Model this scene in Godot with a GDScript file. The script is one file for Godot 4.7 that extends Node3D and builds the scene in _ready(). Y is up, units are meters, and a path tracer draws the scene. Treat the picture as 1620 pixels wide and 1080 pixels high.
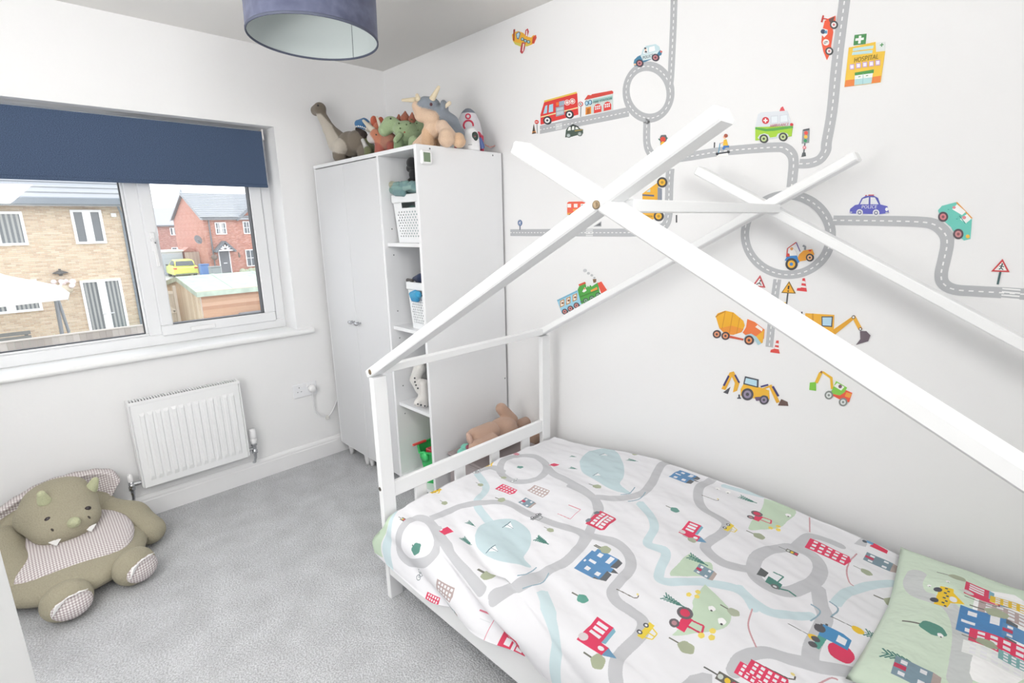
extends Node3D

# ------------------------------------------------------------------ palette
const WHITE_WALL := Color(0.945, 0.945, 0.948)

var used := {}
var mats := {}
var noise_cache := {}


func _ready() -> void:
	set_camera()
	set_light()
	build_room()
	build_window()
	build_bed()
	build_wardrobe()
	build_fittings()
	build_outside()
	build_toys()
	build_dino_chair()
	build_stickers()
	build_bedding()


func set_camera() -> void:
	var cam := Camera3D.new()
	cam.name = "camera"
	cam.fov = 67.458
	cam.near = 0.05
	cam.far = 900.0
	add_child(cam)
	var right := Vector3(0.70761370, -0.02046662, 0.70630303)
	var back := Vector3(-0.68556108, 0.22221475, 0.69327240)
	cam.transform = Transform3D(Basis(right, back.cross(right), back), Vector3(-1.93209688, 1.43793509, 3.06055082))
	cam.current = true


func set_light() -> void:
	var env := Environment.new()
	env.tonemap_mode = Environment.TONE_MAPPER_LINEAR
	env.tonemap_exposure = 1.38
	env.sdfgi_enabled = true
	env.ssao_enabled = true
	env.ssil_enabled = true
	var sky := Sky.new()
	var sm := ProceduralSkyMaterial.new()          # an even white overcast
	sm.sky_top_color = Color(0.93, 0.95, 0.98)
	sm.sky_horizon_color = Color(0.97, 0.98, 0.99)
	sm.ground_horizon_color = Color(0.80, 0.80, 0.79)
	sm.ground_bottom_color = Color(0.55, 0.55, 0.54)
	sm.sky_energy_multiplier = 1.36
	sky.sky_material = sm
	env.background_mode = Environment.BG_SKY
	env.sky = sky
	var we := WorldEnvironment.new()
	we.name = "environment"
	we.environment = env
	add_child(we)
	# the photographer's soft lights: one behind the camera, one at the left wall, and their bounce off the ceiling
	area_light("photo_softbox_light", Vector3(-1.75, 1.98, 3.66), Vector3(-0.75, 0.95, 0.9), Vector2(0.55, 0.5), 1.38, Color(1.0, 0.995, 0.985))
	area_light("photo_side_light", Vector3(-2.5, 1.3, 1.75), Vector3(0.0, 1.2, 0.9), Vector2(0.9, 0.9), 1.1, Color(1.0, 0.995, 0.985))
	area_light("photo_bounce_light", Vector3(-2.2, 1.6, 2.0), Vector3(-2.2, 2.4, 2.0), Vector2(0.4, 0.4), 1.75, Color(1.0, 0.995, 0.985))


func area_light(called: String, from: Vector3, to: Vector3, size: Vector2, energy: float, c: Color) -> void:
	var l := AreaLight3D.new()
	l.name = called
	l.area_size = size
	l.light_energy = energy
	l.light_color = c
	l.shadow_enabled = true
	l.area_range = 12.0
	l.area_attenuation = 2.0
	add_child(l)
	l.look_at_from_position(from, to, Vector3.UP if absf((to - from).normalized().y) < 0.95 else Vector3.FORWARD)


# ------------------------------------------------------------------ naming and nodes
func numbered(n: String) -> String:
	if not used.has(n):
		used[n] = 0
		return n
	used[n] += 1
	return "%s_%03d" % [n, used[n]]


func tag(o: Node, label: String, category: String, group := "") -> Node:
	o.set_meta("label", label)
	o.set_meta("category", category)
	if group != "":
		o.set_meta("group", group)
	return o


func thing(called: String, label: String, category: String, at := Vector3.ZERO, turn := 0.0, group := "") -> Node3D:
	var o := Node3D.new()
	o.name = numbered(called)
	add_child(o, true)
	o.position = at
	o.rotation.y = turn
	tag(o, label, category, group)
	return o


func put(called: String, m: Mesh, material: Material, parent: Node = null) -> MeshInstance3D:
	var o := MeshInstance3D.new()
	o.mesh = m
	if material:
		o.material_override = material
	if parent == null:
		o.name = numbered(called)
		add_child(o, true)
	else:
		o.name = called
		parent.add_child(o, true)
	return o


func struct(called: String, m: Mesh, material: Material) -> MeshInstance3D:
	var o := put(called, m, material)
	o.set_meta("kind", "structure")
	return o


# ------------------------------------------------------------------ materials
func hexc(h: String) -> Color:
	return Color.html(h)


func mat(h: String, rough := 0.6, metal := 0.0) -> StandardMaterial3D:
	var key := "%s|%f|%f" % [h, rough, metal]
	if not mats.has(key):
		var m := StandardMaterial3D.new()
		m.albedo_color = hexc(h)
		m.roughness = rough
		m.metallic = metal
		m.resource_name = "paint_" + h
		mats[key] = m
	return mats[key]


func vcol(rough := 0.6, plush := false) -> StandardMaterial3D:
	var key := "vc%f%s" % [rough, plush]
	if not mats.has(key):
		var m := StandardMaterial3D.new()
		m.vertex_color_use_as_albedo = true
		m.roughness = rough
		if plush:
			pile(m, 0.9, 22.0)
		mats[key] = m
	return mats[key]


func noise_tex(size: int, freq: float, seed_: int, lo: Color, hi: Color, octaves := 3, normal := false, mid := -1.0) -> NoiseTexture2D:
	var key := "%d %f %d %s %s %d %s %f" % [size, freq, seed_, lo, hi, octaves, normal, mid]
	if noise_cache.has(key):
		return noise_cache[key]
	var n := FastNoiseLite.new()
	n.noise_type = FastNoiseLite.TYPE_SIMPLEX_SMOOTH
	n.seed = seed_
	n.frequency = freq
	n.fractal_octaves = octaves
	var t := NoiseTexture2D.new()
	t.width = size
	t.height = size
	t.seamless = true
	t.noise = n
	if normal:
		t.as_normal_map = true
	else:
		var g := Gradient.new()
		g.set_color(0, lo)
		g.set_color(1, hi)
		t.color_ramp = g
	noise_cache[key] = t
	return t


# short plush or carpet pile: speckled tone and fine relief
func pile(m: StandardMaterial3D, low: float, scale: float) -> void:
	m.albedo_texture = noise_tex(256, 0.12, 7, Color(low, low, low), Color(1, 1, 1), 3)
	m.uv1_triplanar = true
	m.uv1_scale = Vector3.ONE * scale * 0.35
	m.heightmap_enabled = true
	m.heightmap_texture = noise_tex(256, 0.12, 7, Color(0, 0, 0), Color(1, 1, 1), 3)
	m.heightmap_scale = 0.25
	m.rim_enabled = true
	m.rim = 0.35
	m.rim_tint = 0.6


func plush(h: String, low := 0.86, scale := 22.0) -> StandardMaterial3D:
	var key := "plush%s %f %f" % [h, low, scale]
	if not mats.has(key):
		var m := StandardMaterial3D.new()
		m.albedo_color = hexc(h)
		m.roughness = 0.95
		pile(m, low, scale)
		mats[key] = m
	return mats[key]


# ------------------------------------------------------------------ shape builders
func S() -> SurfaceTool:
	var st := SurfaceTool.new()
	st.begin(Mesh.PRIMITIVE_TRIANGLES)
	st.set_smooth_group(-1)
	return st


func done(st: SurfaceTool) -> ArrayMesh:
	st.generate_normals()
	return st.commit()


# a, b, c counter-clockwise as seen from outside
func tri(st: SurfaceTool, a: Vector3, b: Vector3, c: Vector3) -> void:
	st.add_vertex(a)
	st.add_vertex(c)
	st.add_vertex(b)


func quad(st: SurfaceTool, a: Vector3, b: Vector3, c: Vector3, d: Vector3) -> void:
	tri(st, a, b, c)
	tri(st, a, c, d)


func box(st: SurfaceTool, lo: Vector3, hi: Vector3, bev := 0.0, x := Transform3D.IDENTITY) -> void:
	var l := lo.min(hi)
	var h := lo.max(hi)
	var c := (l + h) * 0.5
	bbox(st, x * Transform3D(Basis.IDENTITY, c), h - l, bev)


# a box with chamfered edges, centred on the transform
func bbox(st: SurfaceTool, x: Transform3D, size: Vector3, bev := 0.0) -> void:
	var h := size * 0.5
	var b := minf(bev, minf(h.x, minf(h.y, h.z)) * 0.9)
	for ax in 3:
		var u := (ax + 1) % 3
		var v := (ax + 2) % 3
		for s in [-1.0, 1.0]:
			var q := []
			for k in [[-1, -1], [1, -1], [1, 1], [-1, 1]]:
				var p := Vector3.ZERO
				p[ax] = h[ax] * s
				p[u] = (h[u] - b) * k[0]
				p[v] = (h[v] - b) * k[1]
				q.append(x * p)
			if s < 0:
				q.reverse()
			quad(st, q[0], q[1], q[2], q[3])
	if b <= 0.0:
		return
	for ax in 3:
		var u := (ax + 1) % 3
		var v := (ax + 2) % 3
		for su in [-1.0, 1.0]:
			for sv in [-1.0, 1.0]:
				var q := []
				for e in [[-1, 0], [1, 0], [1, 1], [-1, 1]]:
					var p := Vector3.ZERO
					p[ax] = (h[ax] - b) * e[0]
					p[u] = (h[u] - (b if e[1] else 0.0)) * su
					p[v] = (h[v] - (0.0 if e[1] else b)) * sv
					q.append(x * p)
				if su * sv > 0:
					quad(st, q[0], q[3], q[2], q[1])
				else:
					quad(st, q[0], q[1], q[2], q[3])
	for sx in [-1.0, 1.0]:
		for sy in [-1.0, 1.0]:
			for sz in [-1.0, 1.0]:
				var p := Vector3((h.x) * sx, (h.y - b) * sy, (h.z - b) * sz)
				var q := Vector3((h.x - b) * sx, (h.y) * sy, (h.z - b) * sz)
				var r := Vector3((h.x - b) * sx, (h.y - b) * sy, (h.z) * sz)
				if sx * sy * sz > 0:
					tri(st, x * p, x * q, x * r)
				else:
					tri(st, x * p, x * r, x * q)


func boxmesh(lo: Vector3, hi: Vector3, bev := 0.0) -> ArrayMesh:
	var st := S()
	box(st, lo, hi, bev)
	return done(st)


# a straight bar of rectangular section from a to b; side is the direction of its width w, the rest is t
func bar(st: SurfaceTool, a: Vector3, b: Vector3, side: Vector3, w: float, t: float, bev := 0.002) -> void:
	var y := (b - a).normalized()
	var xx := (side - y * side.dot(y)).normalized()
	bbox(st, Transform3D(Basis(xx, y, xx.cross(y)), (a + b) * 0.5), Vector3(w, (b - a).length(), t), bev)


func rings(st: SurfaceTool, pts: Array, radii: Array, n: int, capped := true, smooth := true, squash := 1.0) -> void:
	if smooth:
		st.set_smooth_group(0)
	var frames := []
	var up := Vector3.UP
	for i in pts.size():
		var d: Vector3 = (pts[mini(i + 1, pts.size() - 1)] - pts[maxi(i - 1, 0)]).normalized()
		if absf(d.dot(up)) > 0.98:
			up = Vector3.RIGHT if absf(d.x) < 0.9 else Vector3.BACK
		var sx := up.cross(d).normalized()
		up = d.cross(sx).normalized()
		frames.append([sx, up])
	var at := func(i: int, k: int) -> Vector3:
		var a := TAU * k / n
		return pts[i] + frames[i][0] * cos(a) * radii[i] + frames[i][1] * sin(a) * radii[i] * squash
	for i in pts.size() - 1:
		for k in n:
			quad(st, at.call(i, k), at.call(i, k + 1), at.call(i + 1, k + 1), at.call(i + 1, k))
	if capped:
		st.set_smooth_group(-1)
		for k in n:
			tri(st, pts[0], at.call(0, k + 1), at.call(0, k))
			tri(st, pts[-1], at.call(pts.size() - 1, k), at.call(pts.size() - 1, k + 1))
	st.set_smooth_group(-1)


func tube(st: SurfaceTool, pts: Array, r: float, n := 8) -> void:
	var radii := []
	for p in pts:
		radii.append(r)
	rings(st, pts, radii, n)


func curve(pts: Array, n := 6) -> Array:
	var out := []
	for i in pts.size() - 1:
		var p0: Vector3 = pts[maxi(i - 1, 0)]
		var p3: Vector3 = pts[mini(i + 2, pts.size() - 1)]
		for k in n:
			out.append(pts[i].cubic_interpolate(pts[i + 1], p0, p3, float(k) / n))
	out.append(pts[-1])
	return out


# profile of (radius, height) turned round the transform's y axis
func lathe(st: SurfaceTool, x: Transform3D, profile: Array, n := 24, smooth := true) -> void:
	if smooth:
		st.set_smooth_group(0)
	for i in profile.size() - 1:
		var p: Vector2 = profile[i]
		var q: Vector2 = profile[i + 1]
		for k in n:
			var a := TAU * k / n
			var b := TAU * (k + 1) / n
			var A := x * Vector3(cos(a) * p.x, p.y, -sin(a) * p.x)
			var B := x * Vector3(cos(b) * p.x, p.y, -sin(b) * p.x)
			var Cc := x * Vector3(cos(b) * q.x, q.y, -sin(b) * q.x)
			var D := x * Vector3(cos(a) * q.x, q.y, -sin(a) * q.x)
			if p.x > 1e-5:
				tri(st, A, B, Cc)
			if q.x > 1e-5:
				tri(st, A, Cc, D)
	st.set_smooth_group(-1)


func ball(st: SurfaceTool, c: Vector3, r: Vector3, n := 14, b := Basis.IDENTITY) -> void:
	var prof := []
	for i in n / 2 + 1:
		var a := -PI / 2 + PI * i / (n / 2)
		prof.append(Vector2(cos(a) if i > 0 and i < n / 2 else 0.0, sin(a)))
	lathe(st, Transform3D(b * Basis.from_scale(r), c), prof, n)


# a flat outline in the transform's xy plane, raised by depth along its z
func slab(st: SurfaceTool, x: Transform3D, outline: PackedVector2Array, depth: float) -> void:
	var pg := outline
	var area := 0.0
	for i in pg.size():
		area += pg[i].cross(pg[(i + 1) % pg.size()])
	if area < 0.0:
		pg.reverse()
	var idx := Geometry2D.triangulate_polygon(pg)
	for i in range(0, idx.size(), 3):
		var a := pg[idx[i]]
		var b := pg[idx[i + 1]]
		var c := pg[idx[i + 2]]
		if (b - a).cross(c - a) < 0:
			var s := b
			b = c
			c = s
		tri(st, x * Vector3(a.x, a.y, depth), x * Vector3(b.x, b.y, depth), x * Vector3(c.x, c.y, depth))
		tri(st, x * Vector3(a.x, a.y, 0), x * Vector3(c.x, c.y, 0), x * Vector3(b.x, b.y, 0))
	for i in pg.size():
		var a := pg[i]
		var b := pg[(i + 1) % pg.size()]
		quad(st, x * Vector3(a.x, a.y, 0), x * Vector3(b.x, b.y, 0), x * Vector3(b.x, b.y, depth), x * Vector3(a.x, a.y, depth))


func lettering(text: String, size: float, material: Material, parent: Node, x: Transform3D, depth := 0.0006, squeeze := 1.0) -> MeshInstance3D:
	var t := TextMesh.new()
	t.text = text
	var f := SystemFont.new()
	f.font_names = PackedStringArray(["Droid Sans"])
	f.font_weight = 700
	t.font = f
	t.font_size = 64
	t.pixel_size = size / 64.0
	t.depth = depth
	t.curve_step = 2.0
	var o := put("lettering", t, material, parent)
	o.transform = x * Transform3D(Basis.from_scale(Vector3(squeeze, 1, 1)), Vector3.ZERO)
	return o


# ------------------------------------------------------------------ soft bodies
# bones: [a, radius a, b, radius b, colour] tapered capsules, or [centre, radii, basis, colour] ellipsoids, joined with a smooth minimum and meshed as surface nets
func body(bones: Array, cell: float, k: float) -> ArrayMesh:
	var lo := Vector3.ONE * 1e9
	var hi := Vector3.ONE * -1e9
	for b in bones:
		if b.size() == 5:
			var r: float = maxf(b[1], b[3]) + k
			lo = lo.min(b[0].min(b[2]) - Vector3.ONE * r)
			hi = hi.max(b[0].max(b[2]) + Vector3.ONE * r)
		else:
			var r: float = maxf(b[1].x, maxf(b[1].y, b[1].z)) + k
			lo = lo.min(b[0] - Vector3.ONE * r)
			hi = hi.max(b[0] + Vector3.ONE * r)
	lo -= Vector3.ONE * cell * 2
	hi += Vector3.ONE * cell * 2
	var nx := int((hi.x - lo.x) / cell) + 1
	var ny := int((hi.y - lo.y) / cell) + 1
	var nz := int((hi.z - lo.z) / cell) + 1
	var val := PackedFloat32Array()
	val.resize(nx * ny * nz)
	val.fill(1.0)
	var best := PackedFloat32Array()
	best.resize(nx * ny * nz)
	best.fill(1.0)
	var who := PackedByteArray()
	who.resize(nx * ny * nz)
	for bi in bones.size():
		var b: Array = bones[bi]
		var caps := b.size() == 5
		var bl: Vector3
		var bh: Vector3
		var inv := Basis.IDENTITY
		if caps:
			var r: float = maxf(b[1], b[3]) + k + cell * 2
			bl = b[0].min(b[2]) - Vector3.ONE * r
			bh = b[0].max(b[2]) + Vector3.ONE * r
		else:
			var r: float = maxf(b[1].x, maxf(b[1].y, b[1].z)) + k + cell * 2
			bl = b[0] - Vector3.ONE * r
			bh = b[0] + Vector3.ONE * r
			inv = (b[2] as Basis).transposed()
		var i0 := Vector3i(((bl - lo) / cell).floor()).max(Vector3i.ZERO)
		var i1 := Vector3i(((bh - lo) / cell).ceil()).min(Vector3i(nx - 1, ny - 1, nz - 1))
		var pa: Vector3 = b[0]
		var ra := 0.0
		var rb := 0.0
		var ab := Vector3.ZERO
		var ab2 := 1.0
		var rad := Vector3.ONE
		if caps:
			ab = b[2] - pa
			ab2 = maxf(ab.length_squared(), 1e-9)
			ra = b[1]
			rb = b[3]
		else:
			rad = b[1]
		for z in range(i0.z, i1.z + 1):
			for y in range(i0.y, i1.y + 1):
				var row := (z * ny + y) * nx
				for x in range(i0.x, i1.x + 1):
					var p := lo + Vector3(x, y, z) * cell - pa
					var d: float
					if caps:
						var t := clampf(p.dot(ab) / ab2, 0.0, 1.0)
						d = (p - ab * t).length() - lerpf(ra, rb, t)
					else:
						p = inv * p
						var k0 := (p / rad).length()
						var k1 := (p / (rad * rad)).length()
						d = k0 * (k0 - 1.0) / maxf(k1, 1e-6)
					var i := row + x
					if d < best[i]:
						best[i] = d
						who[i] = bi
					var v := val[i]
					var h := maxf(k - absf(v - d), 0.0) / k
					val[i] = minf(v, d) - h * h * k * 0.25
	var vert := PackedVector3Array()
	var cols := PackedColorArray()
	var cell_at := {}
	var tones := []
	for b in bones:
		tones.append((hexc(b[-1]) if b[-1] is String else b[-1]).srgb_to_linear())
	var off := [0, 1, nx, nx + 1, nx * ny, nx * ny + 1, nx * ny + nx, nx * ny + nx + 1]
	var corner := [Vector3(0, 0, 0), Vector3(1, 0, 0), Vector3(0, 1, 0), Vector3(1, 1, 0), Vector3(0, 0, 1), Vector3(1, 0, 1), Vector3(0, 1, 1), Vector3(1, 1, 1)]
	var edges := [0, 1, 2, 3, 4, 5, 6, 7, 0, 2, 1, 3, 4, 6, 5, 7, 0, 4, 1, 5, 2, 6, 3, 7]
	for z in nz - 1:
		for y in ny - 1:
			var row := (z * ny + y) * nx
			for x in nx - 1:
				var i := row + x
				if val[i] > cell * 2.0:
					continue
				var m := 0
				for c in 8:
					if val[i + off[c]] < 0.0:
						m |= 1 << c
				if m == 0 or m == 255:
					continue
				var sum := Vector3.ZERO
				var cnt := 0
				for e in 12:
					var c0: int = edges[e * 2]
					var c1: int = edges[e * 2 + 1]
					if ((m >> c0) & 1) != ((m >> c1) & 1):
						var v0 := val[i + off[c0]]
						var v1 := val[i + off[c1]]
						sum += corner[c0].lerp(corner[c1], v0 / (v0 - v1))
						cnt += 1
				cell_at[i] = vert.size()
				vert.append(lo + (Vector3(x, y, z) + sum / cnt) * cell)
				var cs := Color(0, 0, 0)
				for c in 8:
					cs += tones[who[i + off[c]]]
				cols.append(Color(cs.r / 8, cs.g / 8, cs.b / 8))
	var idx := PackedInt32Array()
	var stepx := [1, nx, nx * ny]
	for i: int in cell_at:
		var s0 := val[i] < 0.0
		for ax in 3:
			var s1: bool = val[i + stepx[ax]] < 0.0
			if s0 == s1:
				continue
			var u: int = stepx[(ax + 1) % 3]
			var v: int = stepx[(ax + 2) % 3]
			var a: int = cell_at.get(i, -1)
			var b: int = cell_at.get(i - u, -1)
			var c: int = cell_at.get(i - u - v, -1)
			var d: int = cell_at.get(i - v, -1)
			if a < 0 or b < 0 or c < 0 or d < 0:
				continue
			if s0:
				idx.append_array([a, c, b, a, d, c])
			else:
				idx.append_array([a, b, c, a, c, d])
	var nor := PackedVector3Array()
	nor.resize(vert.size())
	for t in range(0, idx.size(), 3):
		var n := (vert[idx[t + 2]] - vert[idx[t]]).cross(vert[idx[t + 1]] - vert[idx[t]])
		for j in 3:
			nor[idx[t + j]] += n
	for i in nor.size():
		nor[i] = nor[i].normalized()
	var arr := []
	arr.resize(Mesh.ARRAY_MAX)
	arr[Mesh.ARRAY_VERTEX] = vert
	arr[Mesh.ARRAY_NORMAL] = nor
	arr[Mesh.ARRAY_COLOR] = cols
	arr[Mesh.ARRAY_INDEX] = idx
	var mesh := ArrayMesh.new()
	mesh.add_surface_from_arrays(Mesh.PRIMITIVE_TRIANGLES, arr)
	return mesh


func blob(called: String, bones: Array, cell: float, k: float, parent: Node, material: Material = null) -> MeshInstance3D:
	return put(called, body(bones, cell, k), material if material else vcol(0.95, true), parent)


# ------------------------------------------------------------------ the room
const TOP := 2.4
const BACK := 3.75
const LEFT := -2.6

func build_room() -> void:
	var wall := StandardMaterial3D.new()
	wall.albedo_color = WHITE_WALL
	wall.roughness = 0.85
	wall.heightmap_enabled = true
	wall.heightmap_texture = noise_tex(256, 0.06, 3, Color(0, 0, 0), Color(1, 1, 1), 3)
	wall.heightmap_scale = 0.02
	wall.uv1_triplanar = true
	wall.uv1_world_triplanar = true
	wall.uv1_scale = Vector3.ONE * 2.5
	mats["wall"] = wall
	var ceil_m: StandardMaterial3D = wall.duplicate()
	ceil_m.albedo_color = Color(0.90, 0.895, 0.885)
	# window wall, with its opening
	var st := S()
	box(st, Vector3(LEFT - 0.3, -0.3, -0.32), Vector3(0.3, 0.825, 0))
	box(st, Vector3(LEFT - 0.3, 1.994, -0.32), Vector3(0.3, TOP + 0.2, 0))
	box(st, Vector3(LEFT - 0.3, 0.825, -0.32), Vector3(-2.12, 1.994, 0))
	box(st, Vector3(-0.724, 0.825, -0.32), Vector3(0.3, 1.994, 0))
	struct("wall_window", done(st), wall)
	struct("wall_right", boxmesh(Vector3(0, -0.3, 0), Vector3(0.3, TOP + 0.2, BACK + 0.3)), wall)
	struct("wall_back", boxmesh(Vector3(LEFT - 1.6, -0.3, BACK), Vector3(0, TOP + 0.2, BACK + 0.3)), wall)
	# left wall with the doorway to the landing
	st = S()
	box(st, Vector3(LEFT - 0.12, 0, 0), Vector3(LEFT, TOP, 2.62))
	box(st, Vector3(LEFT - 0.12, 0, 3.42), Vector3(LEFT, TOP, BACK))
	box(st, Vector3(LEFT - 0.12, 2.02, 2.62), Vector3(LEFT, TOP, 3.42))
	struct("wall_left", done(st), wall)
	st = S()
	box(st, Vector3(LEFT - 1.6, 0, 1.6), Vector3(LEFT - 1.3, TOP, BACK))
	box(st, Vector3(LEFT - 1.6, 0, 1.3), Vector3(LEFT - 0.12, TOP, 1.6))
	struct("wall_landing", done(st), wall)
	struct("ceiling", boxmesh(Vector3(LEFT - 1.6, TOP, 0), Vector3(0, TOP + 0.2, BACK)), ceil_m)
	# carpet
	var cm := StandardMaterial3D.new()
	cm.albedo_color = Color(0.945, 0.95, 0.96)
	cm.roughness = 1.0
	cm.albedo_texture = noise_tex(512, 0.09, 11, Color(0.70, 0.70, 0.705), Color(1, 1, 1), 4)
	cm.uv1_triplanar = true
	cm.uv1_world_triplanar = true
	cm.uv1_scale = Vector3.ONE * 2.6
	cm.detail_enabled = true
	cm.detail_blend_mode = BaseMaterial3D.BLEND_MODE_MUL
	cm.detail_albedo = noise_tex(256, 0.03, 5, Color(0.91, 0.91, 0.91), Color(1, 1, 1), 4)
	cm.detail_uv_layer = BaseMaterial3D.DETAIL_UV_2
	cm.uv2_triplanar = true
	cm.uv2_world_triplanar = true
	cm.uv2_scale = Vector3.ONE * 0.75
	cm.heightmap_enabled = true
	cm.heightmap_texture = noise_tex(512, 0.09, 11, Color(0, 0, 0), Color(1, 1, 1), 4)
	cm.heightmap_scale = 0.3
	struct("floor", boxmesh(Vector3(LEFT - 1.6, -0.3, 0), Vector3(0, 0, BACK)), cm)
	# skirting boards: moulded profile (depth out of the wall, height)
	var prof := [Vector2(0, 0), Vector2(0.018, 0), Vector2(0.018, 0.086), Vector2(0.0155, 0.091), Vector2(0.0155, 0.101), Vector2(0.011, 0.111), Vector2(0.006, 0.117), Vector2(0, 0.118)]
	var gloss := mat("f2f2f3", 0.35)
	struct("baseboard_window", run_profile(prof, Vector3(LEFT, 0, 0), Vector3(0, 0, 0), Vector3(0, 0, 1)), gloss)
	struct("baseboard_right", run_profile(prof, Vector3(0, 0, 0.0), Vector3(0, 0, BACK), Vector3(-1, 0, 0)), gloss)
	struct("baseboard_left", run_profile(prof, Vector3(LEFT, 0, 2.55), Vector3(LEFT, 0, 0), Vector3(1, 0, 0)), gloss)
	# door leaf standing open into the room, hinged on the left wall
	var hinge := Vector3(-2.575, 0.012, 2.66)
	var free := Vector3(-2.008, 0.012, 2.12)
	var dx := (free - hinge).normalized()
	var out := Vector3(dx.z, 0, -dx.x) * -1.0
	var door := Node3D.new()
	door.name = numbered("door_1")
	door.set_meta("kind", "structure")
	add_child(door, true)
	door.transform = Transform3D(Basis(dx, Vector3.UP, dx.cross(Vector3.UP)), hinge)
	var w := (free - hinge).length()
	put("door_leaf", boxmesh(Vector3(0, 0, -0.02), Vector3(w, 1.97, 0.02), 0.003), mat("f3f4f4", 0.3), door)
	for pz in [0.021, -0.021]:
		for py in [[0.22, 0.85], [1.02, 1.80]]:
			st = S()
			box(st, Vector3(0.13, py[0], pz - 0.003), Vector3(w - 0.13, py[1], pz + 0.003), 0.003)
			box(st, Vector3(0.17, py[0] + 0.04, pz - 0.005), Vector3(w - 0.17, py[1] - 0.04, pz + 0.005), 0.004)
			put("door_panel", done(st), mat("f3f4f4", 0.3), door)
	# casing of the doorway
	st = S()
	box(st, Vector3(LEFT, 0, 2.55), Vector3(LEFT + 0.015, 2.09, 2.615), 0.004)
	box(st, Vector3(LEFT, 0, 3.425), Vector3(LEFT + 0.015, 2.09, 3.49), 0.004)
	box(st, Vector3(LEFT, 2.025, 2.615), Vector3(LEFT + 0.015, 2.09, 3.425), 0.004)
	struct("trim_1", done(st), gloss)


func run_profile(prof: Array, a: Vector3, b: Vector3, out: Vector3) -> ArrayMesh:
	var st := S()
	var flip := (b - a).cross(Vector3.UP).dot(out) < 0
	for i in prof.size() - 1:
		var p: Vector2 = prof[i]
		var q: Vector2 = prof[i + 1]
		var A := a + out * p.x + Vector3.UP * p.y
		var B := b + out * p.x + Vector3.UP * p.y
		var Cc := b + out * q.x + Vector3.UP * q.y
		var D := a + out * q.x + Vector3.UP * q.y
		if flip:
			quad(st, B, A, D, Cc)
		else:
			quad(st, A, B, Cc, D)
	return done(st)


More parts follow.
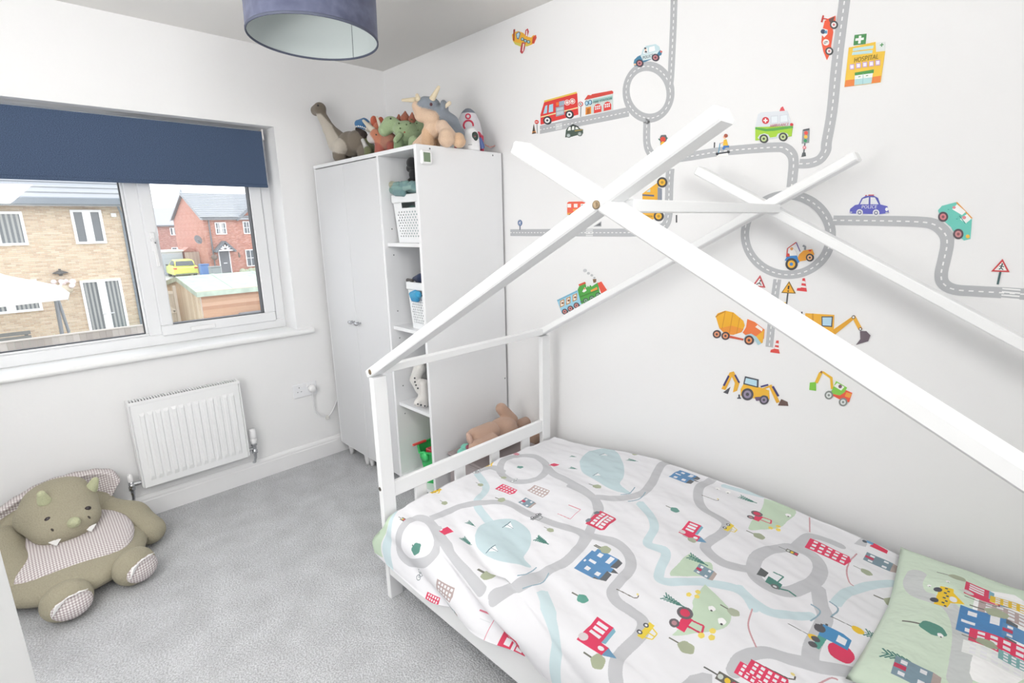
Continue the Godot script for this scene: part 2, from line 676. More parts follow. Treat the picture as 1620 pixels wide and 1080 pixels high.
# ------------------------------------------------------------------ window, blind and sill
func build_window() -> void:
	var upvc := mat("eff0f2", 0.28)
	var z0 := -0.16
	var w := Node3D.new()
	w.name = "window_1"
	w.set_meta("kind", "structure")
	add_child(w, true)
	var L := -2.12
	var R := -0.724
	# outer frame and mullion
	var st := S()
	box(st, Vector3(L, 0.85, -0.23), Vector3(R, 0.905, z0), 0.004)
	box(st, Vector3(L, 1.94, -0.23), Vector3(R, 1.994, z0), 0.004)
	box(st, Vector3(L, 0.905, -0.23), Vector3(L + 0.055, 1.94, z0), 0.004)
	box(st, Vector3(R - 0.055, 0.905, -0.23), Vector3(R, 1.94, z0), 0.004)
	box(st, Vector3(-1.43, 0.905, -0.23), Vector3(-1.372, 1.94, z0), 0.004)
	put("window_frame", done(st), upvc, w)
	# beads round the fixed pane
	st = S()
	box(st, Vector3(L + 0.055, 0.905, -0.2), Vector3(-1.43, 0.917, -0.172), 0.003)
	box(st, Vector3(L + 0.055, 1.925, -0.2), Vector3(-1.43, 1.94, -0.172), 0.003)
	box(st, Vector3(-1.442, 0.917, -0.2), Vector3(-1.43, 1.925, -0.172), 0.003)
	put("glazing_bead", done(st), upvc, w)
	st = S()
	box(st, Vector3(L + 0.055, 0.917, -0.203), Vector3(-1.442, 0.921, -0.18))
	box(st, Vector3(-1.446, 0.921, -0.203), Vector3(-1.442, 1.925, -0.18))
	put("gasket", done(st), mat("3f4247", 0.6), w)
	var glass := StandardMaterial3D.new()
	glass.transparency = BaseMaterial3D.TRANSPARENCY_ALPHA
	glass.albedo_color = Color(1, 1, 1, 0.03)
	glass.roughness = 0.02
	glass.resource_name = "window_glass"
	mats["glass"] = glass
	put("pane", boxmesh(Vector3(L + 0.05, 0.915, -0.207), Vector3(-1.435, 1.93, -0.203)), glass, w)
	# opening sash
	st = S()
	var sl := -1.375
	var sr := -0.782
	box(st, Vector3(sl, 0.897, -0.215), Vector3(sr, 0.952, z0 + 0.014), 0.005)
	box(st, Vector3(sl, 1.88, -0.215), Vector3(sr, 1.945, z0 + 0.014), 0.005)
	box(st, Vector3(sl, 0.952, -0.215), Vector3(-1.319, 1.88, z0 + 0.014), 0.005)
	box(st, Vector3(-0.845, 0.952, -0.215), Vector3(sr, 1.88, z0 + 0.014), 0.005)
	put("sash", done(st), upvc, w)
	st = S()
	box(st, Vector3(-1.319, 0.952, -0.2), Vector3(-0.845, 0.957, -0.155))
	box(st, Vector3(-0.85, 0.957, -0.2), Vector3(-0.845, 1.88, -0.155))
	put("gasket", done(st), mat("55585c", 0.6), w)
	put("pane", boxmesh(Vector3(-1.322, 0.95, -0.199), Vector3(-0.843, 1.89, -0.195)), glass, w)
	# sash handle
	st = S()
	box(st, Vector3(-1.358, 1.34, -0.147), Vector3(-1.336, 1.44, -0.136), 0.004)
	bar(st, Vector3(-1.347, 1.40, -0.128), Vector3(-1.345, 1.265, -0.116), Vector3.RIGHT, 0.017, 0.012, 0.004)
	lathe(st, Transform3D(Basis(Vector3.RIGHT, -PI / 2), Vector3(-1.347, 1.40, -0.137)).rotated_local(Vector3.RIGHT, PI), [Vector2(0, 0), Vector2(0.011, 0), Vector2(0.010, 0.018), Vector2(0, 0.018)], 14)
	var hd := put("handle", done(st), mat("f4f4f5", 0.25), w)
	st = S()
	ball(st, Vector3(-1.343, 1.386, -0.115), Vector3(0.004, 0.004, 0.003), 8)
	put("lock_button", done(st), mat("4a4c50", 0.4), hd)
	st = S()
	box(st, Vector3(-1.245, 0.906, z0 + 0.0), Vector3(-1.12, 0.93, z0 + 0.022), 0.003)
	put("window_restrictor", done(st), mat("f1f1f2", 0.3), w)
	# sill board with rounded nose
	var prof := []
	for i in 9:
		var a := -PI / 2 + PI * i / 8
		prof.append(Vector2(0.020 + 0.016 * cos(a), 0.834 + 0.016 * sin(a)))
	st = S()
	for seg in [[L - 0.11, L, true], [L, R, false], [R, -0.632, true]]:
		var back := 0.0 if seg[2] else -0.31
		var pg := PackedVector2Array([Vector2(back, 0.818)])
		pg.append_array(PackedVector2Array(prof))
		pg.append(Vector2(back, 0.85))
		slab(st, Transform3D(Basis(Vector3(0, 0, 1), Vector3(0, 1, 0), Vector3(-1, 0, 0)), Vector3(seg[1], 0, 0)), pg, seg[1] - seg[0])
	var sill := struct("trim_2", done(st), mat("f4f5f5", 0.3))
	# roller blind
	var b := thing("roller_blind", "navy blue denim-look roller blind drawn a third of the way down the window", "blind")
	var denim := StandardMaterial3D.new()
	denim.albedo_color = Color(0.37, 0.45, 0.58)
	denim.roughness = 0.95
	denim.albedo_texture = noise_tex(512, 0.12, 21, Color(0.55, 0.55, 0.55), Color(1, 1, 1), 3)
	denim.uv1_triplanar = true
	denim.uv1_scale = Vector3(3.2, 5.2, 3.2)
	st = S()
	box(st, Vector3(-2.1, 1.684, -0.0605), Vector3(-0.772, 1.972, -0.059))
	box(st, Vector3(-2.1, 1.672, -0.064), Vector3(-0.770, 1.690, -0.056), 0.003)
	put("fabric", done(st), denim, b)
	st = S()
	tube(st, [Vector3(-2.1, 1.955, -0.085), Vector3(-0.772, 1.955, -0.085)], 0.02, 16)
	put("roller", done(st), denim, b)
	for x in [-2.112, -0.77]:
		put("bracket", boxmesh(Vector3(x, 1.93, -0.115), Vector3(x + 0.008, 1.985, -0.055), 0.002), mat("e9e4e2", 0.4), b)
	st = S()
	for dx in [-0.004, 0.004]:
		tube(st, [Vector3(-0.757 + dx, 1.955, -0.085), Vector3(-0.757 + dx, 1.93, -0.085)], 0.002, 6)
	put("pull_chain", done(st), mat("e9e4e2", 0.4), b)


# ------------------------------------------------------------------ house-shaped bed
func build_bed() -> void:
	var paint := mat("f6f7f8", 0.42)
	var b := thing("house_bed", "white house-shaped child bed with crossed roof beams against the sticker wall", "bed")
	var fx := -1.055       # outer face of the front gable
	var bx := -0.09        # outer face of the back gable
	var th := 0.056        # beam width across the bed
	var z0 := 1.436
	var z1 := 3.414
	var zm := 2.425
	var slope := 0.5559
	for x in [fx, bx - th]:
		for z in [z0, z1 - 0.026]:
			var xm: float = x
			var lo := Vector3(xm, 0, z)
			put("post", boxmesh(lo, lo + Vector3(th, 0.912, 0.026), 0.002), paint, b)
	# roof beams: bottom edge through the post tops, crossing at the ridge and running past it
	var dir := Vector3(0, slope, 1).normalized()
	var nrm := Vector3(0, dir.z, -dir.y)
	for gi in 2:
		var x: float = [fx, bx - th][gi] + th / 2
		for s in [1.0, -1.0]:
			var d := Vector3(0, dir.y, dir.z * s)
			var n := Vector3(0, nrm.y, nrm.z * s)
			var foot := Vector3(x - 0.0008 * s, 0.912, z0 if s > 0 else z1)
			var a := foot + n * 0.015 - d * 0.012
			var top := foot + n * 0.015 + d * 1.415
			var st := S()
			bar(st, a, top, Vector3.RIGHT, th, 0.030, 0.004)
			put("roof_beam", done(st), paint, b)
	put("ridge_beam", boxmesh(Vector3(fx + th, 1.458, zm - 0.002), Vector3(bx - th, 1.484, zm + 0.052), 0.002), paint, b)
	for z in [z0, z1 - 0.028]:
		put("eave_beam", boxmesh(Vector3(fx + th, 0.922, z + 0.0), Vector3(bx - th, 0.950, z + 0.03), 0.002), paint, b)
	# end frames
	for z in [z0, z1 - 0.022]:
		put("end_rail", boxmesh(Vector3(fx + th, 0.425, z + 0.002), Vector3(bx - th, 0.486, z + 0.022), 0.002), paint, b)
		put("end_rail", boxmesh(Vector3(fx + th, 0.11, z + 0.002), Vector3(bx - th, 0.235, z + 0.022), 0.002), paint, b)
		for i in 4:
			var x := -0.903 + i * 0.205
			put("end_slat", boxmesh(Vector3(x, 0.235, z + 0.004), Vector3(x + 0.055, 0.425, z + 0.018), 0.002), paint, b)
	# side boards and slatted base
	put("side_board", boxmesh(Vector3(fx + 0.003, 0.11, z0 + 0.026), Vector3(fx + 0.025, 0.235, z1 - 0.026), 0.002), paint, b)
	put("side_board", boxmesh(Vector3(bx - 0.025, 0.11, z0 + 0.026), Vector3(bx - 0.003, 0.235, z1 - 0.026), 0.002), paint, b)
	for i in 13:
		var z := z0 + 0.08 + i * 0.143
		put("base_slat", boxmesh(Vector3(fx + 0.025, 0.14, z), Vector3(bx - 0.025, 0.158, z + 0.07), 0.002), paint, b)
	# bolts
	var brass := mat("8d7b62", 0.35, 0.7)
	var st := S()
	for p in [Vector3(fx - 0.001, 1.474, 2.425)]:
		lathe(st, Transform3D(Basis(Vector3.FORWARD, -PI / 2), p).rotated_local(Vector3.RIGHT, 0.0), [Vector2(0.009, 0), Vector2(0.009, 0.0015), Vector2(0.0075, 0.0025), Vector2(0.005, 0.0018), Vector2(0, 0.0016)], 18)
	put("bolt", done(st), brass, b)
	st = S()
	lathe(st, Transform3D(Basis(Vector3.FORWARD, -PI / 2), Vector3(fx - 0.0005, 0.935, z0 + 0.012)), [Vector2(0.010, 0), Vector2(0.010, 0.0015), Vector2(0.006, 0.002), Vector2(0, 0.0012)], 16)
	put("bolt", done(st), brass, b)
	st = S()
	lathe(st, Transform3D(Basis(Vector3.FORWARD, -PI / 2), Vector3(fx - 0.0005, 0.475, z0 + 0.012)), [Vector2(0.008, 0), Vector2(0.008, 0.0015), Vector2(0.004, 0.002), Vector2(0, 0.0012)], 16)
	put("bolt", done(st), mat("6b6660", 0.35, 0.7), b)


# ------------------------------------------------------------------ wardrobe
func build_wardrobe() -> void:
	var w := thing("wardrobe", "tall white two-door wardrobe with an open shelf bay at its end", "wardrobe")
	var m := mat("eeeff1", 0.45)
	var f := -0.539
	var bk := -0.015
	var zl := 0.037
	var zr := 1.073
	var t := 0.018
	var y0 := 0.078
	var y1 := 1.795
	put("top_panel", boxmesh(Vector3(f, y1 - t, zl), Vector3(bk, y1, zr - t), 0.001), m, w)
	put("side_panel", boxmesh(Vector3(f + 0.002, y0, zl), Vector3(bk, y1 - t, zl + t), 0.001), m, w)
	var sp := put("side_panel", boxmesh(Vector3(f, y0, zr - t), Vector3(bk, y1 + 0.001, zr), 0.001), m, w)
	put("divider", boxmesh(Vector3(f, y0, 0.735), Vector3(bk, y1 - t, 0.753), 0.001), m, w)
	put("bottom_panel", boxmesh(Vector3(f, y0, zl + t), Vector3(bk, y0 + t, 0.735), 0.001), m, w)
	put("shelf", boxmesh(Vector3(f, y0, 0.753), Vector3(bk - 0.01, y0 + t, zr - t), 0.001), m, w)
	put("back_panel", boxmesh(Vector3(bk - 0.006, y0 + t, zl + t), Vector3(bk - 0.001, y1 - t, zr - t)), mat("e4e6e8", 0.6), w)
	for y in [1.362, 0.935, 0.515]:
		put("shelf", boxmesh(Vector3(f + 0.018, y - t, 0.754), Vector3(bk - 0.01, y, zr - t - 0.001), 0.001), m, w)
	for k in 2:
		var a: float = [zl + t + 0.002, 0.3955][k]
		var b: float = [0.3935, 0.733][k]
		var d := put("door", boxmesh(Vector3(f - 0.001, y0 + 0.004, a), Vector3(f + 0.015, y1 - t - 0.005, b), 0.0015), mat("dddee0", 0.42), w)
		var st := S()
		var hz: float = [0.36, 0.43][k]
		for dz in [-0.013, 0.013]:
			tube(st, [Vector3(f, 0.915, hz + dz), Vector3(f - 0.022, 0.912, hz + dz * 0.8)], 0.005, 8)
		ball(st, Vector3(f - 0.025, 0.912, hz), Vector3(0.008, 0.011, 0.023), 12)
		put("handle", done(st), mat("b9babd", 0.22, 0.9), d)
	# pegs of the adjustable shelves, cam covers, feet
	for y in [1.43, 1.30, 1.01, 0.865, 0.60, 0.44]:
		for x in [f + 0.05, f + 0.42]:
			var st2 := S()
			ball(st2, Vector3(x, y, 0.7535), Vector3(0.004, 0.004, 0.002), 8)
			put("shelf_peg_hole", done(st2), mat("8b8d90", 0.5), w)
	for p in [Vector3(-0.463, 1.781, zr), Vector3(-0.075, 1.781, zr), Vector3(-0.028, 0.60, zr)]:
		var st2 := S()
		ball(st2, p, Vector3(0.0045, 0.0045, 0.0012), 10)
		put("cam_cover", done(st2), mat("7d7f83", 0.5), w)
	for p in [Vector3(f + 0.04, 0, 0.1), Vector3(f + 0.03, 0, 0.32), Vector3(f + 0.04, 0, 0.36), Vector3(f + 0.04, 0, 0.7), Vector3(f + 0.04, 0, 1.03), Vector3(bk - 0.05, 0, 0.1), Vector3(bk - 0.05, 0, 0.7), Vector3(bk - 0.05, 0, 1.03)]:
		var st3 := S()
		lathe(st3, Transform3D(Basis.IDENTITY, p), [Vector2(0, 0), Vector2(0.012, 0), Vector2(0.014, 0.02), Vector2(0.022, 0.078), Vector2(0, 0.078)], 12)
		put("foot", done(st3), mat("e9e9ea", 0.4), w)
	# small digital thermometer stuck on the side panel
	var g := thing("thermometer", "small white square thermometer with green screen stuck on the wardrobe side", "thermometer")
	put("case", boxmesh(Vector3(-0.523, 1.71, zr + 0.001), Vector3(-0.462, 1.772, zr + 0.016), 0.006), mat("f4f5f5", 0.35), g)
	put("screen", boxmesh(Vector3(-0.511, 1.721, zr + 0.0155), Vector3(-0.474, 1.761, zr + 0.0168), 0.001), mat("7b8f74", 0.25), g)


# ------------------------------------------------------------------ radiator, socket, lamp
func build_fittings() -> void:
	var r := thing("radiator", "white ribbed panel radiator below the window", "radiator")
	var wm := mat("f3f4f5", 0.3)
	var x0 := -1.608
	var x1 := -1.108
	var y0 := 0.186
	var y1 := 0.638
	var st := S()
	box(st, Vector3(x0 + 0.006, y0 + 0.01, 0.03), Vector3(x1 - 0.006, y1 - 0.012, 0.086), 0.002)
	# front sheet with a pressed field of flutes
	box(st, Vector3(x0 + 0.004, y0, 0.084), Vector3(x1 - 0.004, y1 - 0.006, 0.097), 0.006)
	put("panel", done(st), wm, r)
	var n := 13
	var pitch := (x1 - x0 - 0.06) / n
	for i in n:
		st = S()
		var cx := x0 + 0.03 + pitch * (i + 0.5)
		var hw := pitch * 0.36
		var a := [Vector3(cx - hw, y0 + 0.035, 0.0965), Vector3(cx + hw, y0 + 0.035, 0.0965), Vector3(cx + hw, y1 - 0.06, 0.0965), Vector3(cx - hw, y1 - 0.06, 0.0965)]
		var b := [Vector3(cx - hw * 0.55, y0 + 0.06, 0.1045), Vector3(cx + hw * 0.55, y0 + 0.06, 0.1045), Vector3(cx + hw * 0.55, y1 - 0.075, 0.1045), Vector3(cx - hw * 0.55, y1 - 0.075, 0.1045)]
		quad(st, b[0], b[1], b[2], b[3])
		for k in 4:
			quad(st, a[k], a[(k + 1) % 4], b[(k + 1) % 4], b[k])
		put("flute", done(st), wm, r)
	st = S()
	box(st, Vector3(x0, y1 - 0.016, 0.028), Vector3(x1, y1, 0.034), 0.001)
	box(st, Vector3(x0, y1 - 0.016, 0.090), Vector3(x1, y1, 0.1), 0.002)
	for i in 41:
		var x := x0 + 0.002 + i * (x1 - x0 - 0.01) / 40
		box(st, Vector3(x, y1 - 0.004, 0.034), Vector3(x + 0.006, y1 - 0.0005, 0.090))
	put("top_grille", done(st), wm, r)
	put("grille_well", boxmesh(Vector3(x0 + 0.01, y1 - 0.0118, 0.034), Vector3(x1 - 0.01, y1 - 0.011, 0.090)), mat("6f7276", 0.8), r)
	st = S()
	put("side_cover", boxmesh(Vector3(x0 - 0.002, y0 + 0.01, 0.028), Vector3(x0 + 0.004, y1, 0.1), 0.002), wm, r)
	put("side_cover", boxmesh(Vector3(x1 - 0.004, y0 + 0.01, 0.028), Vector3(x1 + 0.002, y1, 0.1), 0.002), wm, r)
	var chrome := mat("c4c6c9", 0.18, 0.95)
	# lockshield valve
	st = S()
	var vy := 0.215
	tube(st, [Vector3(x0, vy, 0.06), Vector3(x0 - 0.032, vy, 0.06)], 0.011, 12)
	lathe(st, Transform3D(Basis.IDENTITY, Vector3(x0 - 0.042, vy - 0.05, 0.06)), [Vector2(0.009, 0), Vector2(0.009, 0.02), Vector2(0.014, 0.022), Vector2(0.014, 0.04), Vector2(0.011, 0.042), Vector2(0.011, 0.07), Vector2(0, 0.07)], 12)
	lathe(st, Transform3D(Basis(Vector3.RIGHT, PI / 2), Vector3(x0 - 0.042, vy, 0.05)), [Vector2(0.012, 0), Vector2(0.012, 0.03), Vector2(0.006, 0.034), Vector2(0, 0.034)], 10)
	tube(st, [Vector3(x0 - 0.042, vy - 0.045, 0.06), Vector3(x0 - 0.042, vy - 0.06, 0.06), Vector3(x0 - 0.042, 0.118, 0.03), Vector3(x0 - 0.042, 0.11, 0.01)], 0.0075, 8)
	var lv := put("valve", done(st), chrome, r)
	st = S()
	lathe(st, Transform3D(Basis.IDENTITY, Vector3(x0 - 0.042, vy + 0.018, 0.06)), [Vector2(0.011, 0), Vector2(0.012, 0.004), Vector2(0.010, 0.035), Vector2(0.006, 0.038), Vector2(0, 0.038)], 14)
	put("valve_cap", done(st), mat("f1f1f2", 0.35), lv)
	# thermostatic valve
	st = S()
	tube(st, [Vector3(x1, vy, 0.06), Vector3(x1 + 0.03, vy, 0.06)], 0.011, 12)
	lathe(st, Transform3D(Basis.IDENTITY, Vector3(x1 + 0.04, vy - 0.045, 0.06)), [Vector2(0.009, 0), Vector2(0.009, 0.015), Vector2(0.015, 0.018), Vector2(0.015, 0.034), Vector2(0.012, 0.036), Vector2(0.012, 0.062), Vector2(0.016, 0.064), Vector2(0.016, 0.08), Vector2(0, 0.08)], 12)
	tube(st, [Vector3(x1 + 0.04, vy - 0.04, 0.06), Vector3(x1 + 0.04, vy - 0.055, 0.06), Vector3(x1 + 0.04, 0.12, 0.03), Vector3(x1 + 0.04, 0.112, 0.01)], 0.0075, 8)
	var tv := put("valve", done(st), chrome, r)
	st = S()
	lathe(st, Transform3D(Basis.IDENTITY, Vector3(x1 + 0.04, vy + 0.032, 0.06)), [Vector2(0.0, 0.0), Vector2(0.018, 0.0), Vector2(0.019, 0.025), Vector2(0.0165, 0.028), Vector2(0.0175, 0.032), Vector2(0.0195, 0.036), Vector2(0.0195, 0.078), Vector2(0.016, 0.086), Vector2(0, 0.088)], 18)
	put("thermostat_head", done(st), mat("f4f4f5", 0.35), tv)
	st = S()
	lathe(st, Transform3D(Basis(Vector3.FORWARD, PI / 2), Vector3(x0, y1 - 0.035, 0.06)), [Vector2(0.009, -0.002), Vector2(0.009, 0.01), Vector2(0.005, 0.014), Vector2(0, 0.014)], 8)
	put("bleed_plug", done(st), chrome, r)

	# double socket
	var s := thing("wall_socket", "white double wall socket beside the wardrobe", "socket")
	put("plate", boxmesh(Vector3(-0.793, 0.428, 0.0), Vector3(-0.648, 0.514, 0.010), 0.003), mat("f0f1f4", 0.3), s)
	for p in [Vector3(-0.757, 0.492, 0.0098), Vector3(-0.684, 0.492, 0.0098)]:
		for q in [Vector3(0, 0, 0), Vector3(-0.011, -0.027, 0), Vector3(0.011, -0.027, 0)]:
			var c: Vector3 = p + q
			var sz := Vector3(0.002, 0.004, 0.0006) if q == Vector3.ZERO else Vector3(0.0032, 0.0018, 0.0006)
			put("pin_slot", boxmesh(c - sz, c + sz), mat("5a5c66", 0.6), s)
	for p in [Vector3(-0.735, 0.497, 0.010), Vector3(-0.708, 0.497, 0.010)]:
		put("switch", boxmesh(p - Vector3(0.006, 0.010, 0), p + Vector3(0.006, 0.010, 0.004), 0.0015), mat("f4f4f6", 0.3), s)
	var pl := thing("plug", "white mains plug in the double socket with its flex looping behind the wardrobe", "plug")
	st = S()
	lathe(st, Transform3D(Basis(Vector3.RIGHT, PI / 2), Vector3(-0.683, 0.473, 0.0106)), [Vector2(0.0, 0), Vector2(0.022, 0), Vector2(0.023, 0.006), Vector2(0.0215, 0.026), Vector2(0.017, 0.031), Vector2(0, 0.032)], 20)
	put("plug_body", done(st), mat("f3f3f4", 0.35), pl)
	st = S()
	var path := curve([Vector3(-0.683, 0.455, 0.028), Vector3(-0.683, 0.42, 0.022), Vector3(-0.676, 0.33, 0.014), Vector3(-0.645, 0.278, 0.012), Vector3(-0.598, 0.263, 0.012), Vector3(-0.566, 0.285, 0.012), Vector3(-0.535, 0.335, 0.012), Vector3(-0.50, 0.40, 0.012)], 6)
	tube(st, path, 0.0038, 8)
	put("flex", done(st), mat("eeeef0", 0.4), pl)
	st = S()
	box(st, Vector3(-0.612, 0.243, 0.004), Vector3(-0.59, 0.268, 0.020), 0.003)
	put("flex_clip", done(st), mat("e8e6e2", 0.4), pl)

	# drum lamp shade hanging from the ceiling
	var lp := thing("pendant_lamp", "navy velvet drum lampshade with a pale lining hanging from the ceiling", "lamp", Vector3(-1.085, 2.035, 1.325))
	lp.rotation = Vector3(-0.002, 0, -0.029)
	var vel := StandardMaterial3D.new()
	vel.albedo_color = Color(0.37, 0.39, 0.48)
	vel.roughness = 0.9
	vel.albedo_texture = noise_tex(256, 0.02, 31, Color(0.72, 0.72, 0.76), Color(1, 1, 1), 4)
	vel.uv1_triplanar = true
	vel.uv1_scale = Vector3.ONE * 4.0
	vel.rim_enabled = true
	vel.rim = 0.8
	vel.rim_tint = 0.5
	st = S()
	var R := 0.2
	lathe(st, Transform3D.IDENTITY, [Vector2(R, 0.0), Vector2(R, 0.25)], 64)
	put("shade", done(st), vel, lp)
	st = S()
	lathe(st, Transform3D.IDENTITY, [Vector2(R - 0.002, 0.25), Vector2(R - 0.002, 0.0)], 64)
	put("lining", done(st), mat("bcc4c4", 0.6), lp)
	st = S()
	lathe(st, Transform3D.IDENTITY, [Vector2(R - 0.0035, 0.004), Vector2(R - 0.0035, 0.0), Vector2(R - 0.002, -0.0018), Vector2(R + 0.0005, -0.0018), Vector2(R + 0.0015, 0.0), Vector2(R + 0.0015, 0.006), Vector2(R, 0.0065)], 64)
	lathe(st, Transform3D.IDENTITY, [Vector2(R - 0.0035, 0.25), Vector2(R + 0.0015, 0.25), Vector2(R + 0.0015, 0.244)], 64)
	put("rim_band", done(st), mat("4a4f60", 0.7), lp)
	st = S()
	var sa := 0.42
	bbox(st, Transform3D(Basis(Vector3.UP, sa), Vector3(cos(sa), 0, -sin(sa)) * (R - 0.0028) + Vector3(0, 0.125, 0)), Vector3(0.0008, 0.245, 0.0016))
	put("lining_seam", done(st), mat("5d6568", 0.7), lp)
	st = S()
	for k in 3:
		var a := TAU * k / 3 + 0.3
		tube(st, [Vector3(cos(a) * 0.02, 0.2, sin(a) * 0.02), Vector3(cos(a) * (R - 0.004), 0.246, sin(a) * (R - 0.004))], 0.0025, 6)
	lathe(st, Transform3D(Basis.IDENTITY, Vector3(0, 0.13, 0)), [Vector2(0, 0), Vector2(0.018, 0), Vector2(0.019, 0.06), Vector2(0.022, 0.062), Vector2(0.022, 0.075), Vector2(0.012, 0.085), Vector2(0, 0.09)], 16)
	tube(st, [Vector3(0, 0.2, 0), Vector3(0.01, 0.33, 0)], 0.004, 8)
	lathe(st, Transform3D(Basis.IDENTITY, Vector3(0.011, 0.335, 0)), [Vector2(0.01, 0.0), Vector2(0.045, 0.02), Vector2(0.05, 0.03)], 20)
	put("lampholder", done(st), mat("eeeeee", 0.4), lp)


# ------------------------------------------------------------------ the view outside
func brick_mat(name_: String, tones: Array, mortar: Color, seed_: int) -> StandardMaterial3D:
	var rng := RandomNumberGenerator.new()
	rng.seed = seed_
	var im := Image.create(512, 512, false, Image.FORMAT_RGB8)
	var bump := Image.create(512, 512, false, Image.FORMAT_L8)
	im.fill(mortar)
	bump.fill(Color(0, 0, 0))
	for row in 24:
		var y0 := int(row * 512.0 / 24)
		var y1 := int((row + 1) * 512.0 / 24)
		for k in 9:
			var x0 := int((k - (0.5 if row % 2 else 0.0)) * 64)
			var c: Color = tones[rng.randi() % tones.size()]
			c = c.lightened(rng.randf() * 0.06) if rng.randf() < 0.5 else c.darkened(rng.randf() * 0.05)
			var r := Rect2i(x0 + 2, y0 + 2, 61, y1 - y0 - 3).intersection(Rect2i(0, 0, 512, 512))
			im.fill_rect(r, c)
			bump.fill_rect(r, Color(1, 1, 1))
	var m := StandardMaterial3D.new()
	m.resource_name = name_
	m.albedo_texture = ImageTexture.create_from_image(im)
	m.heightmap_enabled = true
	m.heightmap_texture = ImageTexture.create_from_image(bump)
	m.heightmap_scale = 1.0
	m.roughness = 0.9
	m.uv1_triplanar = true
	m.uv1_world_triplanar = true
	m.uv1_triplanar_sharpness = 8.0
	m.uv1_scale = Vector3.ONE / 1.45
	return m


func house_window(parent: Node, x0: float, x1: float, y0: float, y1: float, z: float, lights: int, bars := 0, called := "window", blinds := false) -> void:
	var white := mat("f7f7f7", 0.4)
	var dark := mat("6f7478", 0.12)
	var st := S()
	var f := 0.075
	box(st, Vector3(x0, y0, z), Vector3(x1, y0 + f, z + 0.07))
	box(st, Vector3(x0, y1 - f, z), Vector3(x1, y1, z + 0.07))
	for i in lights + 1:
		var x := lerpf(x0, x1 - f, float(i) / lights)
		var extra := 0.07 if i > 0 and i < lights else 0.0
		box(st, Vector3(x - extra, y0, z), Vector3(x + f + extra, y1, z + 0.071))
	for i in lights:
		var a := lerpf(x0, x1 - f, float(i) / lights) + f
		var b := lerpf(x0, x1 - f, float(i + 1) / lights)
		for k in bars:
			var y := lerpf(y0, y1, (k + 1.0) / (bars + 1))
			box(st, Vector3(a, y - 0.02, z), Vector3(b, y + 0.02, z + 0.065))
		if bars:
			box(st, Vector3((a + b) / 2 - 0.02, y0, z), Vector3((a + b) / 2 + 0.02, y1, z + 0.065))
	var w := put(called, done(st), white, parent)
	for i in lights:
		var a := lerpf(x0, x1 - f, float(i) / lights) + f
		var b := lerpf(x0, x1 - f, float(i + 1) / lights)
		put("pane", boxmesh(Vector3(a, y0 + f, z + 0.01), Vector3(b, y1 - f, z + 0.02)), dark, w)
		if blinds:
			var sb := S()
			var n := int((b - a) / 0.1)
			for k in n:
				var x := lerpf(a, b, (k + 0.5) / n)
				box(sb, Vector3(x - 0.028, y0 + f, z + 0.021), Vector3(x + 0.028, y1 - f, z + 0.024))
			put("vertical_blind", done(sb), mat("a9aba8", 0.8), w).set_meta("kind", "stuff")


func gable_prism(x0: float, x1: float, y0: float, y1: float, z0: float, z1: float, zr: float) -> ArrayMesh:
	# roof of ridge along x: eaves z0 (front) and z1 (back) at y0, ridge zr at y1
	var st := S()
	var t := 0.18
	quad(st, Vector3(x0, y0, z0), Vector3(x1, y0, z0), Vector3(x1, y1, zr), Vector3(x0, y1, zr))
	quad(st, Vector3(x1, y0, z1), Vector3(x0, y0, z1), Vector3(x0, y1, zr), Vector3(x1, y1, zr))
	quad(st, Vector3(x0, y0 - t, z0), Vector3(x1, y0 - t, z0), Vector3(x1, y0, z0), Vector3(x0, y0, z0))
	for x: float in [x0, x1]:
		var a := Vector3(x, y0, z0)
		var b := Vector3(x, y0, z1)
		var r := Vector3(x, y1, zr)
		var dn := Vector3(0, -t, 0)
		if x == x0:
			quad(st, a + dn, a, r, r + dn)
			quad(st, r + dn, r, b, b + dn)
		else:
			quad(st, a, a + dn, r + dn, r)
			quad(st, r, r + dn, b + dn, b)
	return done(st)


func gable_walls(x0: float, x1: float, yb: float, ye: float, yr: float, z0: float, z1: float, zr: float) -> ArrayMesh:
	var st := S()
	quad(st, Vector3(x0, yb, z0), Vector3(x1, yb, z0), Vector3(x1, ye, z0), Vector3(x0, ye, z0))
	quad(st, Vector3(x1, yb, z1), Vector3(x0, yb, z1), Vector3(x0, ye, z1), Vector3(x1, ye, z1))
	quad(st, Vector3(x0, yb, z1), Vector3(x0, yb, z0), Vector3(x0, ye, z0), Vector3(x0, ye, z1))
	tri(st, Vector3(x0, ye, z0), Vector3(x0, yr, zr), Vector3(x0, ye, z1))
	quad(st, Vector3(x1, yb, z0), Vector3(x1, yb, z1), Vector3(x1, ye, z1), Vector3(x1, ye, z0))
	tri(st, Vector3(x1, ye, z0), Vector3(x1, ye, z1), Vector3(x1, yr, zr))
	return done(st)


# rows of roof tiles, each course a part of its own
func tile_courses(parent: Node, x0: float, x1: float, y0: float, y1: float, z0: float, zr: float, n: int, m: Material) -> void:
	for i in n:
		var a := Vector3(0, lerpf(y0, y1, float(i) / n), lerpf(z0, zr, float(i) / n))
		var b := Vector3(0, lerpf(y0, y1, (i + 1.08) / n), lerpf(z0, zr, (i + 1.08) / n))
		var nrm := Vector3.RIGHT.cross(b - a).normalized() * -1.0
		if nrm.y < 0:
			nrm = -nrm
		var st := S()
		bar(st, a + nrm * 0.06 + Vector3((x0 + x1) / 2, 0, 0), b + nrm * 0.015 + Vector3((x0 + x1) / 2, 0, 0), Vector3.RIGHT, x1 - x0, 0.05, 0.0)
		put("tile_course", done(st), m, parent)


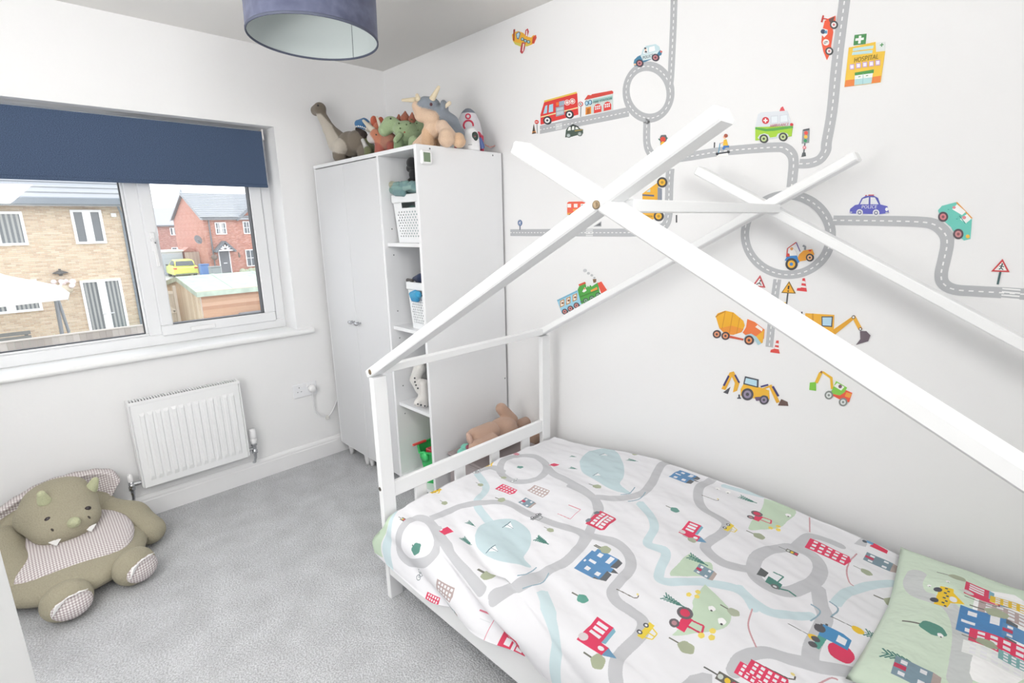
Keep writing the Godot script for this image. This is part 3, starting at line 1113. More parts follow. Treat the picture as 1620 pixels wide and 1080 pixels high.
func build_outside() -> void:
	var buff := brick_mat("buff_brick", [Color("dbc4a6"), Color("dfcaad"), Color("d6bd9f"), Color("e1cdb2"), Color("d0b598")], Color("e4dccf"), 4)
	var red := brick_mat("red_brick", [Color("c98b76"), Color("c2806c"), Color("d1988a"), Color("bb7a68")], Color("d6c5ba"), 5)
	var red2 := brick_mat("old_red_brick", [Color("b98476"), Color("b07a70"), Color("c4958a"), Color("a97468")], Color("cbb9b0"), 6)
	var slate := mat("a3a6a9", 0.8)
	var gutter := mat("7b848c", 0.5)
	struct("ground", boxmesh(Vector3(-60, -3.2, -22), Vector3(60, -2.7, -0.8)), mat("b9b6ae", 0.95))
	struct("road", boxmesh(Vector3(-60, -3.2, -140), Vector3(60, -2.25, -22)), mat("c3c3c3", 0.95))

	# buff brick house opposite
	var h := thing("brick_house", "buff brick house with French doors seen through the fixed pane of the window", "house")
	put("wall", gable_walls(-12.0, 1.52, -2.7, 2.42, 5.2, -19.5, -28.5, -24.0), buff, h)
	var rf := put("roof", gable_prism(-12.2, 1.72, 2.5, 5.4, -19.1, -28.9, -24.0), slate, h)
	tile_courses(rf, -12.2, 1.72, 2.52, 5.42, -19.1, -24.0, 16, slate)
	var st := S()
	box(st, Vector3(-12.2, 2.36, -19.3), Vector3(1.72, 2.6, -19.02), 0.03)
	put("gutter", done(st), gutter, h)
	st = S()
	tube(st, curve([Vector3(1.30, 2.40, -19.2), Vector3(1.32, 2.28, -19.25), Vector3(1.38, 2.12, -19.42), Vector3(1.39, 1.9, -19.42)], 4), 0.04, 8)
	tube(st, [Vector3(1.39, 1.9, -19.42), Vector3(1.39, -2.6, -19.42)], 0.04, 8)
	put("downpipe", done(st), gutter, h)
	house_window(h, 0.03, 0.85, 1.11, 2.22, -19.5, 2)
	house_window(h, -2.55, -1.13, 1.13, 2.16, -19.5, 2, 0, "window", true)
	house_window(h, -3.3, -1.14, -0.96, 0.05, -19.5, 3, 0, "window", true)
	house_window(h, -0.09, 1.03, -2.6, -0.10, -19.5, 2, 0, "french_door", true)
	for x in [0.36, 0.58]:
		put("door_handle", boxmesh(Vector3(x - 0.02, -1.3, -19.43), Vector3(x + 0.1, -1.26, -19.38), 0.01), mat("d8d9da", 0.3), h)
	put("vent", boxmesh(Vector3(1.1, 1.98, -19.5), Vector3(1.25, 2.12, -19.42), 0.02), mat("f2f0ec", 0.5), h)

	var wl := thing("wall_lantern", "dark outside lamp on the buff brick wall above the parasol", "lamp", Vector3(-0.53, 0.23, -19.42))
	st = S()
	lathe(st, Transform3D.IDENTITY, [Vector2(0.0, 0.06), Vector2(0.05, 0.05), Vector2(0.2, -0.02), Vector2(0.2, -0.04), Vector2(0.06, -0.06), Vector2(0.05, -0.12), Vector2(0, -0.13)], 14)
	box(st, Vector3(-0.03, -0.1, -0.07), Vector3(0.03, 0.1, -0.02))
	put("shade", done(st), mat("4b4b4b", 0.5), wl)
	var hb := thing("hanging_basket", "pale pink hanging flower basket on the buff brick wall", "flowers", Vector3(-0.55, -0.22, -19.2))
	var rng := RandomNumberGenerator.new()
	rng.seed = 3
	for i in 14:
		st = S()
		ball(st, Vector3(rng.randf_range(-0.3, 0.3), rng.randf_range(-0.12, 0.16), rng.randf_range(-0.15, 0.15)), Vector3.ONE * rng.randf_range(0.06, 0.1), 8)
		put("flower", done(st), mat("f6e9ea", 0.8), hb)
	st = S()
	ball(st, Vector3(0, -0.12, 0), Vector3(0.25, 0.16, 0.18), 12)
	put("basket", done(st), mat("cbbfa8", 0.9), hb)

	# cantilever parasol
	var ps := thing("parasol", "large cream cantilever parasol open in the neighbouring garden", "parasol", Vector3(-2.2, -2.7, -16.5))
	st = S()
	var cream := mat("fbf8f2", 0.85)
	var e := 1.5
	var top := Vector3(0, 3.22, 0)
	var c := [Vector3(-e, 2.6, e), Vector3(e, 2.6, e), Vector3(e, 2.6, -e), Vector3(-e, 2.6, -e)]
	for k in 4:
		tri(st, c[k], c[(k + 1) % 4], top)
	put("canopy", done(st), cream, ps)
	st = S()
	for k in 4:
		var a: Vector3 = c[k]
		var b: Vector3 = c[(k + 1) % 4]
		var m_ := (a + b) * 0.5
		for q in [[a, m_], [m_, b]]:
			quad(st, q[0] * Vector3(0.96, 1, 0.96) + Vector3(0, -0.22, 0), q[1] * Vector3(0.96, 1, 0.96) + Vector3(0, -0.17, 0), q[1], q[0])
	put("valance", done(st), cream, ps)
	st = S()
	for k in 4:
		tri(st, c[k] * 0.27 + Vector3(0, 2.34, 0), c[(k + 1) % 4] * 0.27 + Vector3(0, 2.34, 0), top + Vector3(0, 0.10, 0))
	put("vent_cap", done(st), cream, ps)
	st = S()
	tube(st, [Vector3(1.25, 0, -0.9), Vector3(1.32, 2.5, -0.95)], 0.05, 8)
	tube(st, [Vector3(1.32, 2.5, -0.95), Vector3(0, 3.15, 0)], 0.04, 8)
	tube(st, [Vector3(1.55, 0, -0.9), Vector3(1.36, 2.3, -0.95)], 0.04, 8)
	put("mast", done(st), mat("8b9097", 0.4), ps)

	# garden things behind the fence
	var gt := thing("garden_table", "garden table under a green cover behind the grey fence", "table", Vector3(-2.6, -2.7, -15.2))
	put("cover", boxmesh(Vector3(-0.9, 0.55, -0.5), Vector3(1.05, 1.42, 0.5), 0.12), mat("8fb3a0", 0.8), gt)
	for x in [-0.8, 0.95]:
		put("leg", boxmesh(Vector3(x - 0.04, 0, -0.4), Vector3(x + 0.04, 0.6, -0.3), 0.01), mat("8a8a88", 0.6), gt)
	var bn := thing("garden_bench", "grey slatted garden bench beyond the green covered table", "bench", Vector3(-2.6, -2.7, -17.2))
	for i in 4:
		put("slat", boxmesh(Vector3(-1.1, 0.95 + i * 0.13, 0.02 * i), Vector3(1.0, 1.05 + i * 0.13, 0.02 * i + 0.03), 0.005), mat("8c8c8a", 0.7), bn)
	for x in [-1.0, 0.9]:
		put("leg", boxmesh(Vector3(x - 0.04, 0, -0.02), Vector3(x + 0.04, 1.4, 0.0), 0.01), mat("7b7b7a", 0.7), bn)
	var pl := thing("spiky_plant", "small yellow-green spiky plant beside the parasol mast", "plant", Vector3(-1.02, -2.7, -15.8))
	for i in 16:
		st = S()
		var a := rng.randf() * TAU
		var r := rng.randf_range(0.15, 0.4)
		rings(st, curve([Vector3(0, 0.6, 0), Vector3(cos(a) * r * 0.5, 1.2, sin(a) * r * 0.5), Vector3(cos(a) * r, rng.randf_range(1.25, 1.5), sin(a) * r)], 3), [0.03, 0.03, 0.03, 0.025, 0.02, 0.01, 0.004], 5)
		put("leaf", done(st), mat("c7cf9c", 0.8), pl)
	st = S()
	lathe(st, Transform3D.IDENTITY, [Vector2(0, 0), Vector2(0.16, 0), Vector2(0.2, 0.6), Vector2(0, 0.62)], 12)
	put("pot", done(st), mat("8e8a84", 0.8), pl)
	var bag := thing("turquoise_bag", "turquoise bag heaped against the buff brick house beside the downpipe", "bag", Vector3(1.12, -2.7, -18.9))
	blob("bag_body", [[Vector3(0, 0.3, 0), Vector3(0.42, 0.5, 0.3), Basis.IDENTITY, "8fd5c9"], [Vector3(-0.2, 0.75, 0), Vector3(0.25, 0.2, 0.2), Basis.IDENTITY, "9adccf"], [Vector3(0.2, 0.8, 0.05), Vector3(0.25, 0.18, 0.2), Basis.IDENTITY, "84cdc2"]], 0.05, 0.1, bag, vcol(0.6))

	# grey board fence below the fixed pane
	var fn := thing("board_fence", "weathered grey board fence running below the fixed window pane", "fence", Vector3(0, -2.7, -13.3))
	var tones := [mat("a59e97", 0.9), mat("9b938b", 0.9), mat("aea7a0", 0.9), mat("938b84", 0.9)]
	for i in 44:
		var x := 0.62 - i * 0.13
		put("board", boxmesh(Vector3(x - 0.128, 0.05, -0.01), Vector3(x, 1.74 + rng.randf_range(-0.008, 0.008), 0.012), 0.003), tones[rng.randi() % 4], fn)
	put("capping_rail", boxmesh(Vector3(-5.2, 1.74, -0.035), Vector3(0.64, 1.775, 0.035), 0.004), mat("bdb6ae", 0.8), fn)
	put("post", boxmesh(Vector3(0.62, 0, -0.05), Vector3(0.72, 1.8, 0.05), 0.005), tones[0], fn)

	# timber shed with a green felt roof
	var sh := thing("timber_shed", "timber garden shed with a pale green felt roof below the opening sash", "shed")
	var felt := StandardMaterial3D.new()
	felt.albedo_color = Color("c3d3c2")
	felt.roughness = 0.95
	felt.albedo_texture = noise_tex(256, 0.02, 41, Color(0.86, 0.86, 0.86), Color(1, 1, 1), 4)
	felt.uv1_triplanar = true
	felt.uv1_scale = Vector3.ONE * 0.4
	var wood := [mat("c9a184", 0.8), mat("c2977a", 0.8), mat("d2ad92", 0.8), mat("bb9074", 0.8)]
	put("roof", gable_prism(2.82, 7.4, -0.64, -0.24, -17.45, -22.8, -20.1), felt, sh)
	for x in [4.1, 5.6]:
		st = S()
		bar(st, Vector3(x, -0.632, -17.46), Vector3(x, -0.232, -20.1), Vector3.RIGHT, 0.12, 0.012, 0.0)
		put("felt_lap", done(st), mat("b3c5b3", 0.95), sh)
	put("fascia", boxmesh(Vector3(2.82, -0.79, -17.50), Vector3(7.4, -0.63, -17.455), 0.005), wood[2], sh)
	for i in 14:
		var y := -0.79 - i * 0.135
		st = S()
		bar(st, Vector3(2.98, y - 0.07, -17.64), Vector3(7.2, y - 0.07, -17.64), Vector3(0, 1, 0.08), 0.14, 0.022, 0.003)
		put("cladding_board", done(st), wood[rng.randi() % 4], sh)
	for i in 34:
		var z := -17.68 - i * 0.145
		var ytop := -0.72 + 0.4 * (1.0 - absf(z + 20.1) / 2.65)
		put("gable_board", boxmesh(Vector3(2.95, -2.7, z - 0.142), Vector3(2.98, ytop, z), 0.003), [mat("d9c6ab", 0.85), mat("d2bea2", 0.85), mat("dfceb6", 0.85)][rng.randi() % 3], sh)
	for z in [-17.9, -18.6]:
		put("batten", boxmesh(Vector3(2.91, -2.7, z - 0.05), Vector3(2.95, -0.72, z + 0.05), 0.003), mat("e0d0b8", 0.85), sh)
	st = S()
	bar(st, Vector3(2.90, -0.72, -17.5), Vector3(2.90, -0.30, -20.1), Vector3.RIGHT, 0.04, 0.12, 0.003)
	put("bargeboard", done(st), mat("d9c8b0", 0.8), sh)
	var gb := thing("storage_box", "dark grey storage box standing in front of the timber shed", "box")
	put("box_body", boxmesh(Vector3(4.1, -2.7, -17.3), Vector3(5.6, -1.6, -16.7), 0.02), mat("75777a", 0.6), gb)
	put("lid", boxmesh(Vector3(4.05, -1.6, -17.35), Vector3(5.65, -1.52, -16.65), 0.02), mat("84868a", 0.6), gb)

	# gate beside the shed
	var gate := thing("garden_gate", "braced wooden garden gate standing beside the shed", "gate", Vector3(-0.3, -2.7, -20.3))
	for i in 6:
		var x := 2.3 + i * 0.115
		put("board", boxmesh(Vector3(x, 0.05, -0.03), Vector3(x + 0.112, 1.92, -0.01), 0.003), [mat("cfc3b0", 0.9), mat("c6b9a6", 0.9)][i % 2], gate)
	st = S()
	for y in [0.25, 1.05, 1.8]:
		box(st, Vector3(2.3, y, -0.01), Vector3(2.99, y + 0.1, 0.03), 0.003)
	put("rail", done(st), mat("ddd2c1", 0.9), gate)
	st = S()
	bar(st, Vector3(2.32, 1.75, 0.01), Vector3(2.97, 1.12, 0.01), Vector3.BACK, 0.04, 0.1, 0.003)
	put("brace", done(st), mat("ddd2c1", 0.9), gate)
	put("post", boxmesh(Vector3(3.0, 0, -0.06), Vector3(3.1, 2.1, 0.06), 0.005), mat("d5cabb", 0.9), gate)
	put("post", boxmesh(Vector3(2.19, 0, -0.06), Vector3(2.29, 2.1, 0.06), 0.005), mat("d5cabb", 0.9), gate)

	# red brick house to the right
	var r := thing("brick_house", "red brick house with a dark front door under a gabled porch canopy", "house")
	put("wall", gable_walls(11.0, 22.0, -2.25, 2.53, 4.75, -47.0, -57.0, -52.0), red, r)
	rf = put("roof", gable_prism(10.75, 22.2, 2.55, 4.85, -46.7, -57.3, -52.0), slate, r)
	tile_courses(rf, 10.75, 22.2, 2.57, 4.87, -46.7, -52.0, 14, slate)
	st = S()
	tri(st, Vector3(13.9, 2.53, -46.98), Vector3(18.3, 2.53, -46.98), Vector3(16.1, 4.4, -46.98))
	quad(st, Vector3(13.9, -2.25, -46.985), Vector3(18.3, -2.25, -46.985), Vector3(18.3, 2.53, -46.985), Vector3(13.9, 2.53, -46.985))
	put("front_gable", done(st), red, r)
	st = S()
	bar(st, Vector3(13.6, 2.35, -46.85), Vector3(16.1, 4.5, -46.85), Vector3.BACK, 0.3, 0.22, 0.0)
	bar(st, Vector3(18.6, 2.35, -46.85), Vector3(16.1, 4.5, -46.85), Vector3.BACK, 0.3, 0.22, 0.0)
	put("bargeboard", done(st), mat("84888c", 0.6), r)
	put("gutter", boxmesh(Vector3(10.9, 2.42, -46.85), Vector3(13.7, 2.54, -46.65), 0.03), mat("77797c", 0.5), r)
	st = S()
	tube(st, [Vector3(11.4, 2.45, -46.9), Vector3(11.4, -2.2, -46.9)], 0.06, 8)
	put("downpipe", done(st), mat("77797c", 0.5), r)
	house_window(r, 11.85, 12.72, 1.15, 2.17, -46.99, 2, 1)
	house_window(r, 14.1, 15.3, 1.13, 2.24, -46.98, 2, 1)
	house_window(r, 14.0, 15.6, -1.75, -0.24, -46.98, 2, 1)
	put("door_frame", boxmesh(Vector3(11.78, -2.25, -46.99), Vector3(12.72, -0.16, -46.92), 0.02), mat("f6f6f6", 0.4), r)
	var fd := put("front_door", boxmesh(Vector3(11.87, -2.2, -46.93), Vector3(12.63, -0.26, -46.89), 0.01), mat("6c6f73", 0.4), r)
	put("letterbox", boxmesh(Vector3(12.1, -1.36, -46.89), Vector3(12.4, -1.28, -46.87), 0.01), mat("e4e4e4", 0.3), fd)
	st = S()
	bar(st, Vector3(11.45, -0.32, -46.6), Vector3(12.25, 0.55, -46.6), Vector3.BACK, 0.8, 0.14, 0.0)
	bar(st, Vector3(13.05, -0.32, -46.6), Vector3(12.25, 0.55, -46.6), Vector3.BACK, 0.8, 0.14, 0.0)
	var pc := put("porch_canopy", done(st), mat("6f757a", 0.6), r)
	for k in 5:
		st = S()
		var a := PI * (0.14 + 0.18 * k)
		bar(st, Vector3(12.25 + cos(a) * 0.08, -0.14 + sin(a) * 0.08, -46.4), Vector3(12.25 + cos(a) * 0.52, -0.14 + sin(a) * 0.42, -46.4), Vector3.BACK, 0.05, 0.13, 0.0)
		put("sunburst_ray", done(st), mat("fafafa", 0.5), pc)
	put("porch_beam", boxmesh(Vector3(11.6, -0.26, -46.45), Vector3(12.9, -0.14, -46.35)), mat("fafafa", 0.5), pc)
	for x in [11.35, 13.35]:
		var wb := thing("hanging_basket" if x < 12 else "wall_lantern", "hanging basket beside the dark front door" if x < 12 else "small lantern on the red brick wall beside the dark door", "flowers" if x < 12 else "lamp", Vector3(x, -0.75, -46.55))
		st = S()
		ball(st, Vector3.ZERO, Vector3(0.26, 0.24, 0.2) if x < 12 else Vector3(0.1, 0.16, 0.12), 10)
		box(st, Vector3(-0.03, 0.1, -0.2), Vector3(0.03, 0.3, 0.0))
		put("basket" if x < 12 else "shade", done(st), mat("7b6f66", 0.8), wb)
	var sd := thing("satellite_dish", "grey satellite dish on the corner of the red brick house", "dish", Vector3(10.55, 0.75, -47.6))
	st = S()
	lathe(st, Transform3D(Basis(Vector3.RIGHT, PI / 2 - 0.3) * Basis(Vector3.FORWARD, 0.5), Vector3.ZERO), [Vector2(0, -0.06), Vector2(0.25, -0.03), Vector2(0.38, 0.05), Vector2(0.36, 0.05), Vector2(0.24, -0.01), Vector2(0, -0.03)], 20)
	put("dish_bowl", done(st), mat("8f979c", 0.5), sd)
	st = S()
	tube(st, [Vector3(0, -0.05, 0), Vector3(0.25, -0.3, 0.0)], 0.03, 6)
	tube(st, [Vector3(0, -0.3, 0.02), Vector3(0, -0.05, 0.4)], 0.015, 6)
	put("bracket", done(st), mat("7d8488", 0.5), sd)
	var hedge := thing("low_shrubs", "low green shrubs along the foot of the red brick house", "shrub")
	var hm := S()
	for i in 9:
		ball(hm, Vector3(13.4 + i * 0.35, -2.1, -46.4), Vector3(0.28, rng.randf_range(0.15, 0.28), 0.25), 8)
	put("foliage", done(hm), mat("aeb59b", 0.9), hedge).set_meta("kind", "stuff")

	# row house farther back
	var m2 := thing("brick_house", "long dull red brick house far back below the pylon", "house")
	put("wall", gable_walls(9.0, 26.0, -2.25, 2.3, 4.7, -80.0, -90.0, -85.0), red2, m2)
	put("roof", gable_prism(8.8, 26.2, 2.35, 4.8, -79.6, -90.4, -85.0), mat("abacae", 0.8), m2)
	put("gutter", boxmesh(Vector3(8.8, 2.2, -79.8), Vector3(26.2, 2.36, -79.55), 0.03), mat("77797c", 0.5), m2)
	for w in [[12.9, 13.95, 0.95, 2.05], [15.36, 16.15, 1.0, 2.02], [18.15, 19.1, 0.9, 2.05], [15.2, 16.6, -1.6, -0.6], [18.3, 19.6, -1.5, -0.5]]:
		house_window(m2, w[0], w[1], w[2], w[3], -80.0, 2, 0)

	# garages, side fence, bins and the yellow car
	var ga := thing("garage", "blue-grey garage doors behind the yellow car", "garage")
	put("wall", boxmesh(Vector3(6.6, -2.25, -53), Vector3(9.8, -0.2, -50.1)), mat("c9ccd2", 0.8), ga)
	for k in 2:
		var dr := put("garage_door", boxmesh(Vector3(6.7 + k * 1.55, -2.2, -50.15), Vector3(8.18 + k * 1.55, -0.45, -50.05), 0.02), mat("b6bec8", 0.5), ga)
		for i in 3:
			put("rib", boxmesh(Vector3(6.8 + k * 1.55, -1.85 + i * 0.5, -50.06), Vector3(8.08 + k * 1.55, -1.8 + i * 0.5, -50.03)), mat("a9b2bd", 0.5), dr)
	put("roof_edge", boxmesh(Vector3(6.5, -0.25, -53.1), Vector3(9.9, -0.12, -49.95), 0.02), mat("f0f0f0", 0.6), ga)
	var sf := thing("side_fence", "brown close-board fence beside the red brick house", "fence")
	for i in 8:
		put("board", boxmesh(Vector3(9.85 + i * 0.14, -2.25, -49.6), Vector3(9.985 + i * 0.14, -0.32, -49.55), 0.003), [mat("b9aaa0", 0.9), mat("c2b4aa", 0.9)][i % 2], sf)
	var out := thing("outbuilding", "small outbuilding with a red tiled roof behind the brown fence", "shed")
	put("wall", boxmesh(Vector3(9.95, -2.25, -51.9), Vector3(10.9, -0.3, -50.6)), red2, out)
	st = S()
	slab(st, Transform3D(Basis.IDENTITY, Vector3(0, 0, -52.0)), PackedVector2Array([Vector2(9.93, -0.3), Vector2(10.95, -0.3), Vector2(10.45, 0.08)]), 1.5)
	put("roof", done(st), mat("c49385", 0.8), out)
	for b in [["ground", "blue wheeled bin beside the red brick house", Vector3(9.95, -2.25, -44.6), "5f83b5", 0.62, 1.0], ["", "grey wheeled bin in front of the blue one", Vector3(10.3, -2.25, -43.0), "8a9290", 0.75, 0.85]]:
		var bin := thing("wheeled_bin", b[1], "bin", b[2])
		st = S()
		var w: float = b[4]
		var hh: float = b[5]
		for q in [[0.0, 0.42], [1.0, 0.5]]:
			pass
		bbox(st, Transform3D(Basis.IDENTITY, Vector3(0, hh / 2 + 0.03, 0)), Vector3(w, hh, w), 0.05)
		put("bin_body", done(st), mat(b[3], 0.5), bin)
		put("lid", boxmesh(Vector3(-w / 2 - 0.03, hh + 0.02, -w / 2), Vector3(w / 2 + 0.03, hh + 0.1, w / 2 + 0.05), 0.03), mat(b[3], 0.4), bin)
		for x in [-w / 2, w / 2 - 0.06]:
			put("wheel", boxmesh(Vector3(x, 0, -w / 2 - 0.05), Vector3(x + 0.06, 0.2, -w / 2 + 0.15), 0.04), mat("4a4a4a", 0.7), bin)
	car()
	pylon()


func car() -> void:
	var c := thing("car", "lime yellow hatchback parked with its rear to the window", "car", Vector3(8.85, -2.25, -45.5), -0.06)
	var y := mat("d6dc6a", 0.25)
	var st := S()
	# cross-sections from the rear bumper to the bonnet: z, half width, bottom, top
	var secs := [[0.0, 0.78, 0.32, 0.62], [0.02, 0.84, 0.28, 0.80], [-0.15, 0.88, 0.25, 0.96], [-0.9, 0.90, 0.24, 1.0], [-2.6, 0.90, 0.24, 0.98], [-3.6, 0.87, 0.26, 0.82], [-3.95, 0.78, 0.32, 0.6]]
	loft(st, secs, 0.10)
	put("car_body", done(st), y, c)
	st = S()
	loft(st, [[-0.12, 0.70, 0.93, 0.98], [-0.35, 0.70, 0.93, 1.38], [-0.6, 0.66, 0.93, 1.47], [-1.6, 0.66, 0.93, 1.48], [-2.1, 0.68, 0.93, 1.36], [-2.9, 0.74, 0.93, 0.97]], 0.12)
	put("cabin", done(st), y, c)
	st = S()
	quad(st, Vector3(-0.66, 1.0, -0.10), Vector3(0.66, 1.0, -0.10), Vector3(0.58, 1.36, -0.32), Vector3(-0.58, 1.36, -0.32))
	put("rear_window", done(st), mat("5a5f62", 0.15), c)
	for s in [-1.0, 1.0]:
		st = S()
		quad(st, Vector3(s * 0.72, 1.02, -0.5), Vector3(s * 0.72, 1.02, -2.5), Vector3(s * 0.66, 1.38, -2.0), Vector3(s * 0.66, 1.38, -0.6))
		put("side_window", done(st), mat("5a5f62", 0.15), c)
		put("tail_light", boxmesh(Vector3(s * 0.60, 0.72, -0.05), Vector3(s * 0.86, 0.86, 0.03), 0.02), mat("c8684f", 0.25), c)
		put("mirror", boxmesh(Vector3(s * 0.88, 0.95, -2.3), Vector3(s * 1.04, 1.08, -2.2), 0.03), mat("5b5d55", 0.4), c)
		for z in [-0.75, -3.2]:
			st = S()
			lathe(st, Transform3D(Basis(Vector3.FORWARD, PI / 2), Vector3(s * 0.72 - 0.09, 0.31, z)), [Vector2(0, 0), Vector2(0.31, 0), Vector2(0.31, 0.2), Vector2(0, 0.2)], 18)
			put("wheel", done(st), mat("4b4b4b", 0.7), c)
	put("number_plate", boxmesh(Vector3(-0.26, 0.46, 0.02), Vector3(0.26, 0.58, 0.035), 0.003), mat("e9d768", 0.4), c)
	put("bumper", boxmesh(Vector3(-0.8, 0.26, -0.1), Vector3(0.8, 0.38, 0.03), 0.04), mat("6d7064", 0.5), c)


func loft(st: SurfaceTool, secs: Array, rnd: float) -> void:
	var loops := []
	for s in secs:
		var l := []
		for p in [[-1, 0, 1, 0], [-1, 0, 0, 1], [-1, 1, 0, -1], [-1, 1, 1, 0], [1, 1, -1, 0], [1, 1, 0, -1], [1, 0, 0, 1], [1, 0, -1, 0]]:
			l.append(Vector3(p[0] * s[1] + p[2] * rnd, (s[3] if p[1] else s[2]) + p[3] * rnd * 0.6, s[0]))
		loops.append(l)
	st.set_smooth_group(-1)
	for i in loops.size() - 1:
		for k in 8:
			quad(st, loops[i][(k + 1) % 8], loops[i][k], loops[i + 1][k], loops[i + 1][(k + 1) % 8])
	for e in [0, loops.size() - 1]:
		for k in range(1, 7):
			tri(st, loops[e][0], loops[e][k], loops[e][k + 1])


func pylon() -> void:
	var p := thing("pylon", "steel electricity pylon far away above the rooftops", "pylon", Vector3(68.5, -3, -300))
	var g := mat("b9bfc6", 0.6)
	var st := S()
	var lv := [0.0, 8.0, 14.0, 18.0, 21.5, 25.0]
	var wd := [4.0, 2.6, 1.6, 1.1, 0.8, 0.15]
	for i in 5:
		for s in [[-1, -1], [1, -1], [1, 1], [-1, 1]]:
			bar(st, Vector3(s[0] * wd[i], lv[i], s[1] * wd[i]), Vector3(s[0] * wd[i + 1], lv[i + 1], s[1] * wd[i + 1]), Vector3.RIGHT, 0.22, 0.22, 0.0)
			bar(st, Vector3(s[0] * wd[i], lv[i], s[1] * wd[i]), Vector3(-s[0] * wd[i + 1], lv[i + 1], s[1] * wd[i + 1]), Vector3.BACK, 0.14, 0.14, 0.0)
	put("lattice_tower", done(st), g, p)
	for y in [17.5, 21.0]:
		st = S()
		var w := 4.2 if y < 18 else 3.2
		bar(st, Vector3(-w, y, 0), Vector3(w, y, 0), Vector3.UP, 0.25, 0.25, 0.0)
		bar(st, Vector3(-w, y, 0), Vector3(0, y + 1.2, 0), Vector3.UP, 0.15, 0.15, 0.0)
		bar(st, Vector3(w, y, 0), Vector3(0, y + 1.2, 0), Vector3.UP, 0.15, 0.15, 0.0)
		put("cross_arm", done(st), g, p)
	for y in [17.3, 20.8]:
		for s in [-1.0, 1.0]:
			st = S()
			var w: float = (4.2 if y < 18 else 3.2) * s
			tube(st, curve([Vector3(w - 60, y + 3.0, 20), Vector3(w - 30, y + 0.2, 10), Vector3(w, y, 0), Vector3(w + 40, y - 0.4, -10), Vector3(w + 80, y + 3, -20)], 5), 0.05, 4)
			put("power_line", done(st), g, p)


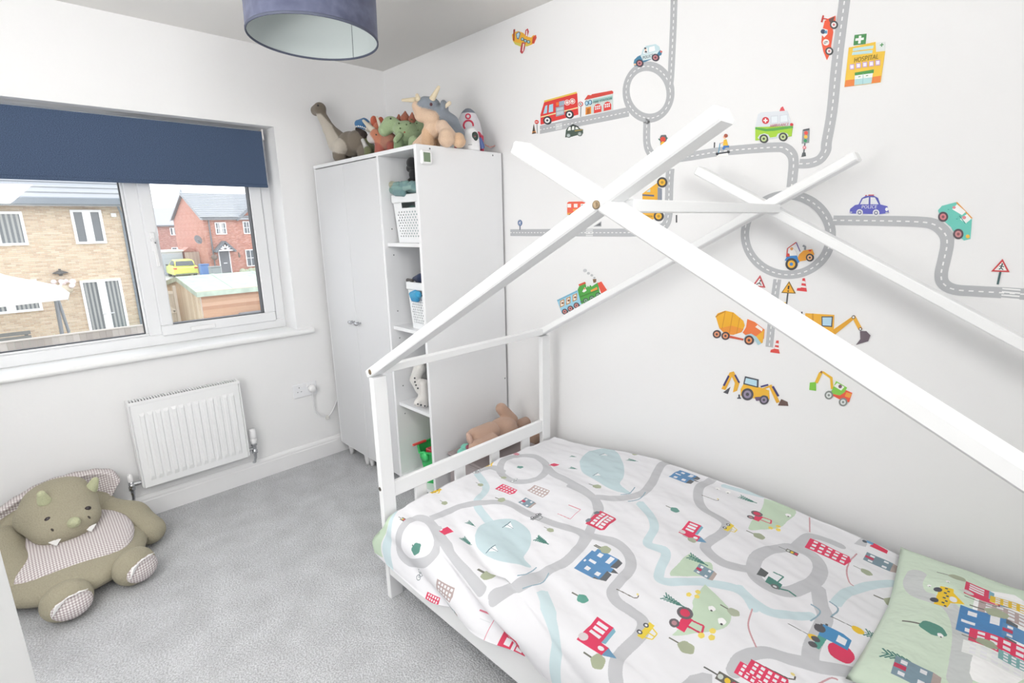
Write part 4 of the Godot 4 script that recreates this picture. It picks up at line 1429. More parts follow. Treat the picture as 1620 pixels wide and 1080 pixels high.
# ------------------------------------------------------------------ toys on, in and beside the wardrobe
func build_toys() -> void:
	var t: Node3D
	var st: SurfaceTool
	t = thing("plush_dinosaur", "grey-brown long-necked plush dinosaur at the window end of the wardrobe top", "soft toy", Vector3(-0.4600, 1.7950, 0.1900))
	blob("dino_body", [[Vector3(-0.0400, 0.3022, -0.0771), 0.0338, Vector3(-0.0400, 0.3000, -0.1261), 0.0288, "80766a"], [Vector3(-0.0300, 0.2763, -0.0728), 0.0196, Vector3(-0.0150, 0.1938, -0.0207), 0.0232, "80766a"], [Vector3(-0.0150, 0.1938, -0.0207), 0.0232, Vector3(0.0200, 0.1269, 0.0320), 0.0392, "80766a"], [Vector3(-0.0400, 0.2658, -0.0776), 0.0196, Vector3(-0.0300, 0.1815, -0.0155), 0.0284, "cdc5b8"], [Vector3(-0.0300, 0.1815, -0.0155), 0.0284, Vector3(-0.0100, 0.1056, 0.0195), 0.0462, "cdc5b8"], [Vector3(0.0400, 0.1007, 0.0988), Vector3(0.0777, 0.0671, 0.0600), Basis.IDENTITY, "80766a"], [Vector3(0.0500, 0.1084, 0.1528), 0.0594, Vector3(0.0900, 0.0846, 0.1601), 0.0494, "80766a"], [Vector3(0.0900, 0.0831, 0.1737), 0.0387, Vector3(0.1300, 0.0452, 0.2143), 0.0176, "80766a"], [Vector3(-0.0300, 0.0636, 0.0810), 0.0315, Vector3(-0.0300, 0.0336, 0.0810), 0.0350, "80766a"], [Vector3(0.0400, 0.0834, 0.0143), 0.0361, Vector3(0.0400, 0.0346, 0.0143), 0.0361, "80766a"], [Vector3(0.0600, 0.0591, 0.1888), 0.0348, Vector3(0.0600, 0.0334, 0.1888), 0.0348, "867c70"], [Vector3(0.1300, 0.0697, 0.1428), 0.0322, Vector3(0.1300, 0.0309, 0.1428), 0.0322, "7d7468"], [Vector3(-0.0300, 0.0813, 0.0993), 0.0417, Vector3(-0.0300, 0.0636, 0.0810), 0.0350, "cdc5b8"]], 0.0045, 0.012, t)
	st = S()
	ball(st, Vector3(-0.0700, 0.3077, -0.0344), Vector3(0.0056, 0.0056, 0.0056), 10)
	put("eye", done(st), mat("2a2523", 0.3), t)
	st = S()
	ball(st, Vector3(-0.0400, 0.3251, -0.1365), Vector3(0.0054, 0.0054, 0.0054), 10)
	put("eye", done(st), mat("2a2523", 0.3), t)
	t = thing("plush_dinosaur", "plush dinosaur with a blue snout and open dark mouth", "soft toy", Vector3(-0.4000, 1.7950, 0.4000))
	blob("upper_head", [[Vector3(-0.0200, 0.1930, -0.0170), 0.0206, Vector3(0.0000, 0.1917, 0.0079), 0.0308, "4f7fae"], [Vector3(0.0200, 0.1980, -0.0200), 0.0277, Vector3(0.0200, 0.1717, 0.0297), 0.0240, "d8d0c2"]], 0.0035, 0.008, t)
	blob("mouth", [[Vector3(-0.0150, 0.1690, -0.0373), 0.0138, Vector3(0.0000, 0.1400, -0.0144), 0.0225, "3a302e"], [Vector3(0.0000, 0.1400, -0.0144), 0.0225, Vector3(0.0200, 0.1101, -0.0209), 0.0227, "3a302e"]], 0.0035, 0.006, t)
	st = S()
	ball(st, Vector3(-0.0350, 0.1780, -0.0127), Vector3(0.0041, 0.0041, 0.0041), 10)
	put("tooth", done(st), mat("f6f4f0", 0.3), t)
	st = S()
	ball(st, Vector3(-0.0350, 0.1767, 0.0076), Vector3(0.0041, 0.0041, 0.0041), 10)
	put("tooth", done(st), mat("f6f4f0", 0.3), t)
	st = S()
	ball(st, Vector3(-0.0350, 0.1724, 0.0273), Vector3(0.0041, 0.0041, 0.0041), 10)
	put("tooth", done(st), mat("f6f4f0", 0.3), t)
	st = S()
	ball(st, Vector3(-0.0350, 0.1672, 0.0465), Vector3(0.0040, 0.0040, 0.0040), 10)
	put("tooth", done(st), mat("f6f4f0", 0.3), t)
	st = S()
	ball(st, Vector3(-0.0350, 0.1608, 0.0654), Vector3(0.0040, 0.0040, 0.0040), 10)
	put("tooth", done(st), mat("f6f4f0", 0.3), t)
	st = S()
	ball(st, Vector3(-0.0350, 0.1536, 0.0840), Vector3(0.0040, 0.0040, 0.0040), 10)
	put("tooth", done(st), mat("f6f4f0", 0.3), t)
	blob("dino_body", [[Vector3(0.0100, 0.1111, -0.0098), 0.0173, Vector3(0.0200, 0.0643, 0.0057), 0.0313, "7c8060"], [Vector3(0.0200, 0.0643, 0.0057), 0.0313, Vector3(0.0400, 0.0439, -0.0053), 0.0351, "6f7458"], [Vector3(-0.0100, 0.0513, 0.0429), 0.0205, Vector3(-0.0100, 0.0230, 0.0429), 0.0240, "7c8060"], [Vector3(0.0500, 0.0585, 0.0202), 0.0209, Vector3(0.0500, 0.0235, 0.0202), 0.0244, "7c8060"], [Vector3(-0.0200, 0.1052, 0.0157), 0.0103, Vector3(-0.0100, 0.0449, 0.0418), 0.0137, "d9d9d6"]], 0.004, 0.01, t)
	t = thing("plush_dinosaur", "rust red plush dinosaur with cream horns and a pale muzzle", "soft toy", Vector3(-0.4100, 1.7950, 0.5300))
	blob("dino_body", [[Vector3(-0.0450, 0.0927, 0.0373), Vector3(0.0245, 0.0245, 0.0245), Basis.IDENTITY, "d9d3d2"], [Vector3(-0.0300, 0.1099, 0.0582), 0.0293, Vector3(-0.0100, 0.0888, 0.0709), 0.0327, "c98468"], [Vector3(0.0000, 0.1857, -0.0004), Vector3(0.0215, 0.0281, 0.0132), Basis.IDENTITY, "c2664f"], [Vector3(0.0300, 0.1834, 0.0180), Vector3(0.0166, 0.0266, 0.0133), Basis.IDENTITY, "c2664f"], [Vector3(0.0100, 0.1428, 0.0267), Vector3(0.0364, 0.0364, 0.0198), Basis.IDENTITY, "c97a5f"], [Vector3(0.0200, 0.0803, 0.0878), Vector3(0.0492, 0.0459, 0.0492), Basis.IDENTITY, "b37f6d"], [Vector3(0.0100, 0.0741, 0.0541), 0.0396, Vector3(0.0400, 0.0677, 0.0782), 0.0463, "a4574c"], [Vector3(-0.0200, 0.0517, 0.0636), 0.0229, Vector3(-0.0200, 0.0252, 0.0636), 0.0262, "b5685c"], [Vector3(0.0400, 0.0638, 0.0029), 0.0236, Vector3(0.0400, 0.0227, 0.0029), 0.0236, "a85c52"], [Vector3(0.0100, 0.0461, 0.1355), 0.0259, Vector3(0.0100, 0.0280, 0.1355), 0.0292, "a4574c"], [Vector3(0.0800, 0.0604, 0.0626), 0.0269, Vector3(0.0800, 0.0258, 0.0626), 0.0269, "a4574c"]], 0.0045, 0.012, t)
	blob("horn", [[Vector3(-0.0300, 0.1350, 0.0306), 0.0164, Vector3(-0.0200, 0.1972, -0.0741), 0.0074, "e3dac8"]], 0.003, 0.004, t)
	blob("horn", [[Vector3(-0.0100, 0.1398, 0.0784), 0.0114, Vector3(-0.0100, 0.1995, 0.0440), 0.0052, "e3dac8"]], 0.003, 0.004, t)
	st = S()
	ball(st, Vector3(-0.0580, 0.1011, 0.1046), Vector3(0.0042, 0.0042, 0.0042), 10)
	put("eye", done(st), mat("4a3a30", 0.3), t)
	t = thing("plush_dinosaur", "green plush dinosaur with rust back spikes and dark spots", "soft toy", Vector3(-0.3400, 1.7950, 0.7400))
	blob("dino_body", [[Vector3(-0.0600, 0.1527, -0.0780), 0.0386, Vector3(-0.0850, 0.1252, -0.0950), 0.0305, "a9bf95"], [Vector3(-0.0500, 0.1549, -0.0642), 0.0321, Vector3(-0.0300, 0.1327, -0.0400), 0.0321, "a9bf95"], [Vector3(-0.0000, 0.1171, -0.0128), Vector3(0.0773, 0.0515, 0.0483), Basis.IDENTITY, "a9bf95"], [Vector3(0.0600, 0.1357, -0.0140), 0.0457, Vector3(0.1200, 0.1106, -0.0113), 0.0266, "a9bf95"], [Vector3(-0.0050, 0.0834, -0.0380), Vector3(0.0487, 0.0422, 0.0454), Basis.IDENTITY, "93ab80"], [Vector3(-0.0600, 0.0602, -0.0140), 0.0223, Vector3(-0.0600, 0.0245, -0.0140), 0.0255, "93ab80"], [Vector3(0.0400, 0.0832, -0.1304), 0.0235, Vector3(0.0400, 0.0258, -0.1304), 0.0269, "93ab80"], [Vector3(-0.0400, 0.0520, 0.0947), 0.0280, Vector3(-0.0400, 0.0299, 0.0947), 0.0311, "a9bf95"], [Vector3(0.0500, 0.0663, -0.0069), 0.0294, Vector3(0.0500, 0.0283, -0.0069), 0.0294, "a9bf95"], [Vector3(-0.0700, 0.0883, 0.0165), 0.0157, Vector3(-0.0900, 0.0635, 0.0104), 0.0126, "a9bf95"]], 0.0045, 0.012, t)
	blob("back_spike", [[Vector3(-0.0050, 0.1773, -0.0790), 0.0183, Vector3(-0.0050, 0.2041, -0.0756), 0.0052, "ad6a53"]], 0.003, 0.004, t)
	blob("back_spike", [[Vector3(-0.0000, 0.1854, -0.0276), 0.0261, Vector3(-0.0000, 0.2118, -0.0245), 0.0051, "ad6a53"]], 0.003, 0.004, t)
	blob("back_spike", [[Vector3(0.0100, 0.1738, 0.0182), 0.0199, Vector3(0.0100, 0.2000, 0.0212), 0.0051, "ad6a53"]], 0.003, 0.004, t)
	st = S()
	ball(st, Vector3(-0.0950, 0.1675, -0.0139), Vector3(0.0047, 0.0047, 0.0047), 10)
	put("eye", done(st), mat("2d332a", 0.3), t)
	st = S()
	ball(st, Vector3(-0.0650, 0.1456, 0.0102), Vector3(0.0044, 0.0044, 0.0044), 10)
	put("spot", done(st), mat("5d6f4c", 0.9), t)
	st = S()
	ball(st, Vector3(-0.0700, 0.1194, 0.0260), Vector3(0.0044, 0.0044, 0.0044), 10)
	put("spot", done(st), mat("5d6f4c", 0.9), t)
	st = S()
	ball(st, Vector3(-0.0600, 0.1332, 0.1008), Vector3(0.0043, 0.0043, 0.0043), 10)
	put("spot", done(st), mat("5d6f4c", 0.9), t)
	st = S()
	ball(st, Vector3(-0.0450, 0.1305, 0.1319), Vector3(0.0043, 0.0043, 0.0043), 10)
	put("spot", done(st), mat("5d6f4c", 0.9), t)
	st = S()
	ball(st, Vector3(-0.0600, 0.1321, 0.0680), Vector3(0.0043, 0.0043, 0.0043), 10)
	put("spot", done(st), mat("5d6f4c", 0.9), t)
	st = S()
	ball(st, Vector3(-0.0350, 0.1010, 0.1249), Vector3(0.0043, 0.0043, 0.0043), 10)
	put("spot", done(st), mat("5d6f4c", 0.9), t)
	st = S()
	ball(st, Vector3(-0.0700, 0.0970, 0.0624), Vector3(0.0043, 0.0043, 0.0043), 10)
	put("spot", done(st), mat("a9634c", 0.9), t)
	st = S()
	ball(st, Vector3(-0.0450, 0.1535, 0.0916), Vector3(0.0043, 0.0043, 0.0043), 10)
	put("spot", done(st), mat("5d6f4c", 0.9), t)
	t = thing("plush_dinosaur", "large grey and peach plush three-horned dinosaur sitting above the shelf bay", "soft toy", Vector3(-0.3300, 1.7950, 0.9200))
	blob("dino_body", [[Vector3(-0.0400, 0.1958, 0.0502), Vector3(0.0504, 0.0385, 0.0415), Basis.IDENTITY, "939ca6"], [Vector3(-0.0700, 0.2057, 0.0479), 0.0264, Vector3(-0.0900, 0.1881, 0.0393), 0.0205, "939ca6"], [Vector3(-0.1000, 0.1893, 0.0234), 0.0220, Vector3(-0.0900, 0.1497, 0.0404), 0.0294, "eacbb0"], [Vector3(-0.0900, 0.1497, 0.0404), 0.0294, Vector3(-0.0600, 0.1334, 0.0817), 0.0323, "eacbb0"], [Vector3(0.0050, 0.1913, 0.0975), Vector3(0.0444, 0.0267, 0.0148), Basis(Vector3.UP, 0.6), "939ca6"], [Vector3(-0.0100, 0.1542, 0.0752), 0.0417, Vector3(0.0500, 0.1173, 0.0678), 0.0518, "939ca6"], [Vector3(0.0500, 0.1173, 0.0678), 0.0518, Vector3(0.0800, 0.0779, 0.0857), 0.0399, "939ca6"], [Vector3(-0.0400, 0.0964, 0.0659), Vector3(0.0476, 0.0476, 0.0417), Basis.IDENTITY, "eacbb0"], [Vector3(-0.0300, 0.0955, 0.1209), 0.0294, Vector3(-0.0200, 0.0544, 0.1475), 0.0352, "ecd0b8"], [Vector3(0.0800, 0.1530, 0.0619), 0.0153, Vector3(0.0800, 0.1339, 0.0751), 0.0122, "939ca6"], [Vector3(-0.0700, 0.0725, 0.0549), 0.0267, Vector3(-0.0700, 0.0313, 0.0549), 0.0327, "e6c09d"], [Vector3(-0.0800, 0.0459, 0.0359), 0.0239, Vector3(-0.1100, 0.0171, 0.0194), 0.0209, "eacbb0"], [Vector3(-0.0400, 0.0456, 0.1584), 0.0350, Vector3(-0.0400, 0.0363, 0.1584), 0.0379, "eacbb0"], [Vector3(0.0200, 0.0408, 0.1762), 0.0265, Vector3(0.0200, 0.0311, 0.1762), 0.0324, "e8c4a2"], [Vector3(-0.0100, 0.0731, 0.0533), 0.0272, Vector3(-0.0100, 0.0360, 0.0299), 0.0275, "dcb592"]], 0.0045, 0.008, t)
	blob("horn", [[Vector3(-0.0900, 0.2225, -0.0029), 0.0118, Vector3(-0.1100, 0.2301, -0.0721), 0.0066, "efe0c2"]], 0.003, 0.004, t)
	blob("horn", [[Vector3(-0.0500, 0.2147, 0.0756), 0.0146, Vector3(-0.0400, 0.2621, 0.1194), 0.0075, "efe0c2"]], 0.003, 0.004, t)
	blob("horn", [[Vector3(-0.1000, 0.2197, 0.0368), 0.0131, Vector3(-0.1000, 0.2338, 0.0332), 0.0088, "efe0c2"]], 0.003, 0.004, t)
	blob("frill_edge", [[Vector3(-0.0150, 0.1721, 0.0979), 0.0074, Vector3(0.0100, 0.2003, 0.1300), 0.0094, "f1e3c9"]], 0.003, 0.005, t)
	st = S()
	ball(st, Vector3(-0.0950, 0.1807, 0.1290), Vector3(0.0074, 0.0074, 0.0074), 10)
	put("eye", done(st), mat("5a3138", 0.3), t)
	t = thing("plush_rocket", "white egg-shaped plush rocket with a grey tip and red rings", "soft toy", Vector3(-0.2000, 1.7950, 1.0000))
	t.position = Vector3(-0.1044, 1.7950, 0.9300)
	st = S()
	lathe(st, Transform3D.IDENTITY, [Vector2(0.0000, 0.0045), Vector2(0.0384, 0.0000), Vector2(0.0573, 0.0135), Vector2(0.0685, 0.0541), Vector2(0.0699, 0.0812), Vector2(0.0664, 0.1218), Vector2(0.0573, 0.1624), Vector2(0.0384, 0.1984)], 28)
	put("rocket_body", done(st), plush("eceaf0", 0.95), t)
	st = S()
	lathe(st, Transform3D.IDENTITY, [Vector2(0.0388, 0.1978), Vector2(0.0279, 0.2120), Vector2(0.0140, 0.2221), Vector2(0.0000, 0.2255)], 28)
	put("nose_cone", done(st), plush("8f96a3"), t)
	st = S()
	tube(st, [Vector3(-0.0244, 0.1776, 0.0436), Vector3(-0.0236, 0.1827, 0.0413), Vector3(-0.0248, 0.1867, 0.0381), Vector3(-0.0277, 0.1890, 0.0346), Vector3(-0.0313, 0.1891, 0.0310), Vector3(-0.0351, 0.1870, 0.0283), Vector3(-0.0387, 0.1830, 0.0274), Vector3(-0.0412, 0.1779, 0.0283), Vector3(-0.0425, 0.1727, 0.0312), Vector3(-0.0420, 0.1684, 0.0353), Vector3(-0.0399, 0.1660, 0.0397), Vector3(-0.0361, 0.1659, 0.0430), Vector3(-0.0318, 0.1682, 0.0451), Vector3(-0.0274, 0.1724, 0.0451), Vector3(-0.0244, 0.1776, 0.0436)], 0.0035, 8)
	put("red_ring", done(st), mat("d8475f", 0.8), t)
	st = S()
	tube(st, [Vector3(-0.0238, 0.1299, 0.0610), Vector3(-0.0221, 0.1367, 0.0598), Vector3(-0.0228, 0.1431, 0.0581), Vector3(-0.0252, 0.1487, 0.0556), Vector3(-0.0293, 0.1530, 0.0526), Vector3(-0.0343, 0.1556, 0.0490), Vector3(-0.0393, 0.1565, 0.0443), Vector3(-0.0444, 0.1556, 0.0398), Vector3(-0.0489, 0.1529, 0.0353), Vector3(-0.0524, 0.1487, 0.0313), Vector3(-0.0554, 0.1431, 0.0290), Vector3(-0.0571, 0.1367, 0.0282), Vector3(-0.0584, 0.1299, 0.0298), Vector3(-0.0581, 0.1234, 0.0327), Vector3(-0.0566, 0.1177, 0.0370)], 0.0045, 8)
	put("red_ring", done(st), mat("d8475f", 0.8), t)
	blob("fin", [[Vector3(-0.0000, 0.0929, 0.0732), 0.012, Vector3(0.0000, 0.0750, 0.0963), 0.008, "d8506a"], [Vector3(0.0000, 0.0750, 0.0963), 0.010, Vector3(0.0000, 0.0120, 0.0963), 0.010, "d8506a"]], 0.004, 0.006, t)
	blob("fin", [[Vector3(0.0000, 0.1142, -0.0916), 0.012, Vector3(-0.0000, 0.1007, -0.1084), 0.008, "d8506a"], [Vector3(-0.0000, 0.1007, -0.1084), 0.010, Vector3(-0.0000, 0.0120, -0.1084), 0.010, "d8506a"]], 0.004, 0.006, t)
	t = thing("baby_monitor", "white rounded baby monitor camera with a dark oval lens on the wardrobe corner", "camera", Vector3(-0.1883, 1.7960, 1.0450), -0.713)
	st = S()
	lathe(st, Transform3D.IDENTITY, [Vector2(0.0000, 0.0000), Vector2(0.0356, 0.0000), Vector2(0.0404, 0.0043), Vector2(0.0412, 0.0217), Vector2(0.0396, 0.0489), Vector2(0.0364, 0.0707), Vector2(0.0297, 0.0902), Vector2(0.0198, 0.1022), Vector2(0.0087, 0.1076), Vector2(0.0000, 0.1087)], 24)
	put("monitor_body", done(st), mat("f3f3f5", 0.3), t)
	st = S()
	ball(st, Vector3(0.0166, 0.0620, 0.0325), Vector3(0.0174, 0.0217, 0.0079), 16)
	put("lens", done(st), mat("3d4a44", 0.12), t)
	st = S()
	ball(st, Vector3(0.0174, 0.0620, 0.0396), Vector3(0.004, 0.004, 0.002), 8)
	put("lens_glint", done(st), mat("7c3a45", 0.2), t)
	put("badge", boxmesh(Vector3(-0.0166, 0.0217, 0.0396), Vector3(0.0020, 0.0245, 0.0414), 0.0003), mat("9a9ca2", 0.5), t)
	st = S()
	rings(st, curve([Vector3(0.0376, 0.0598, 0.0), Vector3(0.0495, 0.0326, 0.0), Vector3(0.0535, 0.0110, 0.0)], 5), [0.009, 0.010, 0.011, 0.011, 0.011, 0.011, 0.011, 0.011, 0.011, 0.010, 0.010], 10)
	put("blue_mount", done(st), mat("4b5f96", 0.4), t)
	t = thing("stick_toy", "thin reddish v-shaped stick toy on a flat grey base by the rocket", "toy", Vector3(-0.0537, 1.7960, 1.0300))
	st = S()
	tube(st, [Vector3(-0.0300, 0.0394, 0.0000), Vector3(0.0000, 0.0299, 0.0000), Vector3(0.0357, 0.0406, 0.0000)], 0.003, 6)
	put("stick", done(st), mat("c58f88", 0.7), t)
	put("flat_base", boxmesh(Vector3(-0.03, 0.0, -0.02), Vector3(0.06, 0.004, 0.02), 0.001), mat("c9c6c0", 0.8), t)
	basket("white perforated basket of folded teal clothes on the upper shelf", -0.495, 0.787, 1.048, 1.3625, 1.592, "7fa3a0")
	basket("white perforated basket with a blue cloth pulled through its handle on the middle shelf", -0.495, 0.868, 1.048, 0.9355, 1.172, "4a4f63")
	t = thing("folded_clothes", "teal patterned clothes piled above the rim of the upper basket", "clothes", Vector3(-0.4200, 1.5700, 0.9200))
	blob("cloth", [[Vector3(-0.0742, 0.0696, -0.1004), 0.0133, Vector3(-0.0742, 0.0675, -0.0694), 0.0163, "86aaa6"], [Vector3(-0.0795, 0.0512, -0.0978), 0.0134, Vector3(-0.0795, 0.0519, -0.0645), 0.0164, "94b5b0"], [Vector3(-0.0781, 0.0566, 0.0384), 0.0156, Vector3(-0.0781, 0.0465, 0.0967), 0.0154, "86aaa6"], [Vector3(-0.0745, 0.0507, 0.0427), 0.0133, Vector3(-0.0745, 0.0501, 0.0798), 0.0158, "b3b39b"], [Vector3(-0.0789, 0.0633, 0.0495), 0.0160, Vector3(-0.0789, 0.0555, 0.0886), 0.0114, "76999a"], [Vector3(-0.0847, 0.0493, 0.0009), 0.0138, Vector3(-0.0847, 0.0503, 0.0654), 0.0106, "94b5b0"], [Vector3(-0.0605, 0.0447, -0.0557), 0.0131, Vector3(-0.0605, 0.0459, 0.0042), 0.0160, "76999a"], [Vector3(-0.0584, 0.0606, -0.1164), 0.0145, Vector3(-0.0584, 0.0497, -0.0618), 0.0114, "86aaa6"], [Vector3(-0.0658, 0.0563, -0.0012), 0.0172, Vector3(-0.0658, 0.0466, 0.0298), 0.0122, "86aaa6"], [Vector3(-0.0517, 0.0508, -0.1877), 0.0188, Vector3(-0.0517, 0.0384, -0.1221), 0.0111, "94b5b0"], [Vector3(-0.0627, 0.0677, -0.0975), 0.0177, Vector3(-0.0627, 0.0591, -0.0280), 0.0111, "b3b39b"], [Vector3(-0.0859, 0.0547, -0.0949), 0.0146, Vector3(-0.0859, 0.0510, -0.0201), 0.0106, "86aaa6"], [Vector3(-0.0558, 0.0578, -0.0767), 0.0185, Vector3(-0.0558, 0.0538, -0.0219), 0.0119, "7fa3a0"], [Vector3(-0.0588, 0.0754, -0.1547), 0.0163, Vector3(-0.0588, 0.0673, -0.0780), 0.0141, "b3b39b"], [Vector3(-0.0865, 0.0311, -0.0827), 0.0155, Vector3(-0.0865, 0.0273, -0.0175), 0.0165, "76999a"], [Vector3(-0.0699, 0.0568, -0.1174), 0.0138, Vector3(-0.0699, 0.0501, -0.0678), 0.0134, "7fa3a0"], [Vector3(-0.0806, 0.0674, -0.0270), 0.0135, Vector3(-0.0806, 0.0673, 0.0097), 0.0156, "7fa3a0"], [Vector3(-0.0778, 0.0354, -0.0771), 0.0130, Vector3(-0.0778, 0.0241, -0.0229), 0.0145, "86aaa6"], [Vector3(-0.0825, 0.0647, -0.0254), 0.0173, Vector3(-0.0825, 0.0527, 0.0427), 0.0123, "76999a"], [Vector3(-0.0553, 0.0416, 0.0029), 0.0153, Vector3(-0.0553, 0.0341, 0.0589), 0.0120, "76999a"], [Vector3(-0.0483, 0.0630, 0.0312), 0.0177, Vector3(-0.0483, 0.0642, 0.0877), 0.0156, "7fa3a0"], [Vector3(-0.0535, 0.0573, -0.0058), 0.0174, Vector3(-0.0535, 0.0527, 0.0523), 0.0132, "76999a"], [Vector3(-0.0919, 0.0520, 0.0869), 0.0170, Vector3(-0.0919, 0.0438, 0.1118), 0.0108, "76999a"], [Vector3(-0.0525, 0.0445, 0.0172), 0.0132, Vector3(-0.0525, 0.0420, 0.0740), 0.0156, "76999a"], [Vector3(-0.0884, 0.0440, 0.0783), 0.0158, Vector3(-0.0884, 0.0399, 0.1083), 0.0116, "7fa3a0"], [Vector3(-0.0524, 0.0768, -0.1833), 0.0184, Vector3(-0.0524, 0.0747, -0.1391), 0.0114, "b3b39b"], [Vector3(-0.0481, 0.0654, -0.0880), 0.0148, Vector3(-0.0481, 0.0547, -0.0245), 0.0131, "86aaa6"], [Vector3(-0.0522, 0.0528, -0.1682), 0.0159, Vector3(-0.0522, 0.0430, -0.1183), 0.0158, "86aaa6"], [Vector3(-0.0100, 0.0379, -0.2258), 0.0228, Vector3(-0.0100, 0.0395, -0.0383), 0.0248, "7fa3a0"]], 0.003, 0.004, t)
	t = thing("soft_toy", "black fluffy soft toy standing in the upper basket against the side panel", "soft toy", Vector3(-0.4300, 1.6200, 1.0000))
	blob("fluffy_body", [[Vector3(-0.0150, 0.1160, -0.0983), Vector3(0.0273, 0.0273, 0.0273), Basis.IDENTITY, "333335"], [Vector3(-0.0100, 0.0950, -0.1187), Vector3(0.0214, 0.0214, 0.0245), Basis.IDENTITY, "2d2d2f"], [Vector3(-0.0100, 0.0640, -0.0955), Vector3(0.0244, 0.0274, 0.0244), Basis.IDENTITY, "333335"], [Vector3(-0.0050, 0.0332, -0.1115), Vector3(0.0307, 0.0184, 0.0276), Basis.IDENTITY, "2b2b2d"], [Vector3(0.0000, 0.0361, -0.1078), 0.0215, Vector3(0.0000, -0.0053, -0.1070), 0.0185, "2b2b2d"]], 0.004, 0.008, t)
	t = thing("red_cloth", "small red cloth beside the black soft toy", "cloth", Vector3(-0.4600, 1.6000, 1.0000))
	blob("cloth", [[Vector3(-0.0100, 0.0360, -0.0726), 0.0078, Vector3(-0.0100, 0.0350, -0.0362), 0.0089, "e06a68"]], 0.003, 0.004, t)
	t = thing("blue_cloth", "bright blue cloth hanging out of the middle basket handle", "cloth", Vector3(-0.5000, 1.1000, 0.9500))
	blob("cloth", [[Vector3(-0.0030, 0.0131, -0.0380), 0.0126, Vector3(-0.0030, 0.0221, -0.0042), 0.0140, "3f9fd0"], [Vector3(-0.0100, 0.0061, -0.0175), 0.0156, Vector3(-0.0100, 0.0159, 0.0267), 0.0185, "46a9d8"], [Vector3(-0.0120, -0.0088, -0.0107), 0.0125, Vector3(-0.0120, -0.0091, 0.0216), 0.0124, "3b96c8"]], 0.003, 0.006, t)
	t = thing("dark_clothes", "dark navy clothes on top of the middle basket", "clothes", Vector3(-0.4400, 1.1500, 1.0000))
	blob("cloth", [[Vector3(-0.0300, 0.0247, -0.1637), 0.0097, Vector3(-0.0300, 0.0239, -0.1243), 0.0096, "4f4a4a"], [Vector3(0.0100, 0.0249, -0.1548), 0.0162, Vector3(0.0100, 0.0343, -0.1037), 0.0256, "3f4a6b"], [Vector3(0.0200, 0.0016, -0.2005), 0.0198, Vector3(0.0200, 0.0060, -0.1320), 0.0227, "454c63"]], 0.004, 0.008, t)
	t = thing("plush_animal", "white plush animal with dark claws on the third shelf", "soft toy", Vector3(-0.4300, 0.5155, 0.9200))
	blob("animal_body", [[Vector3(0.0200, 0.1494, -0.1057), Vector3(0.0446, 0.0686, 0.0446), Basis.IDENTITY, "e9e7e3"], [Vector3(-0.0450, 0.2080, -0.0184), 0.0328, Vector3(-0.0600, 0.1448, -0.0433), 0.0265, "eceae6"], [Vector3(-0.0600, 0.1448, -0.0433), 0.0265, Vector3(-0.0500, 0.0912, -0.0234), 0.0232, "e9e7e3"], [Vector3(-0.0450, 0.1241, 0.0068), 0.0296, Vector3(-0.0450, 0.0252, 0.0068), 0.0263, "efece8"], [Vector3(-0.0550, 0.0496, 0.0021), 0.0231, Vector3(-0.0850, 0.0336, 0.0038), 0.0213, "efece8"]], 0.005, 0.012, t)
	st = S()
	ball(st, Vector3(-0.1050, 0.1747, 0.0198), Vector3(0.0048, 0.0048, 0.0048), 10)
	put("claw", done(st), mat("46484c", 0.3), t)
	st = S()
	ball(st, Vector3(-0.1100, 0.1575, 0.0280), Vector3(0.0048, 0.0048, 0.0048), 10)
	put("claw", done(st), mat("46484c", 0.3), t)
	st = S()
	ball(st, Vector3(-0.1000, 0.1366, 0.0196), Vector3(0.0048, 0.0048, 0.0048), 10)
	put("claw", done(st), mat("46484c", 0.3), t)
	st = S()
	ball(st, Vector3(-0.0900, 0.1173, 0.0198), Vector3(0.0049, 0.0049, 0.0049), 10)
	put("claw", done(st), mat("46484c", 0.3), t)
	st = S()
	ball(st, Vector3(-0.1150, 0.0455, 0.0483), Vector3(0.0048, 0.0048, 0.0048), 10)
	put("claw", done(st), mat("46484c", 0.3), t)
	st = S()
	ball(st, Vector3(-0.1100, 0.0440, 0.0685), Vector3(0.0048, 0.0048, 0.0048), 10)
	put("claw", done(st), mat("46484c", 0.3), t)
	st = S()
	ball(st, Vector3(-0.1000, 0.0406, 0.0868), Vector3(0.0048, 0.0048, 0.0048), 10)
	put("claw", done(st), mat("46484c", 0.3), t)
	t = thing("toy_bucket", "green toy bucket with a red rim strip in the bottom shelf bay", "bucket", Vector3(-0.425, 0.0965, 0.942))
	st = S()
	lathe(st, Transform3D.IDENTITY, [Vector2(0, 0), Vector2(0.075, 0), Vector2(0.11, 0.185), Vector2(0.118, 0.185), Vector2(0.118, 0.193), Vector2(0.107, 0.193), Vector2(0.072, 0.008), Vector2(0, 0.008)], 6, false)
	put("bucket_body", done(st), mat("3fbf6a", 0.4), t)
	put("red_strip", boxmesh(Vector3(-0.095, 0.192, -0.09), Vector3(-0.01, 0.204, -0.078), 0.002), mat("e0524f", 0.4), t)
	put("red_block", boxmesh(Vector3(-0.06, 0.14, -0.02), Vector3(0.03, 0.19, 0.06), 0.004), mat("c9444a", 0.4), t)
	st = S()
	lathe(st, Transform3D(Basis(Vector3.FORWARD, PI / 2), Vector3(-0.104, 0.165, 0.02)), [Vector2(0, 0), Vector2(0.03, 0), Vector2(0.03, 0.012), Vector2(0.02, 0.016), Vector2(0, 0.016)], 16)
	put("handle_boss", done(st), mat("45c973", 0.4), t)
	t = thing("toy_truck", "lime green toy truck cab standing behind the green bucket", "toy", Vector3(-0.30, 0.0965, 0.955))
